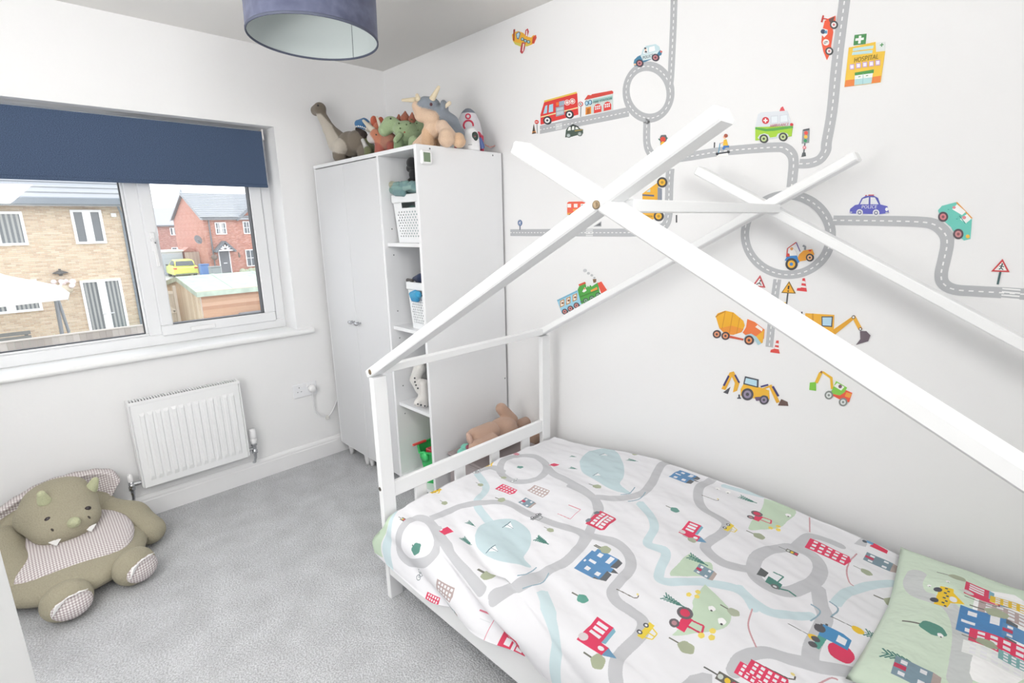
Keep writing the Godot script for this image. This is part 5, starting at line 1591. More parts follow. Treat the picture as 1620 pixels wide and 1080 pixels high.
	put("cab", boxmesh(Vector3(-0.07, 0.19, -0.08), Vector3(0.06, 0.265, 0.09), 0.01), mat("b9d94a", 0.4), t)
	put("cab_roof", boxmesh(Vector3(-0.03, 0.265, -0.02), Vector3(0.05, 0.31, 0.08), 0.008), mat("c2df52", 0.4), t)
	put("chassis", boxmesh(Vector3(0.0, 0.03, -0.06), Vector3(0.12, 0.19, 0.09), 0.01), mat("a5c440", 0.4), t)
	for x in [0.02, 0.10]:
		st = S()
		lathe(st, Transform3D(Basis(Vector3.RIGHT, PI / 2), Vector3(x, 0.03, -0.08)), [Vector2(0, 0), Vector2(0.03, 0), Vector2(0.03, 0.15), Vector2(0, 0.15)], 14)
		put("wheel", done(st), mat("4a4c4e", 0.7), t)
	t = thing("toy_box", "soft grey fabric toy box between wardrobe and bed end", "box", Vector3(-0.27, 0.0, 1.255))
	put("box_body", boxmesh(Vector3(-0.20, 0.0, -0.155), Vector3(0.17, 0.30, 0.155), 0.012), mat("a9a0a0", 0.9), t)
	put("lid", boxmesh(Vector3(-0.205, 0.30, -0.16), Vector3(0.175, 0.315, 0.16), 0.006), mat("9f9595", 0.9), t)
	t = thing("teddy_bear", "light brown teddy bear lying on its back between bed end and wardrobe", "soft toy", Vector3(-0.3000, 0.3760, 1.2700))
	blob("bear_body", [[Vector3(0.0659, 0.0267, -0.0100), Vector3(0.0882, 0.0686, 0.0719), Basis.IDENTITY, "cdab97"], [Vector3(-0.0444, 0.0661, 0.0200), 0.0471, Vector3(-0.1606, 0.0789, 0.0400), 0.0438, "cdab97"], [Vector3(-0.0919, 0.0490, 0.0800), 0.0366, Vector3(-0.2050, 0.0573, 0.0900), 0.0324, "cdab97"], [Vector3(0.1512, 0.0554, -0.0300), 0.0352, Vector3(0.0987, 0.1287, -0.0500), 0.0297, "cdab97"], [Vector3(0.2125, 0.0084, -0.0300), 0.0307, Vector3(0.3243, -0.0136, -0.0700), 0.0302, "cdab97"], [Vector3(0.2907, -0.0824, -0.0300), Vector3(0.0701, 0.0701, 0.0701), Basis.IDENTITY, "cdab97"], [Vector3(0.3771, 0.0128, -0.0700), 0.0108, Vector3(0.3773, 0.0241, -0.0700), 0.0143, "b08468"]], 0.005, 0.012, t)
	st = S()
	ball(st, Vector3(-0.2165, 0.0947, 0.0650), Vector3(0.014, 0.034, 0.030), 14, Basis(Vector3.UP, -0.5) * Basis(Vector3.BACK, 0.25))
	put("paw_pad", done(st), plush("dcb9a8"), t)
	t = thing("teal_toy", "turquoise plush toy with a dark red patch peeping above the bed rail", "soft toy", Vector3(-0.5000, 0.3760, 1.3000))
	blob("toy_body", [[Vector3(-0.0216, 0.0378, 0.0100), Vector3(0.0268, 0.0268, 0.0268), Basis.IDENTITY, "7fd0bd"], [Vector3(-0.0569, 0.0339, 0.0200), 0.0206, Vector3(-0.0272, 0.0172, 0.0200), 0.0238, "86d6c4"], [Vector3(-0.0262, 0.0567, 0.0350), 0.0118, Vector3(-0.0108, 0.0547, 0.0350), 0.0118, "93495a"]], 0.004, 0.006, t)

# perforated plastic basket: front face at x (towards the room), open top with a folded rim
func basket(label: String, x: float, z0: float, z1: float, y0: float, y1: float, inside: String) -> void:
	var t := thing("basket", label, "basket", Vector3(x, y0, (z0 + z1) / 2))
	var m := mat("eceef0", 0.4)
	var hw := (z1 - z0) / 2
	var h := y1 - y0
	var dp := 0.26
	var tw := 0.87
	# four lattice walls; each cell is a square frame round a diamond hole
	var faces := [
		[Vector3(0.012, 0, -hw * tw), Vector3(0.012, 0, hw * tw), Vector3(0, h, hw), Vector3(0, h, -hw), true],
		[Vector3(dp, 0, -hw * tw), Vector3(0.012, 0, -hw * tw), Vector3(0, h, -hw), Vector3(dp, h, -hw), false],
		[Vector3(0.012, 0, hw * tw), Vector3(dp, 0, hw * tw), Vector3(dp, h, hw), Vector3(0, h, hw), false],
		[Vector3(dp, 0, hw * tw), Vector3(dp, 0, -hw * tw), Vector3(dp, h, -hw), Vector3(dp, h, hw), false]]
	var st := S()
	for f in faces:
		var at := func(u: float, v: float) -> Vector3:
			return f[0].lerp(f[1], u).lerp(f[3].lerp(f[2], u), v)
		var nu := 22
		var nv := 18
		for i in nu:
			for j in nv:
				var u0 := float(i) / nu
				var u1 := float(i + 1) / nu
				var v0 := float(j) / nv
				var v1 := float(j + 1) / nv
				var a: Vector3 = at.call(u0, v0)
				var b: Vector3 = at.call(u1, v0)
				var c: Vector3 = at.call(u1, v1)
				var d: Vector3 = at.call(u0, v1)
				if f[4] and v0 > 0.70 and v1 < 0.84 and absf((u0 + u1) / 2 - 0.5) < 0.21:
					continue
				if i < 2 or i > nu - 3 or j < 2 or j > nv - 7 or (i + j) % 2 == 1:
					quad(st, a, b, c, d)
					continue
				var mid := (a + c) * 0.5
				var p: Vector3 = mid + ((a + b) * 0.5 - mid) * 0.8
				var q: Vector3 = mid + ((b + c) * 0.5 - mid) * 0.8
				var r: Vector3 = mid + ((c + d) * 0.5 - mid) * 0.8
				var s: Vector3 = mid + ((d + a) * 0.5 - mid) * 0.8
				for k in [[a, b, p], [b, q, p], [b, c, q], [c, r, q], [c, d, r], [d, s, r], [d, a, s], [a, p, s]]:
					tri(st, k[0], k[1], k[2])
	quad(st, Vector3(0.012, 0, -hw * tw), Vector3(dp, 0, -hw * tw), Vector3(dp, 0, hw * tw), Vector3(0.012, 0, hw * tw))
	put("basket_wall", done(st), m, t)
	st = S()
	var r := 0.006
	var y := h
	for s in [[Vector3(-r, y - 0.038, -hw - r), Vector3(0.003, y, hw + r)], [Vector3(dp - 0.003, y - 0.038, -hw - r), Vector3(dp + r, y, hw + r)], [Vector3(-r, y - 0.038, -hw - r), Vector3(dp + r, y, -hw + 0.003)], [Vector3(-r, y - 0.038, hw - 0.003), Vector3(dp + r, y, hw + r)]]:
		box(st, s[0], s[1], 0.003)
	put("rim", done(st), m, t)
	var c2 := tag(put("basket_contents", boxmesh(Vector3(x + 0.03, y0 + 0.01, z0 + 0.03), Vector3(x + dp - 0.01, y1 - 0.05, z1 - 0.03), 0.03), mat(inside, 0.95)), "folded cloth filling the " + ("upper" if y0 > 1.2 else "middle") + " perforated basket", "clothes")


# ------------------------------------------------------------------ plush dinosaur chair
func gingham() -> StandardMaterial3D:
	if mats.has("gingham"):
		return mats["gingham"]
	var im := Image.create(64, 64, false, Image.FORMAT_RGB8)
	im.fill(Color("f1eeee"))
	for y in 64:
		for x in 64:
			var a := 1 if x % 32 < 15 else 0
			var b := 1 if y % 32 < 15 else 0
			im.set_pixel(x, y, [Color("f3f0ef"), Color("cfc4c4"), Color("a99c9e")][a + b])
	var m := StandardMaterial3D.new()
	m.albedo_texture = ImageTexture.create_from_image(im)
	m.uv1_triplanar = true
	m.uv1_triplanar_sharpness = 4.0
	m.uv1_scale = Vector3.ONE * 52.0
	m.roughness = 0.95
	m.resource_name = "gingham"
	mats["gingham"] = m
	return m


func build_dino_chair() -> void:
	var g := "b3ae97"
	var o := Vector3(-1.945, 0, 0.30)
	var t := thing("dinosaur_chair", "green plush dinosaur child seat with a gingham cushion under the window", "chair", o)
	var fur := plush("b1aa94", 0.9, 12.0)
	# seat drum, arms and feet
	blob("seat_body", [
		[Vector3(0.02, 0.078, 0.005), Vector3(0.272, 0.088, 0.318), Basis.IDENTITY, g],
		[Vector3(0.0, 0.16, -0.18), Vector3(0.23, 0.14, 0.095), Basis.IDENTITY, g]], 0.012, 0.05, t, fur)
	blob("arm", [[Vector3(0.16, 0.155, -0.17), 0.072, Vector3(0.255, 0.115, -0.09), 0.07, g], [Vector3(0.255, 0.115, -0.09), 0.07, Vector3(0.305, 0.074, 0.02), 0.063, g]], 0.01, 0.03, t, fur)
	blob("arm", [[Vector3(-0.17, 0.18, -0.10), 0.075, Vector3(-0.165, 0.13, 0.06), 0.075, g], [Vector3(-0.165, 0.13, 0.06), 0.075, Vector3(-0.165, 0.085, 0.12), 0.068, g]], 0.01, 0.03, t, fur)
	for f in [[Vector3(-0.02, 0.080, 0.355), 0.15], [Vector3(0.20, 0.080, 0.295), 0.45]]:
		var b := Basis(Vector3.UP, f[1]) * Basis(Vector3.RIGHT, -0.15)
		var foot := blob("foot", [[f[0], Vector3(0.082, 0.074, 0.058), b, g]], 0.008, 0.02, t, fur)
		var st := S()
		ball(st, f[0] + b * Vector3(0.005, -0.012, 0.034), Vector3(0.066, 0.052, 0.034), 20, b)
		put("sole", done(st), gingham(), foot)
		for c in [[Vector3(-0.042, 0.022, 0.062), Vector3(-0.06, -0.016, 0.055), Vector3(-0.012, 0.034, 0.066)], [Vector3(0.03, 0.036, 0.063), Vector3(0.008, 0.034, 0.066), Vector3(0.058, 0.028, 0.052)], [Vector3(0.0, 0.036, 0.066), Vector3(-0.018, 0.032, 0.066), Vector3(0.022, 0.034, 0.065)]]:
			st = S()
			var p: Vector3 = f[0] + b * c[0]
			var q: Vector3 = f[0] + b * c[1]
			var r: Vector3 = f[0] + b * c[2]
			var up: Vector3 = b * Vector3(0, 0, 0.006)
			tri(st, q + up, r + up, p + up * 1.6)
			tri(st, r + up, q + up, p - up)
			tri(st, q, r, r + up)
			tri(st, q, r + up, q + up)
			put("claw", done(st), mat("f4f3f2", 0.8), foot)
	# gingham cushion let into the seat
	var st2 := S()
	ball(st2, Vector3(0.025, 0.143, 0.045), Vector3(0.222, 0.052, 0.232), 40, Basis(Vector3.RIGHT, 0.20))
	put("cushion", done(st2), gingham(), t)
	# head leaning against the wall, with frill, horns, eyes, nostrils and teeth
	blob("head", [[Vector3(0.0120, 0.2720, -0.0750), Vector3(0.1430, 0.0980, 0.1050), Basis(Vector3.BACK, 0.1), g], [Vector3(0.0300, 0.2320, 0.0000), Vector3(0.1220, 0.0750, 0.1000), Basis(Vector3.BACK, 0.1), g], [Vector3(0.0200, 0.3350, -0.1200), Vector3(0.1050, 0.0550, 0.0700), Basis(Vector3.BACK, 0.06), g]], 0.008, 0.04, t, fur)
	var fr := S()
	fr.set_smooth_group(0)
	var edge := curve([Vector3(-0.3007, 0.1414, -0.2000), Vector3(-0.2905, 0.2204, -0.2100), Vector3(-0.2318, 0.2712, -0.2200), Vector3(-0.1590, 0.3046, -0.2200), Vector3(-0.0942, 0.3347, -0.2200), Vector3(-0.0286, 0.3572, -0.2200), Vector3(0.0370, 0.3622, -0.2300), Vector3(0.1041, 0.3585, -0.2400), Vector3(0.1724, 0.3492, -0.2400), Vector3(0.2294, 0.3280, -0.2400), Vector3(0.2550, 0.2783, -0.2300), Vector3(0.2299, 0.2379, -0.2200), Vector3(0.1988, 0.2041, -0.2100), Vector3(0.1631, 0.1771, -0.1900)], 3)
	var cc := Vector3(0.02, 0.23, -0.15)
	var rows := [[0.0, 0.0], [0.55, 0.012], [0.84, 0.020], [0.90, 0.040], [0.97, 0.042], [1.0, 0.018], [0.97, -0.012], [0.5, -0.02], [0.0, -0.02]]
	var grid := []
	for i in edge.size():
		var line := []
		for r in rows:
			var k: float = r[0] * (1.0 + 0.012 * sin(i * 1.9))
			line.append(cc.lerp(edge[i], k) + Vector3(0, 0, r[1]))
		grid.append(line)
	for i in edge.size() - 1:
		for j in rows.size() - 1:
			quad(fr, grid[i][j + 1], grid[i][j], grid[i + 1][j], grid[i + 1][j + 1])
	put("frill", done(fr), gingham(), t)
	for h in [[Vector3(-0.0197, 0.3497, -0.0177), Vector3(-0.0237, 0.3877, -0.0027)], [Vector3(0.1384, 0.3240, -0.0711), Vector3(0.1544, 0.3600, -0.0611)]]:
		blob("horn", [[h[0], 0.024, h[1], 0.015, "c3c79f"]], 0.005, 0.01, t, plush("cdd0ab", 0.9, 14.0))
	var nh := Vector3(0.0530, 0.2623, 0.0904)
	blob("nose_horn", [[nh, 0.023, nh + Vector3(0.004, 0.010, 0.022), 0.018, "c3c79f"]], 0.005, 0.01, t, plush("cdd0ab", 0.9, 14.0))
	for e in [Vector3(-0.0211, 0.2897, 0.0409), Vector3(0.1069, 0.2845, 0.0445)]:
		var es := S()
		ball(es, e, Vector3(0.012, 0.010, 0.008), 12)
		put("eye", done(es), mat("3b3436", 0.12), t)
	for e in [Vector3(-0.0155, 0.2569, 0.0851), Vector3(0.1035, 0.2566, 0.0751)]:
		var es := S()
		ball(es, e, Vector3(0.004, 0.009, 0.005), 8, Basis(Vector3.BACK, 0.4))
		put("nostril", done(es), mat("57504a", 0.8), t)
	for q in [Vector3(-0.0150, 0.2011, 0.0851), Vector3(0.0999, 0.2046, 0.0701)]:
		var es := S()
		var e: Vector3 = q + Vector3(0, 0, 0.008)
		tri(es, e + Vector3(-0.022, 0.010, 0), e + Vector3(0.0, -0.012, 0.006), e + Vector3(0.022, 0.014, 0))
		tri(es, e + Vector3(-0.022, 0.010, -0.004), e + Vector3(0.022, 0.014, -0.004), e + Vector3(0.0, -0.012, 0.002))
		put("tooth", done(es), mat("f3f2f0", 0.8), t)


# ------------------------------------------------------------------ vinyl wall stickers
func build_stickers() -> void:
	sticker("road_sticker", "grey road strip sticker running under the fire engine and fire station", "wall sticker", [["r","b9bbbe",37,[1325.4,1875.4,1394,1875.8,1471.3,1876.7,1615.9,1877.4,1716.4,1877.8,1815.6,1879],1],["p","eceded",[1423,1886.2,1461.4,1886.3,1461.4,1883,1423,1882.9]],["p","eceded",[1423,1879.6,1461.4,1879.7,1461.4,1876.4,1423,1876.2]],["p","eceded",[1423,1872.9,1461.4,1873.1,1461.4,1869.8,1423,1869.5]],["p","eceded",[1423,1866.2,1461.5,1866.5,1461.5,1863.2,1423,1862.8]]], [])
	sticker("road_sticker", "grey roundabout ring sticker below the pale blue police car", "wall sticker", [["r","b9bbbe",33,[1995.7,1929.4,1997.4,1908.5,1994.4,1889,1986.8,1871.6,1974.9,1857.3,1959.1,1846.8,1940.3,1840.6,1919.2,1839.2,1896.9,1842.8,1874.4,1851.2,1853.1,1864.1,1834,1880.9,1818.3,1900.7,1806.7,1922.6,1800.1,1945.2,1798.7,1967.3,1802.5,1987.7,1811.4,2005.4,1824.8,2019.4,1841.9,2029,1861.7,2033.9,1883.1,2033.9,1905.2,2029.1,1926.8,2019.8,1946.8,2006.5,1964.4,1990,1978.9,1971,1989.4,1950.5,1995.7,1929.4],1]], [])
	sticker("road_sticker", "grey straight road sticker running up from the upper roundabout to the ceiling", "wall sticker", [["r","b9bbbe",27,[1994.4,2251.3,1996.4,2157,1996.4,2039.2,1995.7,1972.4,1992.5,1932.4],1]], [])
	sticker("road_sticker", "grey winding road sticker passing under the ambulance and the scooter rider", "wall sticker", [["r","b9bbbe",31,[1898.4,1825.3,1899.2,1826.6,1901.5,1757.6,1912,1721.7,1936.4,1696.2,1989.6,1678.1,2083.3,1677.5,2191.8,1682.6,2292.7,1681.1,2395.6,1676,2427.2,1668.8,2450,1646.9,2457.7,1619.5,2458.5,1579.2,2458.4,1543.1],1]], [])
	sticker("road_sticker", "grey curved road sticker climbing past the hospital and the racing car", "wall sticker", [["r","b9bbbe",30,[2475.2,1615.6,2506.7,1614,2534.4,1623,2549.1,1647.1,2549.1,1674.6,2554.6,1761.1,2553.4,1882.3,2554.2,1991.5,2555.4,2059.7,2555.5,2082.2],1]], [])
	sticker("road_sticker", "grey roundabout ring sticker with an orange tractor driving inside it", "wall sticker", [["r","b9bbbe",29,[2591.7,1371.6,2589,1343.6,2580.1,1317.2,2565.2,1293.8,2545,1274.4,2520.2,1260,2491.8,1251.7,2461.2,1249.9,2429.8,1255.2,2399.4,1267.3,2371.7,1285.8,2348.4,1309.9,2330.8,1338.2,2320.2,1369.1,2317,1400.8,2321.5,1431.5,2333.2,1459.3,2351.4,1482.8,2374.8,1500.9,2402,1512.7,2431.6,1517.9,2461.9,1516.4,2491.5,1508.5,2519.1,1494.9,2543.5,1476.3,2563.6,1453.6,2578.7,1427.8,2588.2,1400.1,2591.7,1371.6],1]], [])
	sticker("road_sticker", "grey bending road sticker under the purple police car and the teal car", "wall sticker", [["r","b9bbbe",30,[2592.6,1431.2,2705.8,1427.5,2810.8,1422.4,2850.3,1413.9,2876.6,1389.3,2885.6,1361.6,2885.1,1318.5,2883.6,1274.8,2892.3,1246.6,2918.7,1231.3,2967.3,1229.7,3017.2,1229.7,3082.2,1228.6],1],["p","f4f4f4",[3017.5,1243,3053.5,1241.5,3053.7,1237.8,3017.7,1239.3]],["p","f4f4f4",[3017.8,1234.3,3053.8,1232.9,3054.1,1229.2,3018,1230.6]],["p","f4f4f4",[3018.1,1225.5,3054.2,1224.3,3054.4,1220.6,3018.4,1221.8]],["p","f4f4f4",[3018.4,1216.8,3054.6,1215.7,3054.8,1212,3018.7,1213]]], [])
	sticker("road_sticker", "grey road sticker low behind the crossing beams, ending by the round blue sign", "wall sticker", [["r","b9bbbe",34,[1112.9,1398.5,1411.2,1397.2,1679.4,1396.1,1851.8,1396,1941.8,1401.1,1995.8,1420.6,2011.9,1459.1,2011.2,1523.8,2009.9,1599.2,2011.1,1639.1],1],["p","eceded",[1604.8,1410,1643.2,1409.7,1643.3,1405.7,1604.9,1405.9]],["p","eceded",[1604.9,1401.9,1643.4,1401.6,1643.4,1397.6,1605,1397.8]],["p","eceded",[1605.1,1393.7,1643.5,1393.5,1643.6,1389.5,1605.1,1389.6]],["p","eceded",[1605.2,1385.5,1643.7,1385.4,1643.7,1381.4,1605.2,1381.4]]], [])
	sticker("road_sticker", "short grey road sticker running down from the lower roundabout to a striped barrier", "wall sticker", [["r","b9bbbe",25,[2441.6,1232.1,2439.3,1184.4,2437.9,1137.4,2436,1089.6,2435.7,1029.4,2436,986.8],1]], [])
	sticker("plane_sticker", "yellow toy aeroplane sticker with red striped wings near the ceiling", "wall sticker", [["p","c4464f",[1236.8,2294,1241.5,2322.8,1255.6,2326.2,1261.9,2312.2,1250,2289.7]],["p","f3e9e6",[1243.5,2295.1,1247.2,2318.6,1253,2319.3,1253.4,2295.4]],["p","f0b53c",[1152.2,2325.7,1169.7,2332.5,1195.4,2329.9,1224.7,2316.1,1249.2,2293.7,1277.8,2283,1290.1,2289.1,1306.1,2285.2,1301.8,2262.1,1281.4,2253.4,1248.5,2253,1206.6,2261.6,1172.6,2279,1155.9,2302.5]],["p","d8cf62",[1155.8,2299.7,1177.2,2286.3,1248.6,2261.1,1281.5,2258.8,1248.5,2253,1206.6,2261.6,1172.6,2279]],["p","d4503f",[1287.6,2281.7,1306.2,2286.8,1310,2275.1,1293.6,2253.3,1282.3,2257.6]],["p","a33a35",[1163.2,2345.2,1172.6,2343.9,1167.9,2295.2,1160.1,2298.1]],["p","4f78a0",[1178.1,2322.1,1202.1,2326.6,1209.5,2316,1196.3,2294.5,1186.1,2299.7]],["p","bfe0ec",[1184,2319.5,1199.5,2323.4,1203.6,2316.4,1194.7,2299.8,1188.8,2303.5]],["o","3f5f78",1221.6,2289.5,10.9,-2.6,0.2,7.1],["o","a9d3dc",1221.6,2289.5,6.7,-1.6,0.1,4.4],["o","3f5f78",1240.6,2277.8,10.8,-2.6,0.1,7.1],["o","a9d3dc",1240.6,2277.8,6.6,-1.6,0.1,4.4],["o","3f5f78",1261.2,2268.5,10.6,-2.5,0.1,7],["o","a9d3dc",1261.2,2268.5,6.6,-1.6,0.1,4.3],["p","c4464f",[1210.8,2259,1219.6,2276.2,1242.1,2268.1,1228.9,2238.2,1216.9,2228.2,1206,2237.8]],["p","f3e9e6",[1218.8,2237.7,1226.2,2269.2,1234.5,2266.1,1225.5,2237.3]]], [])
	sticker("police_car_sticker", "pale blue and navy police car sticker climbing over the upper roundabout", "wall sticker", [["p","4d86a6",[1831.3,2056.7,1833.9,2067.9,1848.1,2076.4,1862.5,2078.7,1946.3,2078,1954.4,2068.6,1951.6,2058.9,1869.5,2048.6,1855.3,2041.3,1834.7,2044.7]],["p","c8dfe6",[1864.3,2076.5,1870.4,2096.7,1884.2,2105.9,1926.1,2102.8,1941.4,2090.7,1946.4,2075.7]],["p","f5f8f9",[1872.8,2080.1,1879,2094.3,1891.3,2097.8,1893.8,2079.5]],["p","f5f8f9",[1899.4,2080.1,1898.6,2098,1921.9,2097.5,1926,2079.9]],["p","d9e8eb",[1861.4,2077.1,1943.7,2076.3,1922.9,2053.1,1873.8,2056]],["o","f0cdb8",1883.6,2092.3,5.1,-1.2,-0.2,4.1],["o","3b424c",1882.2,2098.1,5.1,-1.2,-0.1,2.8],["p","3b424c",[1878.3,2084.4,1883.8,2089.1,1890.7,2085.2,1890.9,2080.6]],["o","f1c9a0",1838.1,2049.7,5.3,-1.1,-0.1,3.8],["o","d76d62",1951,2070.6,4.4,-1,-0.2,3.6],["o","4b4650",1859,2049.9,16.8,-3.6,-0.5,13.6],["o","c58086",1859,2049.9,10.8,-2.3,-0.3,8.7],["o","6a4c52",1859,2049.9,4.7,-1,-0.2,3.8],["o","4b4650",1928.3,2055,16.1,-3.5,-0.6,13.2],["o","c58086",1928.3,2055,10.3,-2.3,-0.4,8.5],["o","6a4c52",1928.3,2055,4.5,-1,-0.2,3.7]], [["POLICE","3d4a55",1873.3,2066.2,1918.4,2065.4,10.2]])
	sticker("fire_engine_sticker", "red fire engine sticker with a yellow ladder parked on the road strip", "wall sticker", [["p","e8c85a",[1356.6,1990,1355,1998.6,1544,2002.8,1547.6,1993.2]],["p","e2403f",[1331.5,1900.9,1331.9,1941.7,1355,1991.3,1547.6,1995.8,1554.9,1907.6,1333.9,1897.7]],["p","a9d9ee",[1348.9,1941.9,1362.8,1975,1375.6,1976.3,1372.2,1942.3]],["p","a9d9ee",[1382.5,1942.4,1386.6,1975,1410.1,1976.1,1410,1942.5]],["p","f0dfa6",[1334.3,1932.9,1553.2,1938.6,1553.2,1933.8,1334.2,1927.8]],["p","9aa3ad",[1425.5,1957.6,1474.8,1957.8,1477.2,1919.5,1427,1917.8]],["p","c5ced6",[1430.9,1952.9,1471.1,1953,1471.1,1941.1,1430.8,1940.9]],["p","c5ced6",[1430.8,1937.6,1471.1,1937.8,1471.9,1924.7,1431.6,1923.2]],["p","9fb3c4",[1446.1,1978.8,1476.2,1979.1,1476.3,1959.7,1446.2,1959.2]],["p","f07a3c",[1427.8,1978,1443.1,1977.7,1443.1,1964.1,1429.3,1963.6]],["o","f4e6e2",1493.4,1967.1,16.2,-2.7,-0.1,11.8],["o","d9544f",1493.4,1967.1,12.5,-2.1,-0,9.1],["o","f4e6e2",1493.4,1967.1,8.9,-1.5,-0,6.4],["o","f4e6e2",1522.7,1967.5,15.9,-2.7,-0.1,11.7],["o","d9544f",1522.7,1967.5,12.3,-2.1,-0.1,9],["o","f4e6e2",1522.7,1967.5,8.7,-1.5,-0,6.4],["o","3f4348",1375.1,1909.9,25.3,-3.7,0.1,17.9],["o","f2f2f2",1375.1,1909.9,16.2,-2.4,0.1,11.5],["o","3f4348",1375.1,1909.9,7.1,-1,0,5],["o","3f4348",1506.9,1914.9,23.4,-3.6,-0.1,17.2],["o","f2f2f2",1506.9,1914.9,15,-2.3,-0.1,11],["o","3f4348",1506.9,1914.9,6.6,-1,-0,4.8]], [])
	sticker("no_entry_sticker", "tiny red no entry sign sticker left of the fire engine", "wall sticker", [["l","9b9ea2",3.4,[1307.6,1905.4,1309.6,1860.8]],["o","e0483f",1306.1,1913.1,12.4,-1.8,0.1,8.6],["p","fbf4f2",[1298.7,1915.9,1313.5,1913.7,1313.5,1910.3,1298.6,1912.5]]], [])
	sticker("cone_sticker", "tiny orange and dark cone sticker left of the no entry sign", "wall sticker", [["p","e79a4e",[1275.2,1863.5,1281.4,1883.1,1286.8,1905.5,1293.2,1881.5,1302.1,1863]],["p","4a433f",[1281.4,1883.1,1286.8,1905.5,1293.2,1881.5,1296.4,1872.4,1279.6,1873.5]],["p","4a433f",[1275.2,1863.5,1281.2,1869.8,1298.8,1868.6,1302.1,1863]]], [])
	sticker("fire_station_sticker", "fire station sticker with a red roof and two arched red doors", "wall sticker", [["p","d3dedb",[1592.3,1964.5,1735.3,1963.3,1737.1,1898.3,1596,1899.7]],["p","d64f43",[1588.9,1962.5,1607.3,1978.5,1624.5,1974.4,1629.2,1977.7,1729.9,1973.7,1736.4,1968.6,1735.3,1960.9,1592.4,1960.9]],["p","9fc9c4",[1633.7,1954.9,1733.6,1953.7,1734,1940.2,1633.9,1942]],["p","e2463f",[1640.8,1899.6,1640.4,1923.4,1647.7,1932.5,1659.7,1934.6,1671.8,1930.6,1679.3,1920.2,1679.8,1899.7]],["p","e9eef0",[1646.4,1927.1,1653.1,1927,1653.3,1920.9,1646.5,1920.9]],["p","e9eef0",[1646.6,1918.3,1653.3,1918.3,1653.4,1912.1,1646.7,1912.1]],["p","e9eef0",[1656.5,1927,1663.2,1926.9,1663.3,1920.8,1656.6,1920.8]],["p","e9eef0",[1656.7,1918.3,1663.4,1918.2,1663.5,1912,1656.8,1912.1]],["p","e9eef0",[1666.5,1926.9,1673.2,1926.8,1673.3,1920.7,1666.7,1920.7]],["p","e9eef0",[1666.7,1918.2,1673.4,1918.1,1673.5,1912,1666.9,1912]],["p","e2463f",[1691.6,1900.4,1691.1,1923.9,1698.1,1932.8,1709.7,1934.9,1721.4,1930.9,1728.8,1920.7,1729.3,1900.5]],["p","e9eef0",[1696.9,1927.5,1703.4,1927.4,1703.6,1921.3,1697,1921.4]],["p","e9eef0",[1697.1,1918.8,1703.6,1918.8,1703.8,1912.7,1697.2,1912.7]],["p","e9eef0",[1706.7,1927.4,1713.1,1927.3,1713.3,1921.2,1706.8,1921.3]],["p","e9eef0",[1706.9,1918.8,1713.4,1918.7,1713.5,1912.6,1707,1912.7]],["p","e9eef0",[1716.4,1927.2,1722.8,1927.2,1723,1921.1,1716.5,1921.2]],["p","e9eef0",[1716.6,1918.7,1723.1,1918.6,1723.2,1912.6,1716.8,1912.6]],["p","e8933a",[1596,1900.3,1597.7,1929.8,1625.3,1929.5,1625.8,1900.4]],["p","b96a2c",[1603.7,1901.2,1604.7,1923.5,1619.2,1923.2,1619.6,1900.8]],["o","3f6f94",1602.3,1946.2,9.7,-1.6,-0.1,9.9],["o","b9dfee",1602.3,1946.2,6.2,-1,-0.1,7.3],["o","3f6f94",1620.9,1946.8,9.6,-1.6,-0.2,9.8],["o","b9dfee",1620.9,1946.8,6.2,-1,-0.1,7.2]], [["FIRE STATION","4a6a66",1638.7,1942.8,1732.6,1943.5,9.3]])
	sticker("no_parking_sticker", "small round red-ringed sign sticker between fire engine and fire station", "wall sticker", [["l","9b9ea2",3.7,[1569.5,1939.6,1567.9,1896.6]],["o","cf4b45",1568,1948.8,12.7,-2.1,-0.1,9.5],["o","f6f2f1",1568,1948.8,9.2,-1.5,-0.1,6.8],["l","6c6f73",2.6,[1562.3,1954,1573.7,1943.7]],["l","6c6f73",2.6,[1563.1,1946,1572.9,1951.7]]], [])
	sticker("taxi_sticker", "small dark green taxi sticker under the road strip", "wall sticker", [["p","4b5a50",[1481.3,1821.9,1486.4,1852.6,1501.3,1865.9,1527.1,1869.9,1556.2,1856.7,1564.9,1847.5,1581.3,1843.6,1581.6,1825.4,1516.4,1820.3]],["p","2f3a36",[1501.3,1864.8,1527,1872.1,1556.9,1858.2,1554,1854.3,1505,1860]],["p","f1f3ef",[1495.4,1848.7,1502.8,1863,1513.2,1863.2,1514,1847.9]],["p","f1f3ef",[1519.9,1848.2,1522,1863.1,1533.7,1862.5,1533.8,1847.4]],["p","f1f3ef",[1539.6,1848.2,1541.7,1859.2,1552.6,1854.5,1559.2,1846.6]],["p","c9a95a",[1536.8,1843.7,1579.9,1843.3,1580,1840.1,1536.8,1840.5]],["o","6c7674",1501.5,1827.6,13.4,-1.7,-0.1,9.9],["o","b9c3c2",1501.5,1827.6,8.6,-1.1,-0,6.3],["o","6c7674",1565.1,1826,12.9,-1.7,-0.1,9.7],["o","b9c3c2",1565.1,1826,8.3,-1.1,-0.1,6.2]], [])
	sticker("traffic_light_sticker", "small red and amber traffic light sticker just above the near roof beam", "wall sticker", [["p","6a6e70",[1961.1,1761.8,1965.6,1769.5,1985,1768.1,1989.6,1759.8,1987.2,1725.4,1966,1724.7]],["l","3e7f6f",3.7,[1955.2,1757.3,1963.5,1750]],["l","3e7f6f",3.6,[1992.8,1756.8,1987.2,1749.2]],["o","e3513f",1975,1752.3,11.5,-1.4,-0.5,9.9],["o","f0b93a",1975.8,1736.1,10.3,-1.2,-0.4,8.9],["l","6d66b0",4.2,[1966.6,1725.6,1958.2,1720.3]]], [])
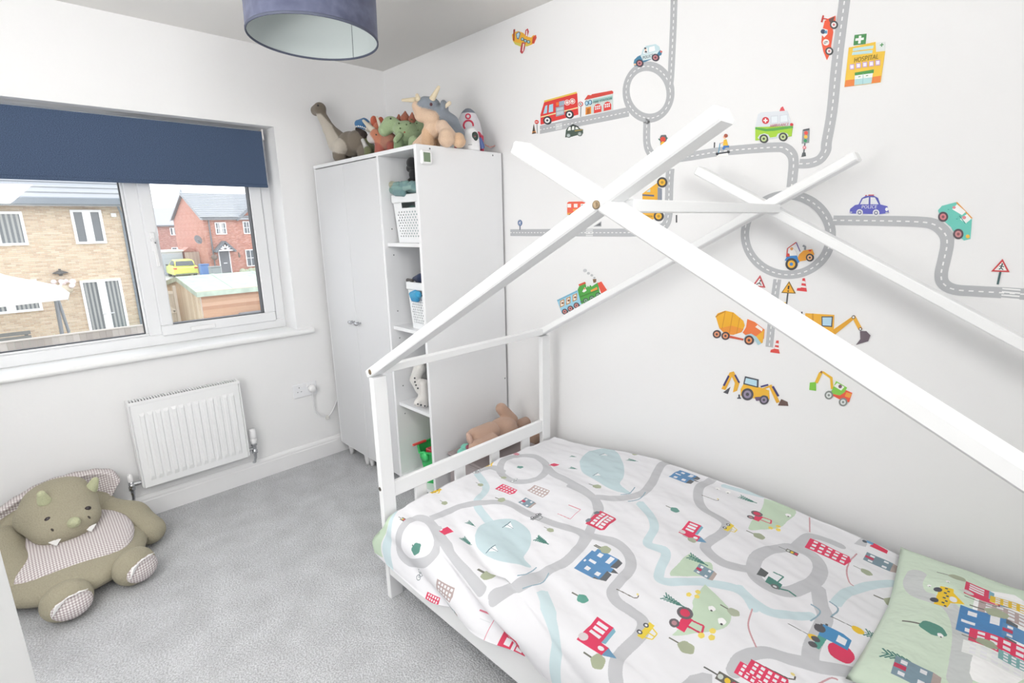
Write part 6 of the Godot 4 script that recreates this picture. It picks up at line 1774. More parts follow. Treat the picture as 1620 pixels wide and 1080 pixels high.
	sticker("traffic_light_sticker", "tall grey traffic light sticker with three lamps right of the ambulance", "wall sticker", [["l","5b5f63",3.1,[2486.4,1677.8,2485.8,1645.3]],["p","5b5f63",[2480,1636.3,2482.1,1649.2,2490.4,1649.2,2493.2,1637.6]],["p","9aa0a4",[2475.7,1720.1,2496.4,1719.4,2498.4,1678.1,2477.3,1677.6]],["p","4d5155",[2477.2,1721.2,2495.3,1722.6,2495.5,1716.2,2477.7,1716.8]],["o","e8584d",2487.1,1709.1,5.8,-0.8,-0.6,6.1],["o","f0c145",2487.4,1697.5,5.4,-0.7,-0.5,5.7],["o","3f9a67",2487.3,1685.5,5,-0.6,-0.5,5.2],["o","e88a96",2486.4,1664.8,5,-0.6,-0.5,5.3],["o","f8eeee",2486.4,1664.8,2.1,-0.2,-0.2,2.2]], [])
	sticker("scooter_sticker", "child in yellow riding a kick scooter sticker on the winding road", "wall sticker", [["p","f6f6f5",[2194.9,1675.9,2236.1,1675.4,2236.9,1664.8,2195.6,1665.1]],["l","56a0c4",2.4,[2203.7,1712.7,2200.6,1676.8]],["l","3f4246",4.4,[2192.3,1675.7,2239.5,1677.4]],["o","3f4246",2196,1675.3,5.2,-0.6,-0.3,4.9],["o","3f4246",2236.9,1677.7,5.1,-0.5,-0.4,4.8],["p","4c7fc0",[2213.6,1689.9,2218.8,1703.7,2236.8,1700.2,2238.3,1692.8,2226.1,1694.2,2219.9,1687.2]],["p","f2c13c",[2215.3,1702.2,2217.5,1721.1,2226.1,1721.9,2233.8,1700]],["o","f0bfa0",2219.4,1730.4,5.1,-0.6,-0.3,4.8],["o","a4523c",2223.6,1734.6,6.6,-0.8,-0.5,6.2],["l","f0bfa0",2.4,[2218,1714.3,2204.4,1710.2]]], [])
	sticker("marker_sticker", "tiny black bar sticker left of the scooter rider", "wall sticker", [["l","55575b",3.9,[2183.1,1717,2183.4,1698.1]]], [])
	sticker("marker_sticker", "tiny black bar sticker just right of the dump truck", "wall sticker", [["l","55575b",4.7,[2047.1,1462.8,2048.7,1433.5]]], [])
	sticker("ambulance_sticker", "white and lime green ambulance sticker with a red cross", "wall sticker", [["p","e05a63",[2398.9,1787.5,2402.3,1799.2,2408.1,1802.2,2416,1787]],["p","5aa088",[2397.2,1786.9,2416.3,1787.8,2415.8,1784,2398.4,1784.1]],["p","dfe4ea",[2325.6,1756.2,2330.3,1789.3,2340,1794.5,2422.9,1786.8,2440.7,1742.2,2443.7,1733.1,2325.4,1748.1]],["p","d3d9e0",[2372.2,1778.5,2396.4,1776.6,2398.6,1751.7,2374.5,1752.9]],["p","e6edf2",[2375.2,1775.4,2394,1774.3,2395.7,1754.7,2377,1755.2]],["p","d3d9e0",[2400.8,1776.3,2425.2,1775.6,2431.4,1750,2403.1,1751.5]],["p","e6edf2",[2403.7,1773.7,2423.7,1772.8,2428.1,1753.1,2405.5,1753.8]],["p","a9d43f",[2328.4,1705.7,2324.8,1749.5,2444.7,1736.4,2443.8,1704.8]],["p","5ea94c",[2324.8,1749.5,2363,1738.8,2407.8,1738,2444.5,1738.2,2445.3,1729.8,2386.4,1729,2359.1,1731.3,2325.3,1742.6]],["p","d9dfe2",[2335.3,1713.1,2342.3,1723.1,2357.4,1724.8,2370.1,1719.5,2377,1708.8,2396.2,1709,2400.7,1718.2,2415.9,1720.7,2429.4,1715.4,2435.3,1708,2428.3,1704.5,2347.7,1703.3]],["o","d8434b",2357.1,1766.1,11.5,-1.7,-1,11.3],["p","f7f2f2",[2350,1769.1,2363.8,1767.1,2364.1,1763,2350.3,1765]],["p","f7f2f2",[2354.4,1773.2,2358.5,1772.5,2359.7,1759,2355.6,1759.6]],["o","d8434b",2440.8,1741.3,4.7,-0.7,-0.5,4.8],["o","4a4f4c",2356.6,1707.7,14.3,-1.8,-1.2,14.2],["o","c3d39a",2356.6,1707.7,9.2,-1.1,-0.8,9.1],["o","55604c",2356.6,1707.7,4,-0.5,-0.3,4],["o","4a4f4c",2418.1,1705.8,13.6,-1.7,-1.3,13.8],["o","c3d39a",2418.1,1705.8,8.7,-1.1,-0.8,8.9],["o","55604c",2418.1,1705.8,3.8,-0.5,-0.4,3.9]], [["AMBULANCE","c25560",2373.2,1746.4,2432,1743.9,8.6]])
	sticker("racing_car_sticker", "orange-red racing car sticker with number six driving down the road", "wall sticker", [["p","c9403a",[2496.8,2030.2,2500.4,2048.3,2504.1,2046.2,2501.7,2028.1]],["l","c9403a",2.8,[2501.7,2039,2518.9,2031.4]],["p","ee5f41",[2535.6,2037.3,2537.2,2022.8,2530.3,2009.1,2534.3,1992.6,2532.3,1954.1,2535.4,1945.5,2525.4,1916.9,2513.5,1942.6,2504.6,1972.4,2504.9,2011.7,2508,2030.4,2517.9,2034.4]],["p","6d4f4a",[2518.2,2031.6,2534.2,2036.2,2531.8,2023.4,2523,2021.8]],["p","f3eef0",[2499.7,1998.1,2505,2010.5,2518.9,2002.7,2519.3,1990.5,2510.9,1983.5]],["o","4b5570",2506.4,2001.1,6.7,-1.7,-0.7,6.8],["p","5b9ac4",[2509.8,2001.8,2517.5,2001.5,2518.4,1992.7,2512.1,1994.2]],["o","f6efec",2517.8,1968.1,9,-2.1,-1,9.3],["o","4b4f52",2534.5,2012.7,11.1,-2.9,-1.2,11.5],["o","efe8e6",2534.5,2012.7,7.1,-1.8,-0.8,7.4],["o","d8747a",2534.5,2012.7,3.1,-0.8,-0.3,3.2],["o","4b4f52",2529.4,1940.9,10.9,-2.5,-1.2,11.3],["o","efe8e6",2529.4,1940.9,7,-1.6,-0.7,7.2],["o","d8747a",2529.4,1940.9,3.1,-0.7,-0.3,3.2]], [["6","3b4450",2517.4,1972.5,2518.3,1963.2,10.5]])
	sticker("hospital_sticker", "yellow hospital building sticker with a green cross sign", "wall sticker", [["p","4c9256",[2593,1970.4,2623.5,1966.3,2623.8,1939.2,2593.1,1942.6]],["p","f5f8f4",[2604.6,1965.3,2611.1,1964.5,2611.3,1943.2,2604.8,1944]],["p","f5f8f4",[2596.6,1960,2618.2,1957.5,2618.2,1951.1,2596.6,1953.2]],["p","e3e8e6",[2649.8,1936,2672.6,1932.8,2674.8,1908.3,2652.7,1910.7]],["l","4c9256",2.7,[2660.8,1927.1,2670,1926.1]],["l","4c9256",2.7,[2665.4,1931.2,2665.5,1921.6]],["p","f3c94b",[2581.6,1938.7,2649.2,1938.4,2653.4,1910.5,2675.5,1908.1,2674.3,1824.9,2581.9,1829.5]],["p","ee8a47",[2583.7,1847.8,2607,1846,2607.5,1827.9,2581.9,1829.5]],["p","ee8a47",[2651.4,1843.5,2673.3,1842.6,2673.6,1825.1,2651.2,1826.6]],["p","bfe0e4",[2593.3,1934.1,2645.7,1929.9,2644.9,1921.8,2593.1,1926.1]],["p","bfe0e4",[2592.7,1923.5,2644.3,1917.8,2644.2,1909.6,2592.1,1915.5]],["p","c9a2cf",[2589,1890.7,2601.5,1889.4,2603.1,1874.3,2590.6,1875.6]],["p","f4eef8",[2591.3,1888.1,2599.7,1887.2,2600.9,1876.9,2592.4,1877.8]],["p","c9a2cf",[2605.7,1890.7,2618,1889.4,2619.7,1874.4,2607.3,1875.6]],["p","f4eef8",[2607.9,1888.1,2616.3,1887.2,2617.4,1877,2609.1,1877.8]],["p","c9a2cf",[2622.2,1889.8,2634.4,1888.5,2636.1,1873.7,2623.9,1874.9]],["p","f4eef8",[2624.5,1887.3,2632.7,1886.4,2633.8,1876.2,2625.6,1877.1]],["p","c9a2cf",[2638.6,1888.6,2650.6,1887.3,2652.3,1872.6,2640.3,1873.8]],["p","f4eef8",[2640.8,1886.1,2648.9,1885.2,2650.1,1875.1,2642,1875.9]],["p","c9a2cf",[2654.7,1887.8,2666.5,1886.5,2668.2,1871.9,2656.4,1873.1]],["p","f4eef8",[2656.9,1885.3,2664.9,1884.4,2666,1874.4,2658,1875.2]],["p","f2f5f4",[2606.3,1859,2652.3,1856.7,2651.6,1826.6,2608.1,1829]],["p","b9dfe2",[2607.4,1845.2,2651.9,1842.3,2651.6,1826.6,2608.1,1829]],["p","4f9a4e",[2605.7,1864.2,2653.7,1863.3,2654.1,1853.7,2606.6,1856.2]],["l","4c9256",2,[2616.2,1850.4,2621.7,1850.1]],["l","4c9256",2,[2635.6,1849.7,2640.9,1849.4]],["l","8db9c0",1.2,[2627.6,1857.5,2629.9,1827.6]]], [["HOSPITAL","7a6a2a",2600.7,1899.7,2661.5,1897.1,12.7]])
	sticker("police_car_sticker", "purple police car sticker with a red roof light on the straight road", "wall sticker", [["p","d46a6a",[2679.9,1506.4,2694.1,1505.7,2694.6,1501.2,2680.4,1501.9]],["o","d46a6a",2674.4,1503.1,2.4,-0.1,-0.3,2.7],["p","5d60b3",[2656.7,1475.2,2663.6,1496.4,2673.6,1502.7,2693.3,1502.6,2705.7,1495.2,2714.9,1472.9]],["p","e6e8ec",[2661.3,1477.3,2667,1494.4,2682.4,1498.6,2684.1,1476.4]],["p","e6e8ec",[2688.8,1476.2,2686.3,1498.4,2698.2,1496.9,2710.4,1475.3]],["p","6266bf",[2635.8,1452.8,2636.5,1465.3,2648.4,1476.4,2658.4,1478.3,2712.6,1476.1,2732.4,1469.5,2738.5,1449.7,2715.2,1446.8,2643.1,1450.7]],["o","f4f5f7",2731.9,1460.6,3.8,-0.1,-0.6,5.4],["p","c9cbd2",[2635.4,1456.7,2642.9,1456.5,2643.2,1453.2,2635.8,1453.5]],["p","c9cbd2",[2729.8,1452.6,2737.5,1452.4,2737.9,1448.8,2730.3,1449]],["o","ededee",2663.1,1453.3,8.9,-0.3,-1.1,10.2],["o","8b8fa6",2663.1,1453.3,5.7,-0.2,-0.7,6.5],["o","ededee",2663.1,1453.3,2.5,-0.1,-0.3,2.8],["o","ededee",2706.2,1451.1,8.6,-0.3,-1.1,10],["o","8b8fa6",2706.2,1451.1,5.5,-0.2,-0.7,6.4],["o","ededee",2706.2,1451.1,2.4,-0.1,-0.3,2.8]], [["POLICE","f3f4fa",2667.3,1470.2,2706.4,1469.2,9.2]])
	sticker("car_sticker", "teal car sticker with pink wheels driving down the bend", "wall sticker", [["p","72cdbf",[2853.4,1453.4,2860.6,1465.8,2891.2,1474.9,2929.8,1429.2,2934.1,1373.8,2921.1,1369.5,2895.2,1394.7,2888.4,1406.2,2865.4,1429]],["l","e8a24c",2.9,[2891.3,1474.1,2929.8,1429.2]],["p","f7f7f6",[2884.2,1455.7,2893.3,1469,2914.6,1447.7,2907.7,1438.8]],["o","e58f96",2887.9,1460.2,3.6,-0.1,-0.5,3.8],["p","f7f7f6",[2904.6,1428.1,2917.9,1441.8,2929,1428.4,2918.5,1415.8]],["o","e58f96",2913.1,1432.1,4.2,-0.1,-0.6,4.6],["o","f0c04c",2927.7,1380.4,4.2,0,-0.7,5.4],["l","3f9d92",1.7,[2874.6,1455.6,2878.1,1454.7]],["l","3f9d92",1.7,[2896.9,1429.1,2899.7,1427.8]],["l","3f9d92",1.7,[2902.4,1437.3,2918.2,1415.4]],["o","5b5158",2867.3,1435.3,11.1,-0.3,-1.8,14],["o","d9838a",2867.3,1435.3,7.1,-0.2,-1.2,8.9],["o","8d5a60",2867.3,1435.3,3.1,-0.1,-0.5,3.9],["o","5b5158",2906.7,1387.1,11.1,-0,-1.9,14.3],["o","cf8f90",2906.7,1387.1,7.1,-0,-1.2,9.1],["o","8d5a60",2906.7,1387.1,3.1,-0,-0.5,4]], [])
	sticker("crossing_sign_sticker", "red triangle sign sticker with a walking figure above the road end", "wall sticker", [["l","4f6a6c",4.5,[3007.5,1286,3006.8,1251.9]],["p","cf4b4f",[3006.8,1320.9,2988.8,1286,3025.6,1286.1]],["p","f5f4f2",[3007.6,1313.2,2994.8,1290,3019.6,1289.9]],["o","37474a",3008.3,1306.7,1.8,0.1,-0.3,2.4],["l","37474a",2.5,[3007.7,1304.2,3007.2,1296.8,3003.9,1292.5]],["l","37474a",2,[3007.2,1296.8,3012.2,1291.6]],["l","37474a",2.1,[3003,1300.7,3007.6,1302.5,3012.9,1299.5]]], [])
	sticker("tractor_sticker", "orange tractor sticker with blue mudguard inside the lower roundabout", "wall sticker", [["l","7f66a8",2.2,[2490.3,1360.1,2505.3,1330.2]],["l","c94a45",2.8,[2464.9,1310.3,2464.8,1339.3,2490.2,1360.6]],["l","8f949c",6,[2512,1349.9,2519.4,1345.7,2519.4,1335.9]],["p","f3f0ee",[2474.9,1314.5,2470.6,1333.9,2479.1,1342.3,2491.2,1334.3,2497.8,1317.9]],["o","e6a15c",2478.4,1338.5,4.6,0.1,-0.5,5],["p","efa53a",[2497.5,1294.7,2503.7,1320.3,2515.6,1333.7,2540.9,1338.5,2549,1321.9,2525.7,1301.1]],["p","d9493f",[2531.2,1336.7,2539.1,1336.8,2539.7,1331.4,2531.8,1331.3]],["p","3f86c9",[2460.1,1299,2467.2,1313.8,2495.4,1316.2,2507,1296.1,2500.5,1289.2]],["p","d9493f",[2463.1,1312.5,2466.4,1322.7,2472.7,1321.7,2475.2,1311.7]],["o","45474c",2482.7,1286.9,19,0.7,-1.9,20.6],["o","f0b53a",2482.7,1286.9,12.2,0.5,-1.2,13.2],["o","3f86c9",2482.7,1286.9,5.4,0.2,-0.5,5.8],["o","45474c",2537.2,1310.8,11.8,0.3,-1.3,13],["o","eeb98a",2537.2,1310.8,7.6,0.2,-0.8,8.3],["o","45474c",2537.2,1310.8,3.3,0.1,-0.4,3.6]], [])
	sticker("roadworks_sign_sticker", "red triangle roadworks sign sticker against the roof beam", "wall sticker", [["l","55575c",4.1,[2379.9,1200.1,2380.1,1170.9]],["p","c9565c",[2382.5,1243.3,2357.4,1201.5,2404.2,1200]],["p","f5f3f2",[2382.8,1233.3,2366.8,1206.3,2396.5,1205.3]],["o","45484d",2385.9,1224.1,2.8,0.2,-0.2,2.9],["l","45484d",2.9,[2385,1220.5,2382.4,1210.9]],["l","45484d",2.9,[2381.9,1216.8,2373.5,1209.1]],["l","45484d",2.9,[2386.6,1214.7,2389.5,1207.8]]], [])
	sticker("warning_sign_sticker", "amber exclamation mark warning sign sticker beside the barrier", "wall sticker", [["l","55575c",4,[2480,1186.4,2479.1,1132]],["l","55575c",4.1,[2469.1,1129.8,2487.2,1131.1]],["p","8a6a2a",[2480.4,1227.6,2459.2,1186,2505,1187.2]],["p","f2b23a",[2480.9,1222.5,2463.2,1189.2,2500.1,1189.7]],["l","45403a",5.1,[2481.2,1212.8,2480.8,1200.2]],["o","45403a",2480.9,1193.9,2.6,0.2,-0.3,2.8]], [])
	sticker("cone_sticker", "red and white traffic cone sticker right of the amber sign", "wall sticker", [["p","e0474c",[2522,1240.7,2528.5,1241.1,2536.7,1204.3,2539,1196.1,2507.2,1197.6,2508.4,1206.2,2519.6,1207.5]],["p","f5efee",[2521.3,1232.3,2530.5,1231.2,2532.8,1223,2520,1224.4]],["p","f5efee",[2519.7,1216.5,2534.6,1214.8,2536.2,1208.7,2519.4,1209.8]]], [])
	sticker("barrier_sticker", "yellow and black striped barrier sticker at the road end", "wall sticker", [["p","efc13a",[2423.4,1157.9,2477.7,1153.4,2469,1131,2453.8,1137.7]],["p","3d3a36",[2431.2,1157.4,2438.4,1156.8,2448.1,1140.1,2442.4,1142.5]],["p","3d3a36",[2447.8,1155.9,2454.9,1155.4,2457.7,1136.3,2452.2,1137.5]],["p","3d3a36",[2463.1,1154.4,2470.2,1153.8,2465.6,1132.4,2460,1134.8]]], [])
	sticker("cement_mixer_sticker", "orange and yellow cement mixer lorry sticker", "wall sticker", [["p","f0b32f",[2232.2,1077.2,2239,1089.5,2266.7,1102.6,2298,1099,2336.5,1072,2343.3,1054.2,2333.9,1027.9,2304.4,1013.8,2273.2,1012.8,2249.4,1032.9]],["p","ee9a3c",[2249.4,1032.9,2295.6,1048.3,2340.1,1041.3,2333.9,1027.9,2304.4,1013.8,2273.2,1012.8]],["p","c98a2a",[2230.4,1075.1,2237.4,1084.9,2265.5,1101.9,2268.2,1098.4,2241.5,1081.5,2234.4,1073]],["l","cf8a2c",1.9,[2268,1102.1,2259.4,1027.7]],["l","cf8a2c",1.9,[2296.8,1098.8,2288.8,1014.2]],["l","cf8a2c",1.9,[2323.7,1081.8,2316.3,1019.3]],["p","cf5a43",[2289.2,1009.2,2343,1004,2342.3,997.6,2289.8,1000.3]],["p","ee7d45",[2338.8,1027.3,2349.1,1048.7,2351.4,1079.9,2377.8,1072,2414.4,1047.8,2414.4,1014.2,2382.6,1014.6,2349.6,1019.4]],["p","f0b53c",[2382.6,1014.6,2414.4,1047.8,2411.7,998.4,2395.1,990.4]],["p","f3eee8",[2382.2,1054.1,2389,1062.9,2408.5,1050.1,2406.4,1040.7]],["p","a9cbd6",[2343.1,1002.8,2352.5,1021,2369.7,1027.7,2389.3,1018,2408.5,996.1,2397.6,988.3,2381.9,1008.3,2364.7,1017.1,2352.8,1001.6]],["o","55494a",2241.5,1007.8,15.9,2.2,-1.1,16.1],["o","e79a72",2241.5,1007.8,10.2,1.4,-0.7,10.3],["o","55494a",2241.5,1007.8,4.5,0.6,-0.3,4.5],["o","55494a",2275.6,1006,15.6,2.2,-1.2,15.9],["o","e79a72",2275.6,1006,10,1.4,-0.7,10.2],["o","55494a",2275.6,1006,4.4,0.6,-0.3,4.5],["o","55494a",2364.1,1002,16.9,2.4,-1.4,17.9],["o","e9955f",2364.1,1002,10.8,1.6,-0.9,11.5],["o","55494a",2364.1,1002,4.8,0.7,-0.4,5]], [])
	sticker("cone_sticker", "red and white traffic cone sticker right of the cement mixer", "wall sticker", [["p","e0524a",[2457.7,1013.8,2465.3,1014.9,2468.1,983.3,2473.3,968.3,2441.1,967.9,2442.5,977.4,2453.8,982.8]],["p","f5efee",[2456.9,1004.6,2466.2,1004.7,2466.9,997,2455.8,997.1]],["p","f5efee",[2455.3,990.4,2468.2,989.3,2468.7,983.4,2454.3,983.5]]], [])
	sticker("digger_sticker", "yellow excavator sticker with a raised grey bucket", "wall sticker", [["p","54525a",[2517.8,1107.1,2541.4,1113.7,2544.3,1083.7,2521.5,1096]],["p","f0c36a",[2522.6,1105.3,2537.7,1109.3,2539.5,1091.2,2524.3,1098.6]],["l","54525a",3.4,[2530.5,1126.3,2531.2,1113.2]],["p","f0b43f",[2541.6,1122.3,2627.9,1125.4,2632.8,1059.4,2619,1049.1,2545.5,1081.5]],["p","d99b32",[2562.2,1123.4,2567.2,1123.3,2572.6,1068.3,2567.4,1070.5]],["p","4b4f5c",[2591.6,1117,2625,1120.7,2626.4,1084.8,2595.5,1083.2]],["p","b9dcf0",[2594.8,1114,2622.1,1117,2623.1,1088.3,2598.1,1086.9]],["p","e8ab38",[2629.7,1075.8,2681,1127.9,2687.3,1120.6,2634.9,1058]],["p","f0b43f",[2678.2,1124.9,2686.3,1129.6,2711,1089,2701.2,1084.5]],["p","71656f",[2705.5,1081.8,2721.8,1083.4,2734.7,1070.7,2730.8,1051.3,2699.4,1034.7,2709.4,1055.3]],["o","54525a",2682.8,1124.4,4.9,0.6,-0.6,5.9],["o","f4efe8",2682.8,1124.4,3.1,0.4,-0.4,3.7],["o","54525a",2705.7,1088.3,4.4,0.6,-0.6,5.3],["o","f4efe8",2705.7,1088.3,2.6,0.3,-0.4,3.2],["p","6d5a55",[2609.3,1048.8,2635.9,1048.1,2641.1,1030.9,2622.9,1035]]], [])
	sticker("soil_heap_sticker", "brown heap of soil sticker below the excavator bucket", "wall sticker", [["p","a8705f",[2654,1017.2,2672.7,1035.1,2687.7,1032.9,2702,1019.7,2727.1,1005.1,2690.2,1001.8]]], [])
	sticker("backhoe_sticker", "yellow backhoe loader sticker low above the bed", "wall sticker", [["p","edb43c",[2274.9,792.6,2301.8,864.9,2316.4,871.6,2341.3,830.1,2334.5,797.6,2320.1,788.4,2324.8,826.6,2311.1,850.2,2290.6,791.3]],["p","5d5c63",[2282.3,780,2308.5,807.9,2300.6,776.7]],["l","45447a",7.2,[2299.6,851.3,2282.9,807.1]],["l","45447a",5.8,[2322.3,859,2340.6,831.2]],["l","4a4a55",4.6,[2343.6,784.4,2345.3,770.2]],["l","4a4a55",3.9,[2338,768.5,2351.4,771.6]],["p","edb43c",[2415.1,819.8,2455.4,848.2,2488.9,788.9,2479.4,782.2,2449.6,836.2,2420.1,816.4]],["l","45447a",6.8,[2460.5,842.3,2483.1,809.6]],["l","45447a",5.7,[2419.9,832.4,2444.3,845.2]],["p","6b5650",[2485.1,774.8,2493.4,800.7,2514.9,795.1,2518.9,781.1]],["p","f0ba3f",[2348.5,808.6,2358.4,832.3,2409.6,829.6,2449,824.1,2454.1,791.5,2419.8,777.7,2395.6,783.1,2350.6,782]],["p","6e5a78",[2401.2,787.7,2446.9,801.4,2450.8,789.5,2408.2,774.4]],["p","4c505a",[2360.4,860.7,2409.5,858.3,2411,826.7,2356.8,829.4]],["p","bfe0ee",[2364.4,855.6,2404.6,854.1,2405.9,831.3,2361.3,834.2]],["o","55535b",2374.9,792.8,21.9,4.9,-1.9,23.7],["o","9a8fa8",2374.9,792.8,14.1,3.2,-1.2,15.2],["o","55535b",2374.9,792.8,6.2,1.4,-0.5,6.7],["o","55535b",2435.6,784.7,15.9,3.7,-1.5,17.6],["o","9a8fa8",2435.6,784.7,10.2,2.4,-1,11.3],["o","55535b",2435.6,784.7,4.5,1,-0.4,4.9]], [])
	sticker("mini_digger_sticker", "green and red mini digger sticker under the roof beam", "wall sticker", [["p","f0bf3f",[2644.5,872.9,2638.4,908.3,2613.7,923.2,2603.6,884.7,2592.8,880.7,2603.7,923.6,2616.6,929,2644.7,913.6,2651.9,872.7]],["p","85cc4a",[2579.9,855.2,2579.4,881.5,2597.8,887.1,2600.8,856.2]],["o","a0724a",2610.5,925.5,3.4,0.7,-0.4,4],["p","ea5f49",[2681.5,879.2,2706.7,872.1,2701,838.1,2671.9,842.9,2650.7,850.8,2652.9,863]],["p","8ccf56",[2645.2,857.2,2656.9,902.8,2690.1,886.8,2685.7,870.3,2673,855.9]],["p","f5f3f1",[2652.1,884.4,2661.3,897.9,2682.9,888.1,2674.9,873.7]],["o","7a5a68",2670.6,887.2,5.1,1.1,-0.7,6.2],["p","f0a24a",[2690.3,871.4,2706.1,869.1,2701.6,853.8,2687.2,856.3]],["o","8b8f8d",2641,849.8,12.5,2.8,-1.5,14.9],["o","dfe3e1",2641,849.8,8,1.8,-1,9.6],["o","8b8f8d",2641,849.8,3.5,0.8,-0.4,4.2],["o","8b8f8d",2684.7,835.4,12,2.9,-1.6,14.7],["o","dfe3e1",2684.7,835.4,7.7,1.8,-1,9.4],["o","8b8f8d",2684.7,835.4,3.4,0.8,-0.4,4.1]], [])
	sticker("bus_sticker", "small red bus sticker half hidden behind the near beam joint", "wall sticker", [["p","ee6a52",[1494.6,1533.3,1504.6,1537.6,1579.8,1535.6,1627,1520.9,1627.8,1472.3,1504.9,1477.7,1494.8,1482.9]],["p","f0b05a",[1494.8,1487.7,1627.6,1481,1627.7,1474.3,1494.8,1479.4]],["p","f6f2ef",[1496.4,1528.4,1518.1,1527.5,1518.2,1511,1496.5,1511.8]],["p","f6f2ef",[1534.2,1526.8,1555.5,1525.9,1555.6,1509.6,1534.4,1510.4]],["p","f6f2ef",[1573.8,1525.1,1594.6,1524.3,1594.8,1508.2,1574,1509]],["p","f6f2ef",[1604,1523.9,1624.4,1523,1624.7,1507.1,1604.2,1507.8]],["o","5b6b6a",1584.3,1516,6.9,-0.3,-0.1,5.4],["o","55575b",1518.5,1474.6,12.6,-0.3,-0.1,9.7],["o","d9d3cf",1518.5,1474.6,8.1,-0.2,-0,6.2],["o","55575b",1602.2,1471,12,-0.3,-0.1,9.4],["o","d9d3cf",1602.2,1471,7.7,-0.2,-0.1,6],["p","f0b05a",[1530,1503.8,1551.3,1503,1551.4,1493.5,1530,1494.2]]], [])
	sticker("direction_sign_sticker", "round blue arrow sign sticker at the left end of the low road", "wall sticker", [["l","4f5a6b",4.6,[1183.9,1433.4,1183.3,1410.4]],["o","3f5f8f",1184.2,1447.1,15.2,-0.3,0.4,15.2],["o","f4f6f8",1184.2,1447.1,10.9,-0.2,0.3,11.4],["o","4a6ea6",1184.2,1447.1,9.8,-0.2,0.2,9.9],["p","f4f6f8",[1176.6,1447.2,1188.7,1454.6,1188.4,1439.4]]], [])
	sticker("dump_truck_sticker", "yellow dump truck sticker behind the ridge beam", "wall sticker", [["p","efb43c",[1891.5,1552.5,1903.3,1559.1,1960.4,1592.2,1966.1,1543.7,1966.6,1463.2,1943.2,1447.5,1896.6,1464.5]],["p","6a6e86",[1891.6,1550.1,1945.6,1544.8,1946,1537.6,1891.9,1544]],["p","b9dcea",[1908.9,1558.7,1927.3,1569.6,1927.9,1556.5]],["p","b98f3a",[1896.4,1468.2,1942.5,1463.3,1942.8,1456,1896.7,1462]],["p","8d93a0",[1960,1573.5,1978.5,1566.5,1982.6,1483.7,1964.2,1484.3]],["o","4c4a4c",1979.3,1590.9,22.6,-1.6,-1,19.8],["o","f0ba3c",1979.3,1590.9,14.5,-1,-0.6,12.7],["o","b98f3a",1979.3,1590.9,6.4,-0.4,-0.3,5.6],["o","4c4a4c",1970.1,1460.1,22.4,-0.6,-0.9,19.8],["o","f0ba3c",1970.1,1460.1,14.4,-0.4,-0.6,12.7],["o","b98f3a",1970.1,1460.1,6.3,-0.2,-0.3,5.6]], [])
	sticker("ramp_sticker", "tiny grey wedge sticker above the low road crossing", "wall sticker", [["p","a9abae",[1645.5,1423.1,1688.2,1445.1,1688.7,1422.6]],["p","6d7074",[1658.8,1427,1685.1,1438.5,1685.3,1426.6]]], [])
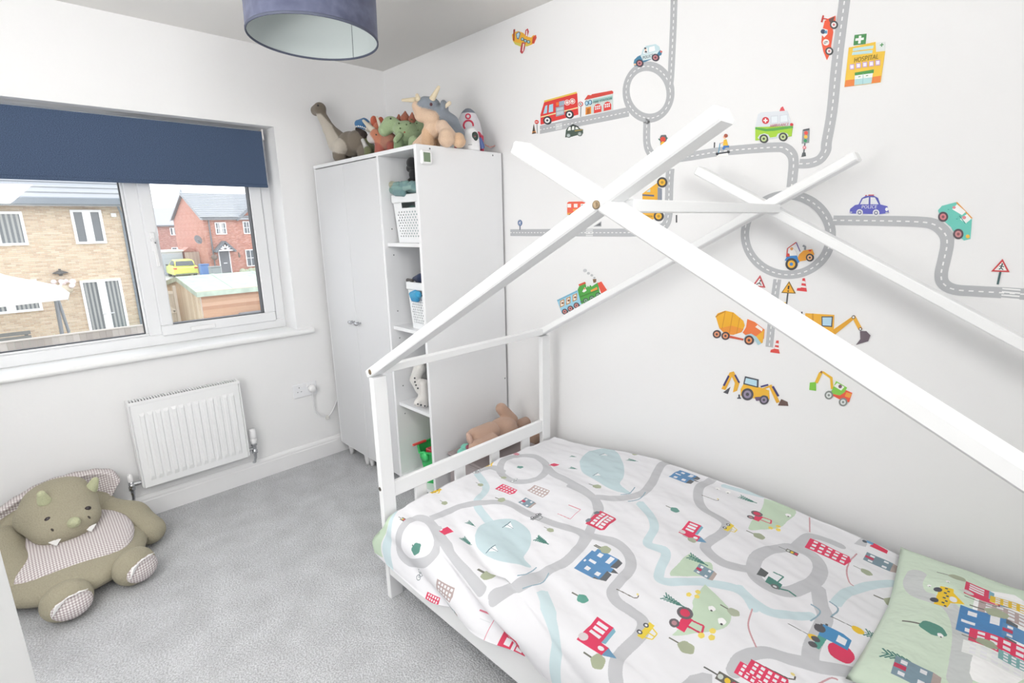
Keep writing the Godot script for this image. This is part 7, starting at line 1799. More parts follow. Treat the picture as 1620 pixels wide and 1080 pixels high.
	sticker("train_sticker", "green steam engine and pale blue carriage sticker puffing smoke", "wall sticker", [["o","c3c5c8",1601.4,1223.5,9.7,0.5,-0.1,7.8],["o","c3c5c8",1621.7,1211.8,7.8,0.4,-0.1,6.3],["o","c3c5c8",1640.9,1203.7,6.9,0.4,-0.1,5.6],["o","c3c5c8",1655.7,1193.3,5.1,0.3,-0.1,4.2],["p","8a6a4c",[1651.9,1169.3,1647.3,1186.5,1666.1,1188.3,1664.7,1172.9]],["p","54a94c",[1560.4,1131.6,1575.5,1159.4,1602.2,1168.2,1611.4,1142.4,1620,1153,1626.3,1146.3,1633,1158.2,1640.1,1150.8,1675.7,1172.9,1688,1112.8,1583.8,1064.3]],["p","d9593f",[1564.7,1156.5,1601.2,1171,1607.5,1163.6,1570.2,1148.9]],["p","ea5a48",[1674.1,1170,1694.2,1178.2,1725.8,1141.6,1697,1124.1]],["p","f0a04f",[1636.1,1134.3,1671.9,1152.3,1675.6,1137.9,1640.6,1121.1]],["p","f4f0ee",[1587.6,1123.5,1603.3,1147.6,1613.3,1131.1,1598.4,1121.4]],["p","4a8a3f",[1576.2,1101.5,1676.4,1141.4,1679,1136,1579,1095.2]],["o","d98a52",1601.7,1139.6,5.3,0.4,-0.1,4.3],["o","4c6a58",1609.6,1082.7,15.9,1.4,-0.2,13],["o","8fb59a",1609.6,1082.7,10.2,0.9,-0.1,8.3],["o","4c6a58",1609.6,1082.7,4.5,0.4,-0.1,3.6],["o","4c6a58",1644.5,1097.2,15.6,1.3,-0.2,12.8],["o","8fb59a",1644.5,1097.2,10,0.8,-0.1,8.2],["o","4c6a58",1644.5,1097.2,4.4,0.4,-0.1,3.6],["o","4c6a58",1679.5,1115,15.2,1.2,-0.3,12.6],["o","8fb59a",1679.5,1115,9.8,0.8,-0.2,8.1],["o","4c6a58",1679.5,1115,4.3,0.3,-0.1,3.5],["p","a3d6ea",[1433,1070.8,1557.7,1128.5,1583.8,1065.1,1464.3,1006.9]],["p","7fb9d4",[1433,1070.8,1557.7,1128.5,1560.5,1121.4,1436.9,1063.6]],["l","6a6f74",4.4,[1579.2,1072.7,1591.8,1078.9]],["p","c98f52",[1453.5,1068.6,1480.5,1080.4,1480.6,1047.4,1453.6,1035.2]],["p","f4ece2",[1458.4,1066.2,1475.7,1073.8,1475.8,1049.8,1458.4,1042]],["o","8a5a44",1469.1,1058.9,6.7,0.6,-0,5.3],["p","c98f52",[1491.9,1084.7,1518.3,1096.3,1518.5,1063.7,1492.1,1051.8]],["p","f4ece2",[1496.7,1082.3,1513.6,1089.8,1513.8,1066,1496.8,1058.4]],["o","8a5a44",1507.1,1075.1,6.6,0.6,-0,5.2],["p","c98f52",[1532.2,1103.6,1557.8,1114.9,1558.2,1082.7,1532.4,1071.2]],["p","f4ece2",[1536.8,1101.2,1553.3,1108.5,1553.6,1085.1,1537,1077.7]],["o","8a5a44",1547,1094,6.4,0.5,-0,5.1],["o","55575f",1483.6,1018,18.1,1.9,-0.1,14.4],["o","d98a86",1483.6,1018,11.6,1.2,-0,9.2],["o","55575f",1483.6,1018,5.1,0.5,-0,4],["o","55575f",1518.7,1036.6,17.8,1.8,-0.1,14.2],["o","d98a86",1518.7,1036.6,11.4,1.1,-0.1,9.1],["o","55575f",1518.7,1036.6,5,0.5,-0,4],["o","55575f",1555.7,1055.8,17.4,1.6,-0.1,14],["o","d98a86",1555.7,1055.8,11.1,1.1,-0.1,8.9],["o","55575f",1555.7,1055.8,4.9,0.5,-0,3.9]], [])


var road_count := 0

# one vinyl sticker: flat shapes in millimetres on the wall (along z, up), stacked a hair apart
func sticker(called: String, label: String, category: String, ops: Array, texts: Array) -> void:
	var st := S()
	var wallx := Transform3D(Basis(Vector3(0, 0, 1), Vector3(0, 1, 0), Vector3(-1, 0, 0)), Vector3.ZERO)
	var mid := Vector2.ZERO
	var cnt := 0
	for o in ops:
		if o[0] == "o":
			mid += Vector2(o[2], o[3])
			cnt += 1
		else:
			var pts: Array = o[2] if o[0] == "p" else o[3]
			for i in range(0, pts.size(), 2):
				mid += Vector2(pts[i], pts[i + 1])
				cnt += 1
	mid /= cnt
	var h := 0.0022
	if called == "road_sticker":
		road_count += 1
		h = 0.0002 + 0.00018 * road_count
	for o in ops:
		h += 0.00008
		st.set_color(hexc(o[1]).srgb_to_linear())
		if o[0] == "p":
			var pg := PackedVector2Array()
			for i in range(0, o[2].size(), 2):
				pg.append((Vector2(o[2][i], o[2][i + 1]) - mid) * 0.001)
			slab(st, Transform3D.IDENTITY, pg, h)
		elif o[0] == "o":
			var c := (Vector2(o[2], o[3]) - mid) * 0.001
			var u := Vector2(o[4], o[5]) * 0.001
			var v := Vector2(o[6], o[7]) * 0.001
			var pg := PackedVector2Array()
			var n := 28 if u.length() > 0.008 else 18
			for i in n:
				pg.append(c + u * cos(TAU * i / n) + v * sin(TAU * i / n))
			slab(st, Transform3D.IDENTITY, pg, h)
		else:
			var pts := []
			for i in range(0, o[3].size(), 2):
				pts.append(Vector3(o[3][i] - mid.x, o[3][i + 1] - mid.y, 0) * 0.001)
			if o[0] == "r":
				pts = curve(pts, 6)
			ribbon(st, pts, o[2] * 0.001, h)
			if o[0] == "r" and o[4]:
				st.set_color(Color("f1f1f1").srgb_to_linear())
				h += 0.00006
				var run := 0.0
				var piece := []
				for i in pts.size() - 1:
					var a: Vector3 = pts[i]
					var b: Vector3 = pts[i + 1]
					var len_ := (b - a).length()
					var s := 0.0
					while s < len_:
						var phase := fmod(run, 0.021)
						var on := phase < 0.0105
						var left := (0.0105 if on else 0.021) - phase
						var step_ := minf(left, len_ - s) + 1e-6
						var p := a.lerp(b, s / len_)
						var q := a.lerp(b, minf(1.0, (s + step_) / len_))
						if on:
							if piece.is_empty():
								piece.append(p)
							piece.append(q)
						elif piece.size() > 1:
							ribbon(st, piece, 0.0036, h)
							piece = []
						s += step_
						run += step_
				if piece.size() > 1:
					ribbon(st, piece, 0.0036, h)
	var m := put(called, done(st), vcol(0.55))
	m.transform = wallx * Transform3D(Basis.IDENTITY, Vector3(mid.x, mid.y, 0) * 0.001)
	tag(m, label, category)
	for t in texts:
		var a := (Vector2(t[2], t[3]) - mid) * 0.001
		var b := (Vector2(t[4], t[5]) - mid) * 0.001
		var tm := TextMesh.new()
		tm.text = t[0]
		var f := SystemFont.new()
		f.font_names = PackedStringArray(["Droid Sans"])
		f.font_weight = 400
		tm.font = f
		tm.font_size = 48
		tm.pixel_size = 0.001
		tm.depth = 0.02
		tm.curve_step = 1.0
		var box_ := tm.get_aabb()
		var o := put("lettering", tm, mat(t[1], 0.55), m)
		var d := (b - a).normalized()
		var up := Vector2(-d.y, d.x)
		var wd := (b - a).length()
		var sx := wd / maxf(box_.size.x, 1e-4)
		if t[0].length() == 1:
			sx = t[6] * 0.001 / maxf(box_.size.y, 1e-4)
		var sy: float = t[6] * 0.001 / maxf(box_.size.y, 1e-4)
		var bas := Basis(Vector3(d.x, d.y, 0) * sx, Vector3(up.x, up.y, 0) * sy, Vector3(0, 0, 0.02))
		var mc := (a + b) * 0.5
		var cc := box_.position + box_.size * 0.5
		o.transform = Transform3D(bas, Vector3(mc.x, mc.y, h + 0.0002) - bas * Vector3(cc.x, cc.y, 0))


func ribbon(st: SurfaceTool, pts: Array, width: float, h: float) -> void:
	var closed: bool = pts[0].distance_to(pts[-1]) < 0.002 and pts.size() > 6
	var l := []
	var r := []
	for i in pts.size():
		var a: Vector3 = pts[maxi(i - 1, 0)]
		var b: Vector3 = pts[mini(i + 1, pts.size() - 1)]
		if closed and (i == 0 or i == pts.size() - 1):
			a = pts[pts.size() - 2]
			b = pts[1]
		var d := (b - a).normalized()
		var n := Vector3(-d.y, d.x, 0) * width * 0.5
		l.append(pts[i] + n)
		r.append(pts[i] - n)
	var up := Vector3(0, 0, h)
	for i in pts.size() - 1:
		quad(st, r[i] + up, r[i + 1] + up, l[i + 1] + up, l[i] + up)
		quad(st, r[i], r[i + 1], r[i + 1] + up, r[i] + up)
		quad(st, l[i + 1], l[i], l[i] + up, l[i + 1] + up)
	if not closed:
		quad(st, l[0], r[0], r[0] + up, l[0] + up)
		quad(st, r[-1], l[-1], l[-1] + up, r[-1] + up)


# ------------------------------------------------------------------ bedding
func paint_poly(im: Image, pts: PackedVector2Array, c: Color) -> void:
	var lo := 1e9
	var hi := -1e9
	for p in pts:
		lo = minf(lo, p.y)
		hi = maxf(hi, p.y)
	for y in range(maxi(0, int(lo)), mini(im.get_height() - 1, int(hi) + 1) + 1):
		var yy := y + 0.5
		var xs := []
		for i in pts.size():
			var a := pts[i]
			var b := pts[(i + 1) % pts.size()]
			if (a.y <= yy) != (b.y <= yy):
				xs.append(a.x + (yy - a.y) / (b.y - a.y) * (b.x - a.x))
		xs.sort()
		for k in range(0, xs.size() - 1, 2):
			var x0 := int(round(xs[k]))
			var x1 := int(round(xs[k + 1]))
			if x1 > x0:
				im.fill_rect(Rect2i(x0, y, x1 - x0, 1).intersection(Rect2i(0, 0, im.get_width(), im.get_height())), c)


func paint_disc(im: Image, at: Vector2, rx: float, ry: float, c: Color, wob := 0.0) -> void:
	var pg := PackedVector2Array()
	for i in 20:
		var a := TAU * i / 20
		var k := 1.0 + wob * sin(a * 5.0 + at.x)
		pg.append(at + Vector2(cos(a) * rx, sin(a) * ry) * k)
	paint_poly(im, pg, c)


func paint_line(im: Image, pts: Array, w: float, c: Color) -> void:
	for i in pts.size() - 1:
		var a: Vector2 = pts[i]
		var b: Vector2 = pts[i + 1]
		var d := (b - a).normalized() * w * 0.5
		var n := Vector2(-d.y, d.x)
		paint_poly(im, PackedVector2Array([a - n, b - n, b + n, a + n]), c)
		if w > 6.0:
			paint_disc(im, b, w * 0.5, w * 0.5, c)


func smooth2(pts: Array, n := 6) -> Array:
	var out := []
	for i in pts.size() - 1:
		var p0: Vector2 = pts[maxi(i - 1, 0)]
		var p3: Vector2 = pts[mini(i + 2, pts.size() - 1)]
		for k in n:
			out.append(pts[i].cubic_interpolate(pts[i + 1], p0, p3, float(k) / n))
	out.append(pts[-1])
	return out


# printed motifs: shapes in a unit square, x to the right and y up, drawn so that up runs along the fabric's length
func motif(kind: String, col: String) -> Array:
	var w := "eaeaee"
	match kind:
		"tree":
			return [["l", "6e6f66", 0.06, [0.0, -0.5, 0.0, 0.1]], ["d", col, 0.0, 0.2, 0.27, 0.31, 0.06]]
		"bush":
			return [["l", "4d6a62", 0.08, [-0.1, -0.5, 0.1, 0.0]], ["d", col, 0.0, 0.05, 0.42, 0.45, 0.08]]
		"fern":
			var o := [["l", "4f8278", 0.05, [0.0, -0.5, 0.0, 0.5]]]
			for i in 6:
				var y := -0.38 + i * 0.13
				var r := 0.24 - i * 0.03
				o.append(["l", "4f8278", 0.055, [-r, y - 0.14, 0.0, y + 0.06]])
				o.append(["l", "4f8278", 0.055, [r, y - 0.14, 0.0, y + 0.06]])
			return o
		"sign":
			return [["p", col, [-0.35, -0.35, 0.38, -0.4, 0.42, 0.32, -0.32, 0.4]], ["d", w, 0.2, -0.36, 0.1, 0.08, 0.0]]
		"tower":
			var o := [["p", col, [-0.24, -0.5, 0.24, -0.5, 0.24, 0.42, 0.0, 0.5, -0.24, 0.42]]]
			for i in 5:
				for j in 3:
					o.append(["p", w, box2(-0.15 + j * 0.15, -0.34 + i * 0.17, 0.09, 0.10)])
			return o
		"cottage":
			return [["p", col, [-0.34, -0.5, 0.34, -0.5, 0.34, 0.3, -0.34, 0.3]], ["p", "b3a49f", [-0.34, 0.3, 0.34, 0.3, 0.26, 0.48, -0.26, 0.48]], ["p", "c23f5c", box2(0.0, -0.36, 0.16, 0.26)], ["p", w, box2(-0.2, -0.3, 0.14, 0.14)], ["p", w, box2(0.21, -0.3, 0.12, 0.14)], ["p", w, box2(-0.2, 0.12, 0.14, 0.14)], ["p", w, box2(0.2, 0.12, 0.14, 0.14)]]
		"bigblue", "bighouse":
			var b := "5f8fbd" if kind == "bigblue" else "4f86bb"
			var o := [["p", b, [-0.42, -0.45, 0.42, -0.45, 0.42, 0.2, 0.08, 0.2, 0.08, -0.05, -0.05, -0.05, -0.05, 0.2, -0.42, 0.2]], ["p", b, [-0.05, -0.45, 0.08, -0.45, 0.08, 0.3, 0.02, 0.36, -0.05, 0.3]], ["p", "66696d", [-0.42, 0.2, -0.05, 0.2, -0.1, 0.36, -0.36, 0.36]], ["p", "66696d", [0.08, 0.2, 0.42, 0.2, 0.36, 0.36, 0.12, 0.36]], ["p", "66696d", [-0.05, 0.3, 0.08, 0.3, 0.02, 0.5]]]
			for p in [[-0.27, -0.26], [-0.2, 0.05], [0.28, -0.26], [0.28, 0.05], [-0.32, 0.05]]:
				o.append(["p", w, box2(p[0], p[1], 0.13, 0.13)])
			o.append(["p", w, box2(0.015, -0.3, 0.08, 0.2)])
			return o
		"church":
			return [["p", "dc3f63", [-0.4, -0.5, 0.4, -0.5, 0.4, 0.2, 0.12, 0.2, 0.12, -0.02, -0.4, -0.02]], ["p", "7fb0c4", [-0.4, -0.02, 0.12, -0.02, 0.08, 0.08, -0.34, 0.08]], ["p", "6d98b8", [0.12, 0.2, 0.4, 0.2, 0.27, 0.5]], ["p", w, box2(-0.28, -0.26, 0.1, 0.3)], ["p", w, box2(-0.13, -0.26, 0.1, 0.3)], ["p", w, box2(0.02, -0.26, 0.1, 0.3)], ["d", w, 0.26, 0.08, 0.06, 0.08, 0.0], ["d", "d9d0d2", 0.26, -0.42, 0.1, 0.12, 0.0]]
		"car":
			return [["p", col, [-0.5, -0.25, 0.5, -0.25, 0.48, 0.02, -0.48, 0.02]], ["l", col, 0.06, [-0.32, 0.0, -0.2, 0.3, 0.2, 0.3, 0.34, 0.0]], ["l", col, 0.05, [0.0, 0.0, 0.0, 0.3]], ["d", "55565c", -0.26, -0.27, 0.12, 0.12, 0.0], ["d", "eceef0", -0.26, -0.27, 0.06, 0.06, 0.0], ["d", "55565c", 0.26, -0.27, 0.12, 0.12, 0.0], ["d", "eceef0", 0.26, -0.27, 0.06, 0.06, 0.0]]
		"taxi":
			var o := [["p", "ecc531", [-0.5, -0.2, 0.5, -0.25, 0.46, 0.05, 0.2, 0.1, 0.02, 0.4, -0.3, 0.12, -0.5, 0.1]], ["d", w, 0.0, 0.14, 0.12, 0.09, 0.0]]
			for i in 8:
				o.append(["p", "3f4f66", box2(-0.42 + i * 0.12, -0.06 + 0.06 * (i % 2), 0.06, 0.06)])
			o.append(["d", "4a4c58", -0.28, -0.24, 0.12, 0.1, 0.0])
			o.append(["d", "4a4c58", 0.28, -0.26, 0.12, 0.1, 0.0])
			return o
		"bus":
			var o := [["p", "d2415f", [-0.5, -0.42, 0.5, -0.42, 0.5, 0.34, 0.42, 0.44, -0.42, 0.44, -0.5, 0.34]]]
			for i in 5:
				o.append(["p", w, box2(-0.36 + i * 0.18, 0.22, 0.13, 0.2)])
				o.append(["p", w, box2(-0.36 + i * 0.18, -0.18, 0.13, 0.18)])
			o.append(["p", w, box2(0.0, 0.03, 0.86, 0.1)])
			o.append(["d", "77818a", -0.3, -0.44, 0.11, 0.1, 0.0])
			o.append(["d", "77818a", 0.3, -0.44, 0.11, 0.1, 0.0])
			return o
		"frame":
			return [["l", col, 0.035, [-0.45, -0.4, -0.45, 0.4, 0.4, 0.4, 0.45, -0.4]], ["l", "cfd3d6", 0.02, [-0.25, -0.2, -0.25, 0.3]]]
		"boat":
			return [["l", "4f6878", 0.07, [-0.5, -0.3, 0.5, -0.36]], ["p", "f8f9fa", [-0.4, -0.24, 0.3, -0.24, -0.02, 0.5]], ["l", "7d94a3", 0.03, [-0.02, -0.3, -0.02, 0.5]]]
		"lamp":
			return [["l", "5b554e", 0.035, [0.14, -0.5, 0.1, 0.34, 0.02, 0.46, -0.1, 0.44]], ["d", "e4d489", -0.12, 0.38, 0.05, 0.05, 0.0]]
		"lolly":
			return [["l", "5a5a5a", 0.025, [0.02, -0.5, 0.0, 0.2]], ["d", "edc43a", 0.0, 0.34, 0.15, 0.19, 0.0]]
		"tractor":
			return [["l", "d2415f", 0.06, [-0.05, 0.0, -0.1, 0.42, 0.2, 0.5, 0.22, 0.02]], ["p", "dc3f63", [-0.1, -0.22, 0.44, -0.18, 0.44, 0.08, -0.1, 0.08]], ["d", "6b666a", -0.18, -0.22, 0.24, 0.24, 0.0], ["d", "d2415f", -0.18, -0.22, 0.15, 0.15, 0.0], ["d", "6b666a", 0.34, -0.3, 0.15, 0.15, 0.0], ["d", "b98a90", 0.34, -0.3, 0.08, 0.08, 0.0]]
		"digger":
			return [["p", "5f6264", [-0.2, -0.5, 0.1, -0.5, 0.05, -0.3, -0.15, -0.28]], ["p", "4f8278", [-0.05, -0.25, 0.2, -0.25, 0.25, 0.12, 0.0, 0.12]], ["l", "4f8278", 0.035, [0.0, 0.0, -0.26, 0.06, -0.24, -0.2]], ["l", "4f8278", 0.05, [0.2, 0.1, 0.1, 0.3, 0.16, 0.5]], ["d", "6b6e70", 0.2, 0.0, 0.09, 0.1, 0.0], ["d", "d9dcdd", 0.2, 0.0, 0.04, 0.05, 0.0]]
		"sheep":
			return [["d", "fafafa", 0.0, 0.0, 0.5, 0.42, 0.06], ["d", "4c4c50", 0.42, 0.12, 0.14, 0.14, 0.0]]
		"light":
			return [["l", "5d5f5c", 0.04, [0.0, -0.5, 0.0, -0.1]], ["p", "66645f", [-0.15, -0.1, 0.15, -0.1, 0.15, 0.5, -0.15, 0.5]], ["d", "c9cfc9", 0.0, 0.0, 0.09, 0.08, 0.0], ["d", "e8c443", 0.0, 0.2, 0.09, 0.08, 0.0], ["d", "d2415f", 0.0, 0.4, 0.09, 0.08, 0.0]]
		"dots":
			return [["d", "ecd568", -0.35, 0.1, 0.2, 0.17, 0.05], ["d", "ecd568", 0.1, 0.25, 0.2, 0.17, 0.05], ["d", "ecd568", 0.3, -0.25, 0.2, 0.17, 0.05]]
		"bike":
			return [["d", "7a8288", -0.27, -0.1, 0.22, 0.22, 0.0], ["d", "f4f5f6", -0.27, -0.1, 0.16, 0.16, 0.0], ["d", "7a8288", 0.27, -0.1, 0.22, 0.22, 0.0], ["d", "f4f5f6", 0.27, -0.1, 0.16, 0.16, 0.0], ["l", "7a8288", 0.05, [-0.27, -0.1, 0.0, 0.25, 0.27, -0.1, -0.27, -0.1]]]
		"mixer":
			return [["d", "dc3f63", 0.16, 0.2, 0.3, 0.28, 0.03], ["p", "4f8fc0", [-0.46, -0.35, -0.02, -0.35, -0.02, 0.3, -0.4, 0.3, -0.46, 0.1]], ["p", w, [-0.36, 0.02, -0.12, 0.02, -0.12, 0.22, -0.34, 0.22]], ["p", "5aa093", [-0.02, -0.35, 0.46, -0.35, 0.46, -0.2, -0.02, -0.16]], ["d", "5b5a5f", -0.26, -0.38, 0.13, 0.13, 0.0], ["d", "5b5a5f", 0.16, -0.36, 0.1, 0.1, 0.0], ["d", "5b5a5f", 0.4, -0.36, 0.1, 0.1, 0.0]]
		"trailer":
			return [["p", "d93a58", [-0.1, -0.1, 0.3, -0.2, 0.3, 0.5, 0.0, 0.5]], ["p", "6f9cc0", [-0.4, -0.4, 0.1, -0.4, 0.1, -0.1, -0.4, -0.1]], ["d", "4c5560", -0.3, -0.45, 0.14, 0.12, 0.0], ["d", "4c5560", 0.1, -0.45, 0.12, 0.1, 0.0]]
	return []


func box2(x: float, y: float, w: float, h: float) -> Array:
	return [x - w / 2, y - h / 2, x + w / 2, y - h / 2, x + w / 2, y + h / 2, x - w / 2, y + h / 2]


# draws a print; px: fabric millimetres (along, across) to pixels
func print_cloth(im: Image, list: Array, origin: Vector2, scale: float) -> void:
	for o in list:
		if o[0] == "s":
			var at := (Vector2(o[2], o[3]) - origin) * scale
			var s: float = o[4] * scale
			for m in motif(o[1], o[5]):
				var c := hexc(m[1])
				if m[0] == "d":
					paint_disc(im, at + Vector2(m[3], m[2]) * s, m[5] * s, m[4] * s, c, m[6])
				else:
					var arr: Array = m[2] if m[0] == "p" else m[3]
					var pts := []
					for i in range(0, arr.size(), 2):
						pts.append(at + Vector2(arr[i + 1], arr[i]) * s)
					if m[0] == "p":
						paint_poly(im, PackedVector2Array(pts), c)
					else:
						paint_line(im, pts, maxf(m[2] * s, 1.6), c)
		else:
			var arr: Array = o[2] if o[0] == "p" else o[3]
			var pts := []
			for i in range(0, arr.size(), 2):
				pts.append((Vector2(arr[i], arr[i + 1]) - origin) * scale)
			if o[0] == "p":
				pts.append(pts[0])
				paint_poly(im, PackedVector2Array(smooth2(pts, 4) if pts.size() > 6 else pts), hexc(o[1]))
			else:
				paint_line(im, smooth2(pts, 6), o[2] * scale, hexc(o[1]))


const WALL_EDGE := [Vector2(1.4, 0.375), Vector2(1.6, 0.385), Vector2(1.8, 0.415), Vector2(2.05, 0.448), Vector2(2.4, 0.44), Vector2(2.7, 0.42), Vector2(2.9, 0.395), Vector2(3.5, 0.385)]
const HEM := [Vector2(1.4, 0.245), Vector2(1.47, 0.195), Vector2(1.8, 0.2), Vector2(1.97, 0.224), Vector2(2.16, 0.242), Vector2(2.3, 0.245), Vector2(3.5, 0.24)]

func along(t: Array, x: float) -> float:
	for i in t.size() - 1:
		if x <= t[i + 1].x:
			return lerpf(t[i].y, t[i + 1].y, maxf(0.0, x - t[i].x) / (t[i + 1].x - t[i].x))
	return t[-1].y


func duvet_point(a: float, b: float) -> Vector3:
	var wt := 0.925
	var r := 0.075
	var yf := 0.375
	var w := smoothstep(0.0, 1.0, clampf((b - 0.72) / 0.35, 0, 1))
	var x: float
	var y: float
	if b < wt:
		var t := b / wt
		x = -0.075 - b
		y = lerpf(along(WALL_EDGE, a), yf, smoothstep(0.0, 1.0, t)) + 0.018 * sin(PI * t)
	elif b < wt + r * PI / 2:
		var th := (b - wt) / r
		x = -1.0 - r * sin(th)
		y = yf - r * (1 - cos(th))
	else:
		var d := b - wt - r * PI / 2
		x = -1.0 - r - 0.12 * d
		y = yf - r - d
	var dr := smoothstep(0.0, 1.0, clampf((b - wt - 0.06) / 0.12, 0, 1))
	var z := a - 0.068 * (1.0 - smoothstep(0.0, 1.0, clampf((a - 1.475) / 0.25, 0, 1))) * dr
	var fold := w * 0.024 * (2.0 * absf(sin(PI * (b * 8.0 - (a - 1.4) * 2.2))) - 1.2) * (0.6 + 0.4 * sin(a * 7))
	if b < wt:
		y += fold * 0.7
	else:
		x -= fold
	return Vector3(x, y, z)


func cloth_relief() -> Texture2D:
	return noise_tex(512, 0.012, 61, Color(0, 0, 0), Color(1, 1, 1), 4)


func build_bedding() -> void:
	var mt := thing("mattress", "white mattress lying on the slats under the printed duvet", "mattress")
	put("mattress_core", boxmesh(Vector3(-1.02, 0.159, 1.47), Vector3(-0.118, 0.325, 3.37), 0.03), mat("efefee", 0.9), mt)

	# duvet: printed cloth, its length along a, its width from the wall over the front edge along b
	var sc := 1.0
	var im := Image.create(2048, 1360, false, Image.FORMAT_RGB8)
	im.fill(Color("e8e8ec"))
	print_cloth(im, duvet_print(), Vector2(1390, -20), sc)
	var m := StandardMaterial3D.new()
	m.albedo_texture = ImageTexture.create_from_image(im)
	m.roughness = 0.9
	m.resource_name = "printed_cotton"
	m.texture_repeat = false
	m.rim_enabled = true
	m.rim = 0.2
	m.heightmap_enabled = true
	m.heightmap_texture = cloth_relief()
	m.heightmap_scale = 0.8
	var na := 120
	var nb := 110
	var st := SurfaceTool.new()
	st.begin(Mesh.PRIMITIVE_TRIANGLES)
	st.set_smooth_group(0)
	var n2 := FastNoiseLite.new()
	n2.seed = 9
	n2.frequency = 3.0
	n2.fractal_octaves = 3
	var grid := []
	for i in na + 1:
		var a := lerpf(1.475, 3.40, float(i) / na)
		var bm := 0.925 + 0.075 * PI / 2 + (0.375 - 0.075 - along(HEM, a))
		for j in nb + 1:
			var b := bm * j / nb
			var p := duvet_point(a, b)
			p.y += 0.010 * n2.get_noise_2d(a * 0.7 + b * 0.5, b * 1.9 - a * 0.6) * (1.0 if b < 0.95 else 0.0)
			# the cloth wraps over its filling at both free edges
			grid.append([p, Vector2((a * 1000 - 1390) * sc / 2048.0, (b * 1000 + 20) * sc / 1360.0)])
	for i in na:
		for j in nb:
			var k := i * (nb + 1) + j
			for q in [k, k + 1, k + nb + 2, k, k + nb + 2, k + nb + 1]:
				st.set_uv(grid[q][1])
				st.add_vertex(grid[q][0])
	# underside, two centimetres in
	var rim_ := []
	for j in nb + 1:
		rim_.append(grid[j])
	for i in range(1, na + 1):
		rim_.append(grid[i * (nb + 1) + nb])
	for j in range(nb - 1, -1, -1):
		rim_.append(grid[na * (nb + 1) + j])
	for i in range(na - 1, 0, -1):
		rim_.append(grid[i * (nb + 1)])
	for i in rim_.size():
		var a: Array = rim_[i]
		var b: Array = rim_[(i + 1) % rim_.size()]
		var ia: Vector3 = a[0] + inward(a[0])
		var ib: Vector3 = b[0] + inward(b[0])
		for q in [[a[0], a[1]], [b[0], b[1]], [ib, b[1]], [a[0], a[1]], [ib, b[1]], [ia, a[1]]]:
			st.set_uv(q[1])
			st.add_vertex(q[0])
	st.index()
	st.generate_normals()
	var dv := put("duvet", st.commit(), m)
	tag(dv, "white duvet printed with roads, houses and trees spread over the bed", "duvet")

	# pillow in the matching print
	var pim := Image.create(1024, 900, false, Image.FORMAT_RGB8)
	pim.fill(Color("d3e3d0"))
	print_cloth(pim, pillow_print(), Vector2(2860, 40), 1.4)
	var pm: StandardMaterial3D = m.duplicate()
	pm.albedo_texture = ImageTexture.create_from_image(pim)
	pm.resource_name = "printed_pillow"
	st = SurfaceTool.new()
	st.begin(Mesh.PRIMITIVE_TRIANGLES)
	st.set_smooth_group(0)
	var cx := -0.395
	var cz := 3.165
	var hx := 0.335
	var hz := 0.265
	var n := 40
	for side in [1.0, -1.0]:
		for i in n:
			for j in n:
				var q := []
				for e in [[0, 0], [1, 0], [1, 1], [0, 1]]:
					var u: float = -1.0 + 2.0 * (i + e[0]) / n
					var v: float = -1.0 + 2.0 * (j + e[1]) / n
					q.append(pillow_point(u, v, cx, cz, hx, hz, side))
				if side > 0:
					q.reverse()
				for k in [0, 1, 2, 0, 2, 3]:
					var p: Vector3 = q[k]
					st.set_uv(Vector2((p.z * 1000 - 2860) * 1.4 / 1024.0, (-p.x * 1000 - 40) * 1.4 / 900.0))
					st.add_vertex(p)
	st.index()
	st.generate_normals()
	var pw := put("pillow", st.commit(), pm)
	tag(pw, "pale green pillow printed with a taxi, trees and a row of houses", "pillow")


func inward(p: Vector3) -> Vector3:
	if p.y < 0.30:
		return Vector3(0.012, 0.006, 0.0)
	return Vector3(0, -0.03, 0)


func pillow_point(u: float, v: float, cx: float, cz: float, hx: float, hz: float, side: float) -> Vector3:
	var e := pow(maxf(0.0, 1.0 - pow(absf(u), 3.2)), 0.55) * pow(maxf(0.0, 1.0 - pow(absf(v), 3.2)), 0.55)
	var pinch := 1.0 - 0.05 * (u * u * (1.0 - absf(v)) + v * v * (1.0 - absf(u)))
	var x := cx + u * hx * (1.0 - 0.05 * (1.0 - v * v)) * pinch
	var z := cz + v * hz * (1.0 - 0.04 * (1.0 - u * u)) * pinch
	var base := 0.418
	var wr := 0.004 * sin(u * 9.0 + v * 4.0) * e + 0.003 * sin(u * 3.0 - v * 13.0) * e
	return Vector3(x, base + side * (0.048 if side > 0 else 0.022) * e + (wr if side > 0 else 0.0), z)


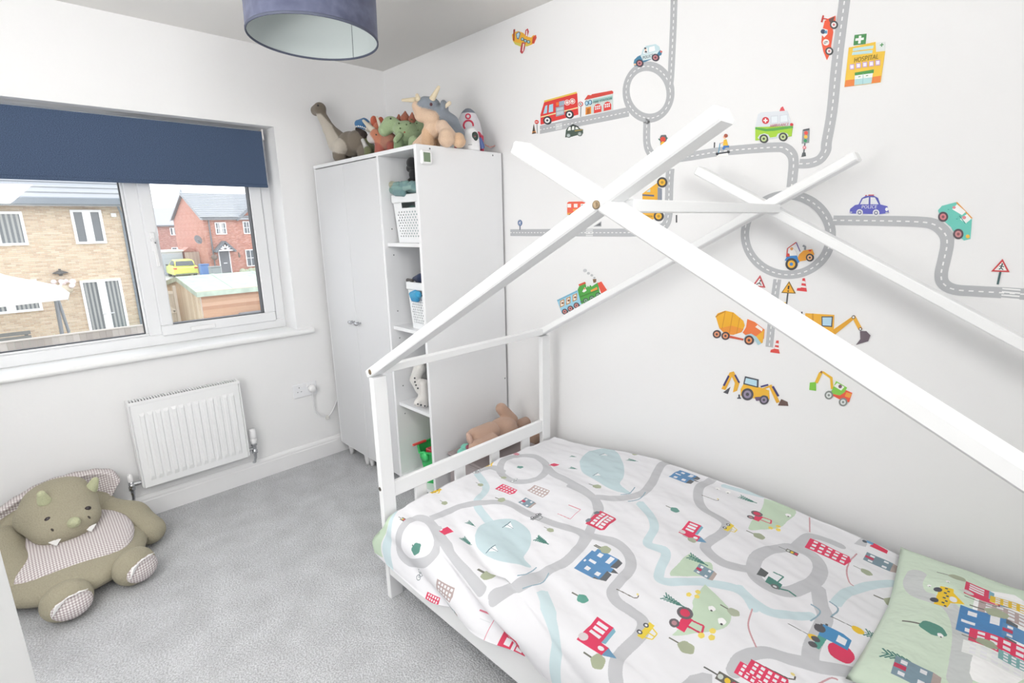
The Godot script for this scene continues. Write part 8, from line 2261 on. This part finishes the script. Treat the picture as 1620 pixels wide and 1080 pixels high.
func duvet_print() -> Array:
	var o := []
	o.append_array([["p","c3d6bf",[1475,1148,1475,1038,1475,943,1500,1004,1540,1128]], ["p","c9dbe0",[1555,1147,1508,1019,1475,943,1476,927,1563,1059,1595,1146]], ["l","c9dbe0",30,[1495,540,1622,601,1681,703,1777,743,1841,759]], ["p","c1d4d9",[1823,836,1793,784,1815,734,1881,692,1963,705,2014,757,2035,811,2085,827,2049,854,2005,874,1935,879,1867,866]], ["p","c1d4d9",[1799,211,1759,117,1756,24,1836,0,1958,117,2033,226,2057,290,2125,316,2097,330,2039,331,1931,302,1860,274]], ["l","c9dbe0",30,[2177,345,2248,387,2293,441,2313,517,2378,519,2401,594,2422,627,2472,603,2528,553,2593,526,2632,532,2664,558]]])
	o.append_array([["l","c9dbe0",28,[2603,516,2650,540,2705,548,2751,516,2783,486]], ["l","c9dbe0",28,[2820,403,2829,331,2855,264,2899,200,2917,179]], ["l","c9dbe0",34,[2183,886,2270,943,2314,991,2334,1050,2342,1075]], ["l","c9dbe0",26,[2346,21,2408,19,2478,0]], ["p","c3d6bf",[2493,6,2598,0,2601,102,2591,167,2531,233,2517,194,2510,71]], ["p","c3d6bf",[2440,478,2477,488,2506,473,2519,523,2438,598,2432,526]]])
	o.append_array([["p","c3d6bf",[2528,563,2609,598,2635,643,2624,693,2545,772,2543,749,2543,671,2531,644]], ["l","c3c4c8",34,[1715,330,1739,365,1751,400,1751,432,1739,460,1718,480,1689,493,1653,497,1615,490,1578,474,1545,450,1519,417,1501,380,1496,341,1503,305,1523,277,1554,261,1592,257,1637,272,1680,298,1715,330]], ["l","c3c4c8",34,[1746,939,1762,968,1768,988,1764,1003,1749,1019,1715,1039,1669,1066,1642,1070,1619,1064,1600,1046,1587,1018,1575,994,1569,971,1567,950,1570,930,1581,908,1606,898,1640,897,1677,905,1714,919,1746,939]], ["l","c3c4c8",34,[1578,461,1499,461,1483,530]], ["l","c3c4c8",34,[1625,880,1647,762,1695,697,1770,637,1894,632,2013,623,2104,605,2139,626,2154,711,2134,808,2094,937,2071,970]], ["l","c3c4c8",34,[1657,281,1764,357,1852,377,1955,396,2036,427,2087,475]]])
	o.append_array([["l","c3c4c8",34,[1895,403,1978,407,2036,428,2085,466,2112,537,2139,610]], ["l","c3c4c8",34,[2029,413,2101,369,2154,296,2146,213,2095,46,2097,0]], ["l","c3c4c8",34,[2143,599,2226,580,2290,596,2329,642,2334,703,2336,749,2368,776,2417,781,2460,788,2479,831,2473,888,2473,928,2487,959,2502,977]], ["l","c3c4c8",34,[2144,608,2155,691,2152,757,2138,815,2130,889,2083,980]], ["l","c3c4c8",34,[2297,0,2294,106,2326,187,2376,241,2440,252,2468,273,2474,331,2456,401,2477,432,2531,451,2581,439,2604,423]], ["l","c3c4c8",40,[2751,277,2755,311,2753,348,2743,383,2728,414,2709,439,2686,454,2663,460,2640,455,2621,441,2608,417,2600,385,2601,349,2610,311,2626,276,2647,247,2672,229,2697,224,2720,230,2739,248,2751,277]]])
	o.append_array([["l","c3c4c8",34,[2666,240,2671,181,2687,127,2726,106,2760,101]], ["l","c3c4c8",38,[2767,364,2790,426,2812,468,2814,526,2815,592,2823,631]], ["l","c3c4c8",36,[2702,786,2703,734,2734,682,2794,654,2854,630,2908,595,2948,561]], ["p","c3c4c8",[2620,890,2626,852,2646,827,2666,819,2675,838]], ["p","c3c4c8",[2789,49,2798,0,2818,0,2819,40]], ["l","c3c4c8",34,[1685,900,1762,930,1862,953,1941,963,2024,979]]])
	o.append_array([["l","8fa9b8",4,[2083,889,2100,863,2096,815]], ["l","8fa9b8",4,[2129,914,2156,865,2146,813]], ["l","8fa9b8",4,[2095,344,2118,318,2113,273]], ["l","8fa9b8",4,[2140,364,2166,328,2162,278]], ["l","8fa9b8",4,[2771,443,2798,456,2788,505]], ["l","8fa9b8",4,[2805,403,2830,416,2823,460]]])
	o.append_array([["l","c79aa0",4,[2807,100,2804,206,2821,263,2836,275]], ["l","c79aa0",4,[2662,565,2675,626,2715,679]], ["l","c79aa0",4,[2855,681,2871,649,2885,644]], ["l","c79aa0",4,[2645,5,2673,104]], ["l","5a5a5e",6,[2802,504,2808,524]], ["l","5a5a5e",6,[2812,495,2817,515]]])
	o.append_array([["l","5a5a5e",6,[2821,487,2826,507]], ["s","tree",1613,500,42,"a9b096"], ["s","tree",1574,597,42,"a9b096"], ["s","tree",1735,632,52,"a9b096"], ["s","tree",1575,785,42,"a9b096"], ["s","tree",1977,343,54,"a9b096"]])
	o.append_array([["s","tree",2012,661,42,"a9b096"], ["s","tree",1988,936,62,"a9b096"], ["s","tree",2209,630,54,"a9b096"], ["s","bush",1612,392,32,"6fa096"], ["s","bush",1684,1001,46,"5b8f83"], ["s","fern",1809,266,40,""]])
	o.append_array([["s","fern",1735,173,34,""], ["s","fern",1763,802,46,""], ["s","fern",1820,873,46,""], ["s","fern",2033,715,56,""], ["s","sign",1712,279,46,"dc3f63"], ["s","sign",1729,888,50,"dc3f63"]])
	o.append_array([["s","tower",1707,566,92,"dc3f63"], ["s","tower",1820,497,90,"b9a7a4"], ["s","cottage",1838,582,62,"8299a6"], ["s","car",1932,630,52,"8b8d90"], ["s","frame",2004,538,70,"d4768a"], ["s","bus",2127,518,80,"d2415f"]])
	o.append_array([["s","bigblue",2240,698,112,""], ["s","taxi",1487,752,50,""], ["s","taxi",1475,451,50,""], ["s","tower",1475,287,50,"c94a66"], ["s","boat",1884,727,40,""], ["s","boat",1936,852,42,""]])
	o.append_array([["s","light",1532,947,40,""], ["s","bike",1677,490,36,""], ["s","bike",1483,530,40,""], ["s","tree",1974,343,54,"a9b096"], ["s","fern",1977,71,52,""], ["s","tree",1936,0,40,"a9b096"]])
	o.append_array([["s","bigblue",2220,71,112,""], ["s","lamp",2356,151,62,""], ["s","tree",2288,310,50,"6fa096"], ["s","church",2409,370,92,""], ["s","car",2483,278,54,"e8cf4a"], ["s","tractor",2528,138,78,""]])
	o.append_array([["s","fern",2456,59,62,""], ["s","sheep",2591,54,22,""], ["s","sheep",2382,59,22,""], ["s","sheep",2343,61,20,""], ["s","tree",2551,247,58,"a3ab93"], ["s","light",2655,258,56,""]])
	o.append_array([["s","bus",2130,514,84,""], ["s","bigblue",2256,686,122,""], ["s","tree",2213,625,58,"a9b096"], ["s","lamp",2376,728,68,""], ["s","fern",2472,490,62,""], ["s","cottage",2509,519,58,"8299a6"]])
	o.append_array([["s","dots",2523,620,40,""], ["s","tree",2403,411,46,"aeb5a0"], ["s","digger",2678,420,110,""], ["s","boat",1840,83,40,""], ["s","boat",1936,269,34,""], ["s","dots",2586,167,42,""]])
	o.append_array([["s","church",2416,902,110,""], ["s","tree",2426,962,62,"a9b096"], ["s","tree",2570,786,68,"a9b096"], ["s","car",2489,808,62,"e8cf4a"], ["s","tractor",2553,711,88,""], ["s","sheep",2620,660,24,""]])
	o.append_array([["s","sheep",2582,637,22,""], ["s","fern",2493,678,66,""], ["s","tree",2618,606,52,"aeb5a0"], ["s","tree",2281,834,56,"62a091"], ["s","light",2683,812,82,""], ["s","dots",2610,720,46,""]])
	o.append_array([["s","tower",2743,766,80,"dc3f63"], ["s","tower",2746,175,120,"dc3f63"], ["s","cottage",2870,89,86,"7c929e"], ["s","tree",2840,189,48,"a3ab93"], ["s","tree",2915,273,62,"a9b096"], ["s","fern",2926,450,56,""]])
	o.append_array([["s","lolly",2785,554,74,""], ["s","lolly",2859,456,74,""], ["s","mixer",2850,539,100,""], ["s","lamp",2768,710,98,""], ["s","tower",2765,744,90,"dc3f63"], ["s","trailer",2840,6,66,""]])
	o.append_array([["s","bike",1712,1090,40,""], ["s","tower",1871,1057,84,"b3a2a0"], ["s","tower",1795,1137,60,"d2415f"], ["s","cottage",1916,1113,62,"7f979f"], ["s","frame",2045,1090,70,"d4768a"], ["s","bus",2162,1091,104,""]])
	o.append_array([["s","tree",1989,937,64,"a9b096"], ["s","fern",1819,869,52,""], ["s","fern",2032,717,56,""]])
	return o


func pillow_print() -> Array:
	var o := []
	o.append_array([["l","ccd0cf",42,[2961,230,2958,285,2974,329,3007,344,3042,356,3067,403,3079,488,3082,615]], ["s","taxi",3033,323,88,""], ["s","tree",3031,195,62,"a9b096"], ["s","tree",3005,481,84,"5b9384"], ["s","fern",2981,620,70,""], ["s","cottage",3014,645,84,"8299a6"]])
	o.append_array([["s","sheep",2993,286,10,""], ["s","sheep",3027,245,10,""], ["s","sheep",3037,494,14,""], ["p","fbfbfb",[3083,212,3177,202,3181,519,3102,596,3097,489,3087,437,3084,345,3084,271]], ["s","church",3112,237,100,""], ["s","tower",3158,245,90,"e9c22e"]])
	o.append_array([["s","tower",3153,307,120,"b9a7a4"], ["s","bighouse",3119,387,130,""], ["s","tower",3150,438,130,"dc3f63"], ["s","tower",3132,499,110,"eef0ee"], ["s","cottage",3174,375,70,"5f8fbd"], ["s","tower",3177,473,80,"7fb0b0"]])
	o.append_array([["s","tree",3113,319,72,"a9b096"], ["s","tree",3104,453,62,"a3ab93"], ["s","lamp",3099,279,70,""]])
	return o
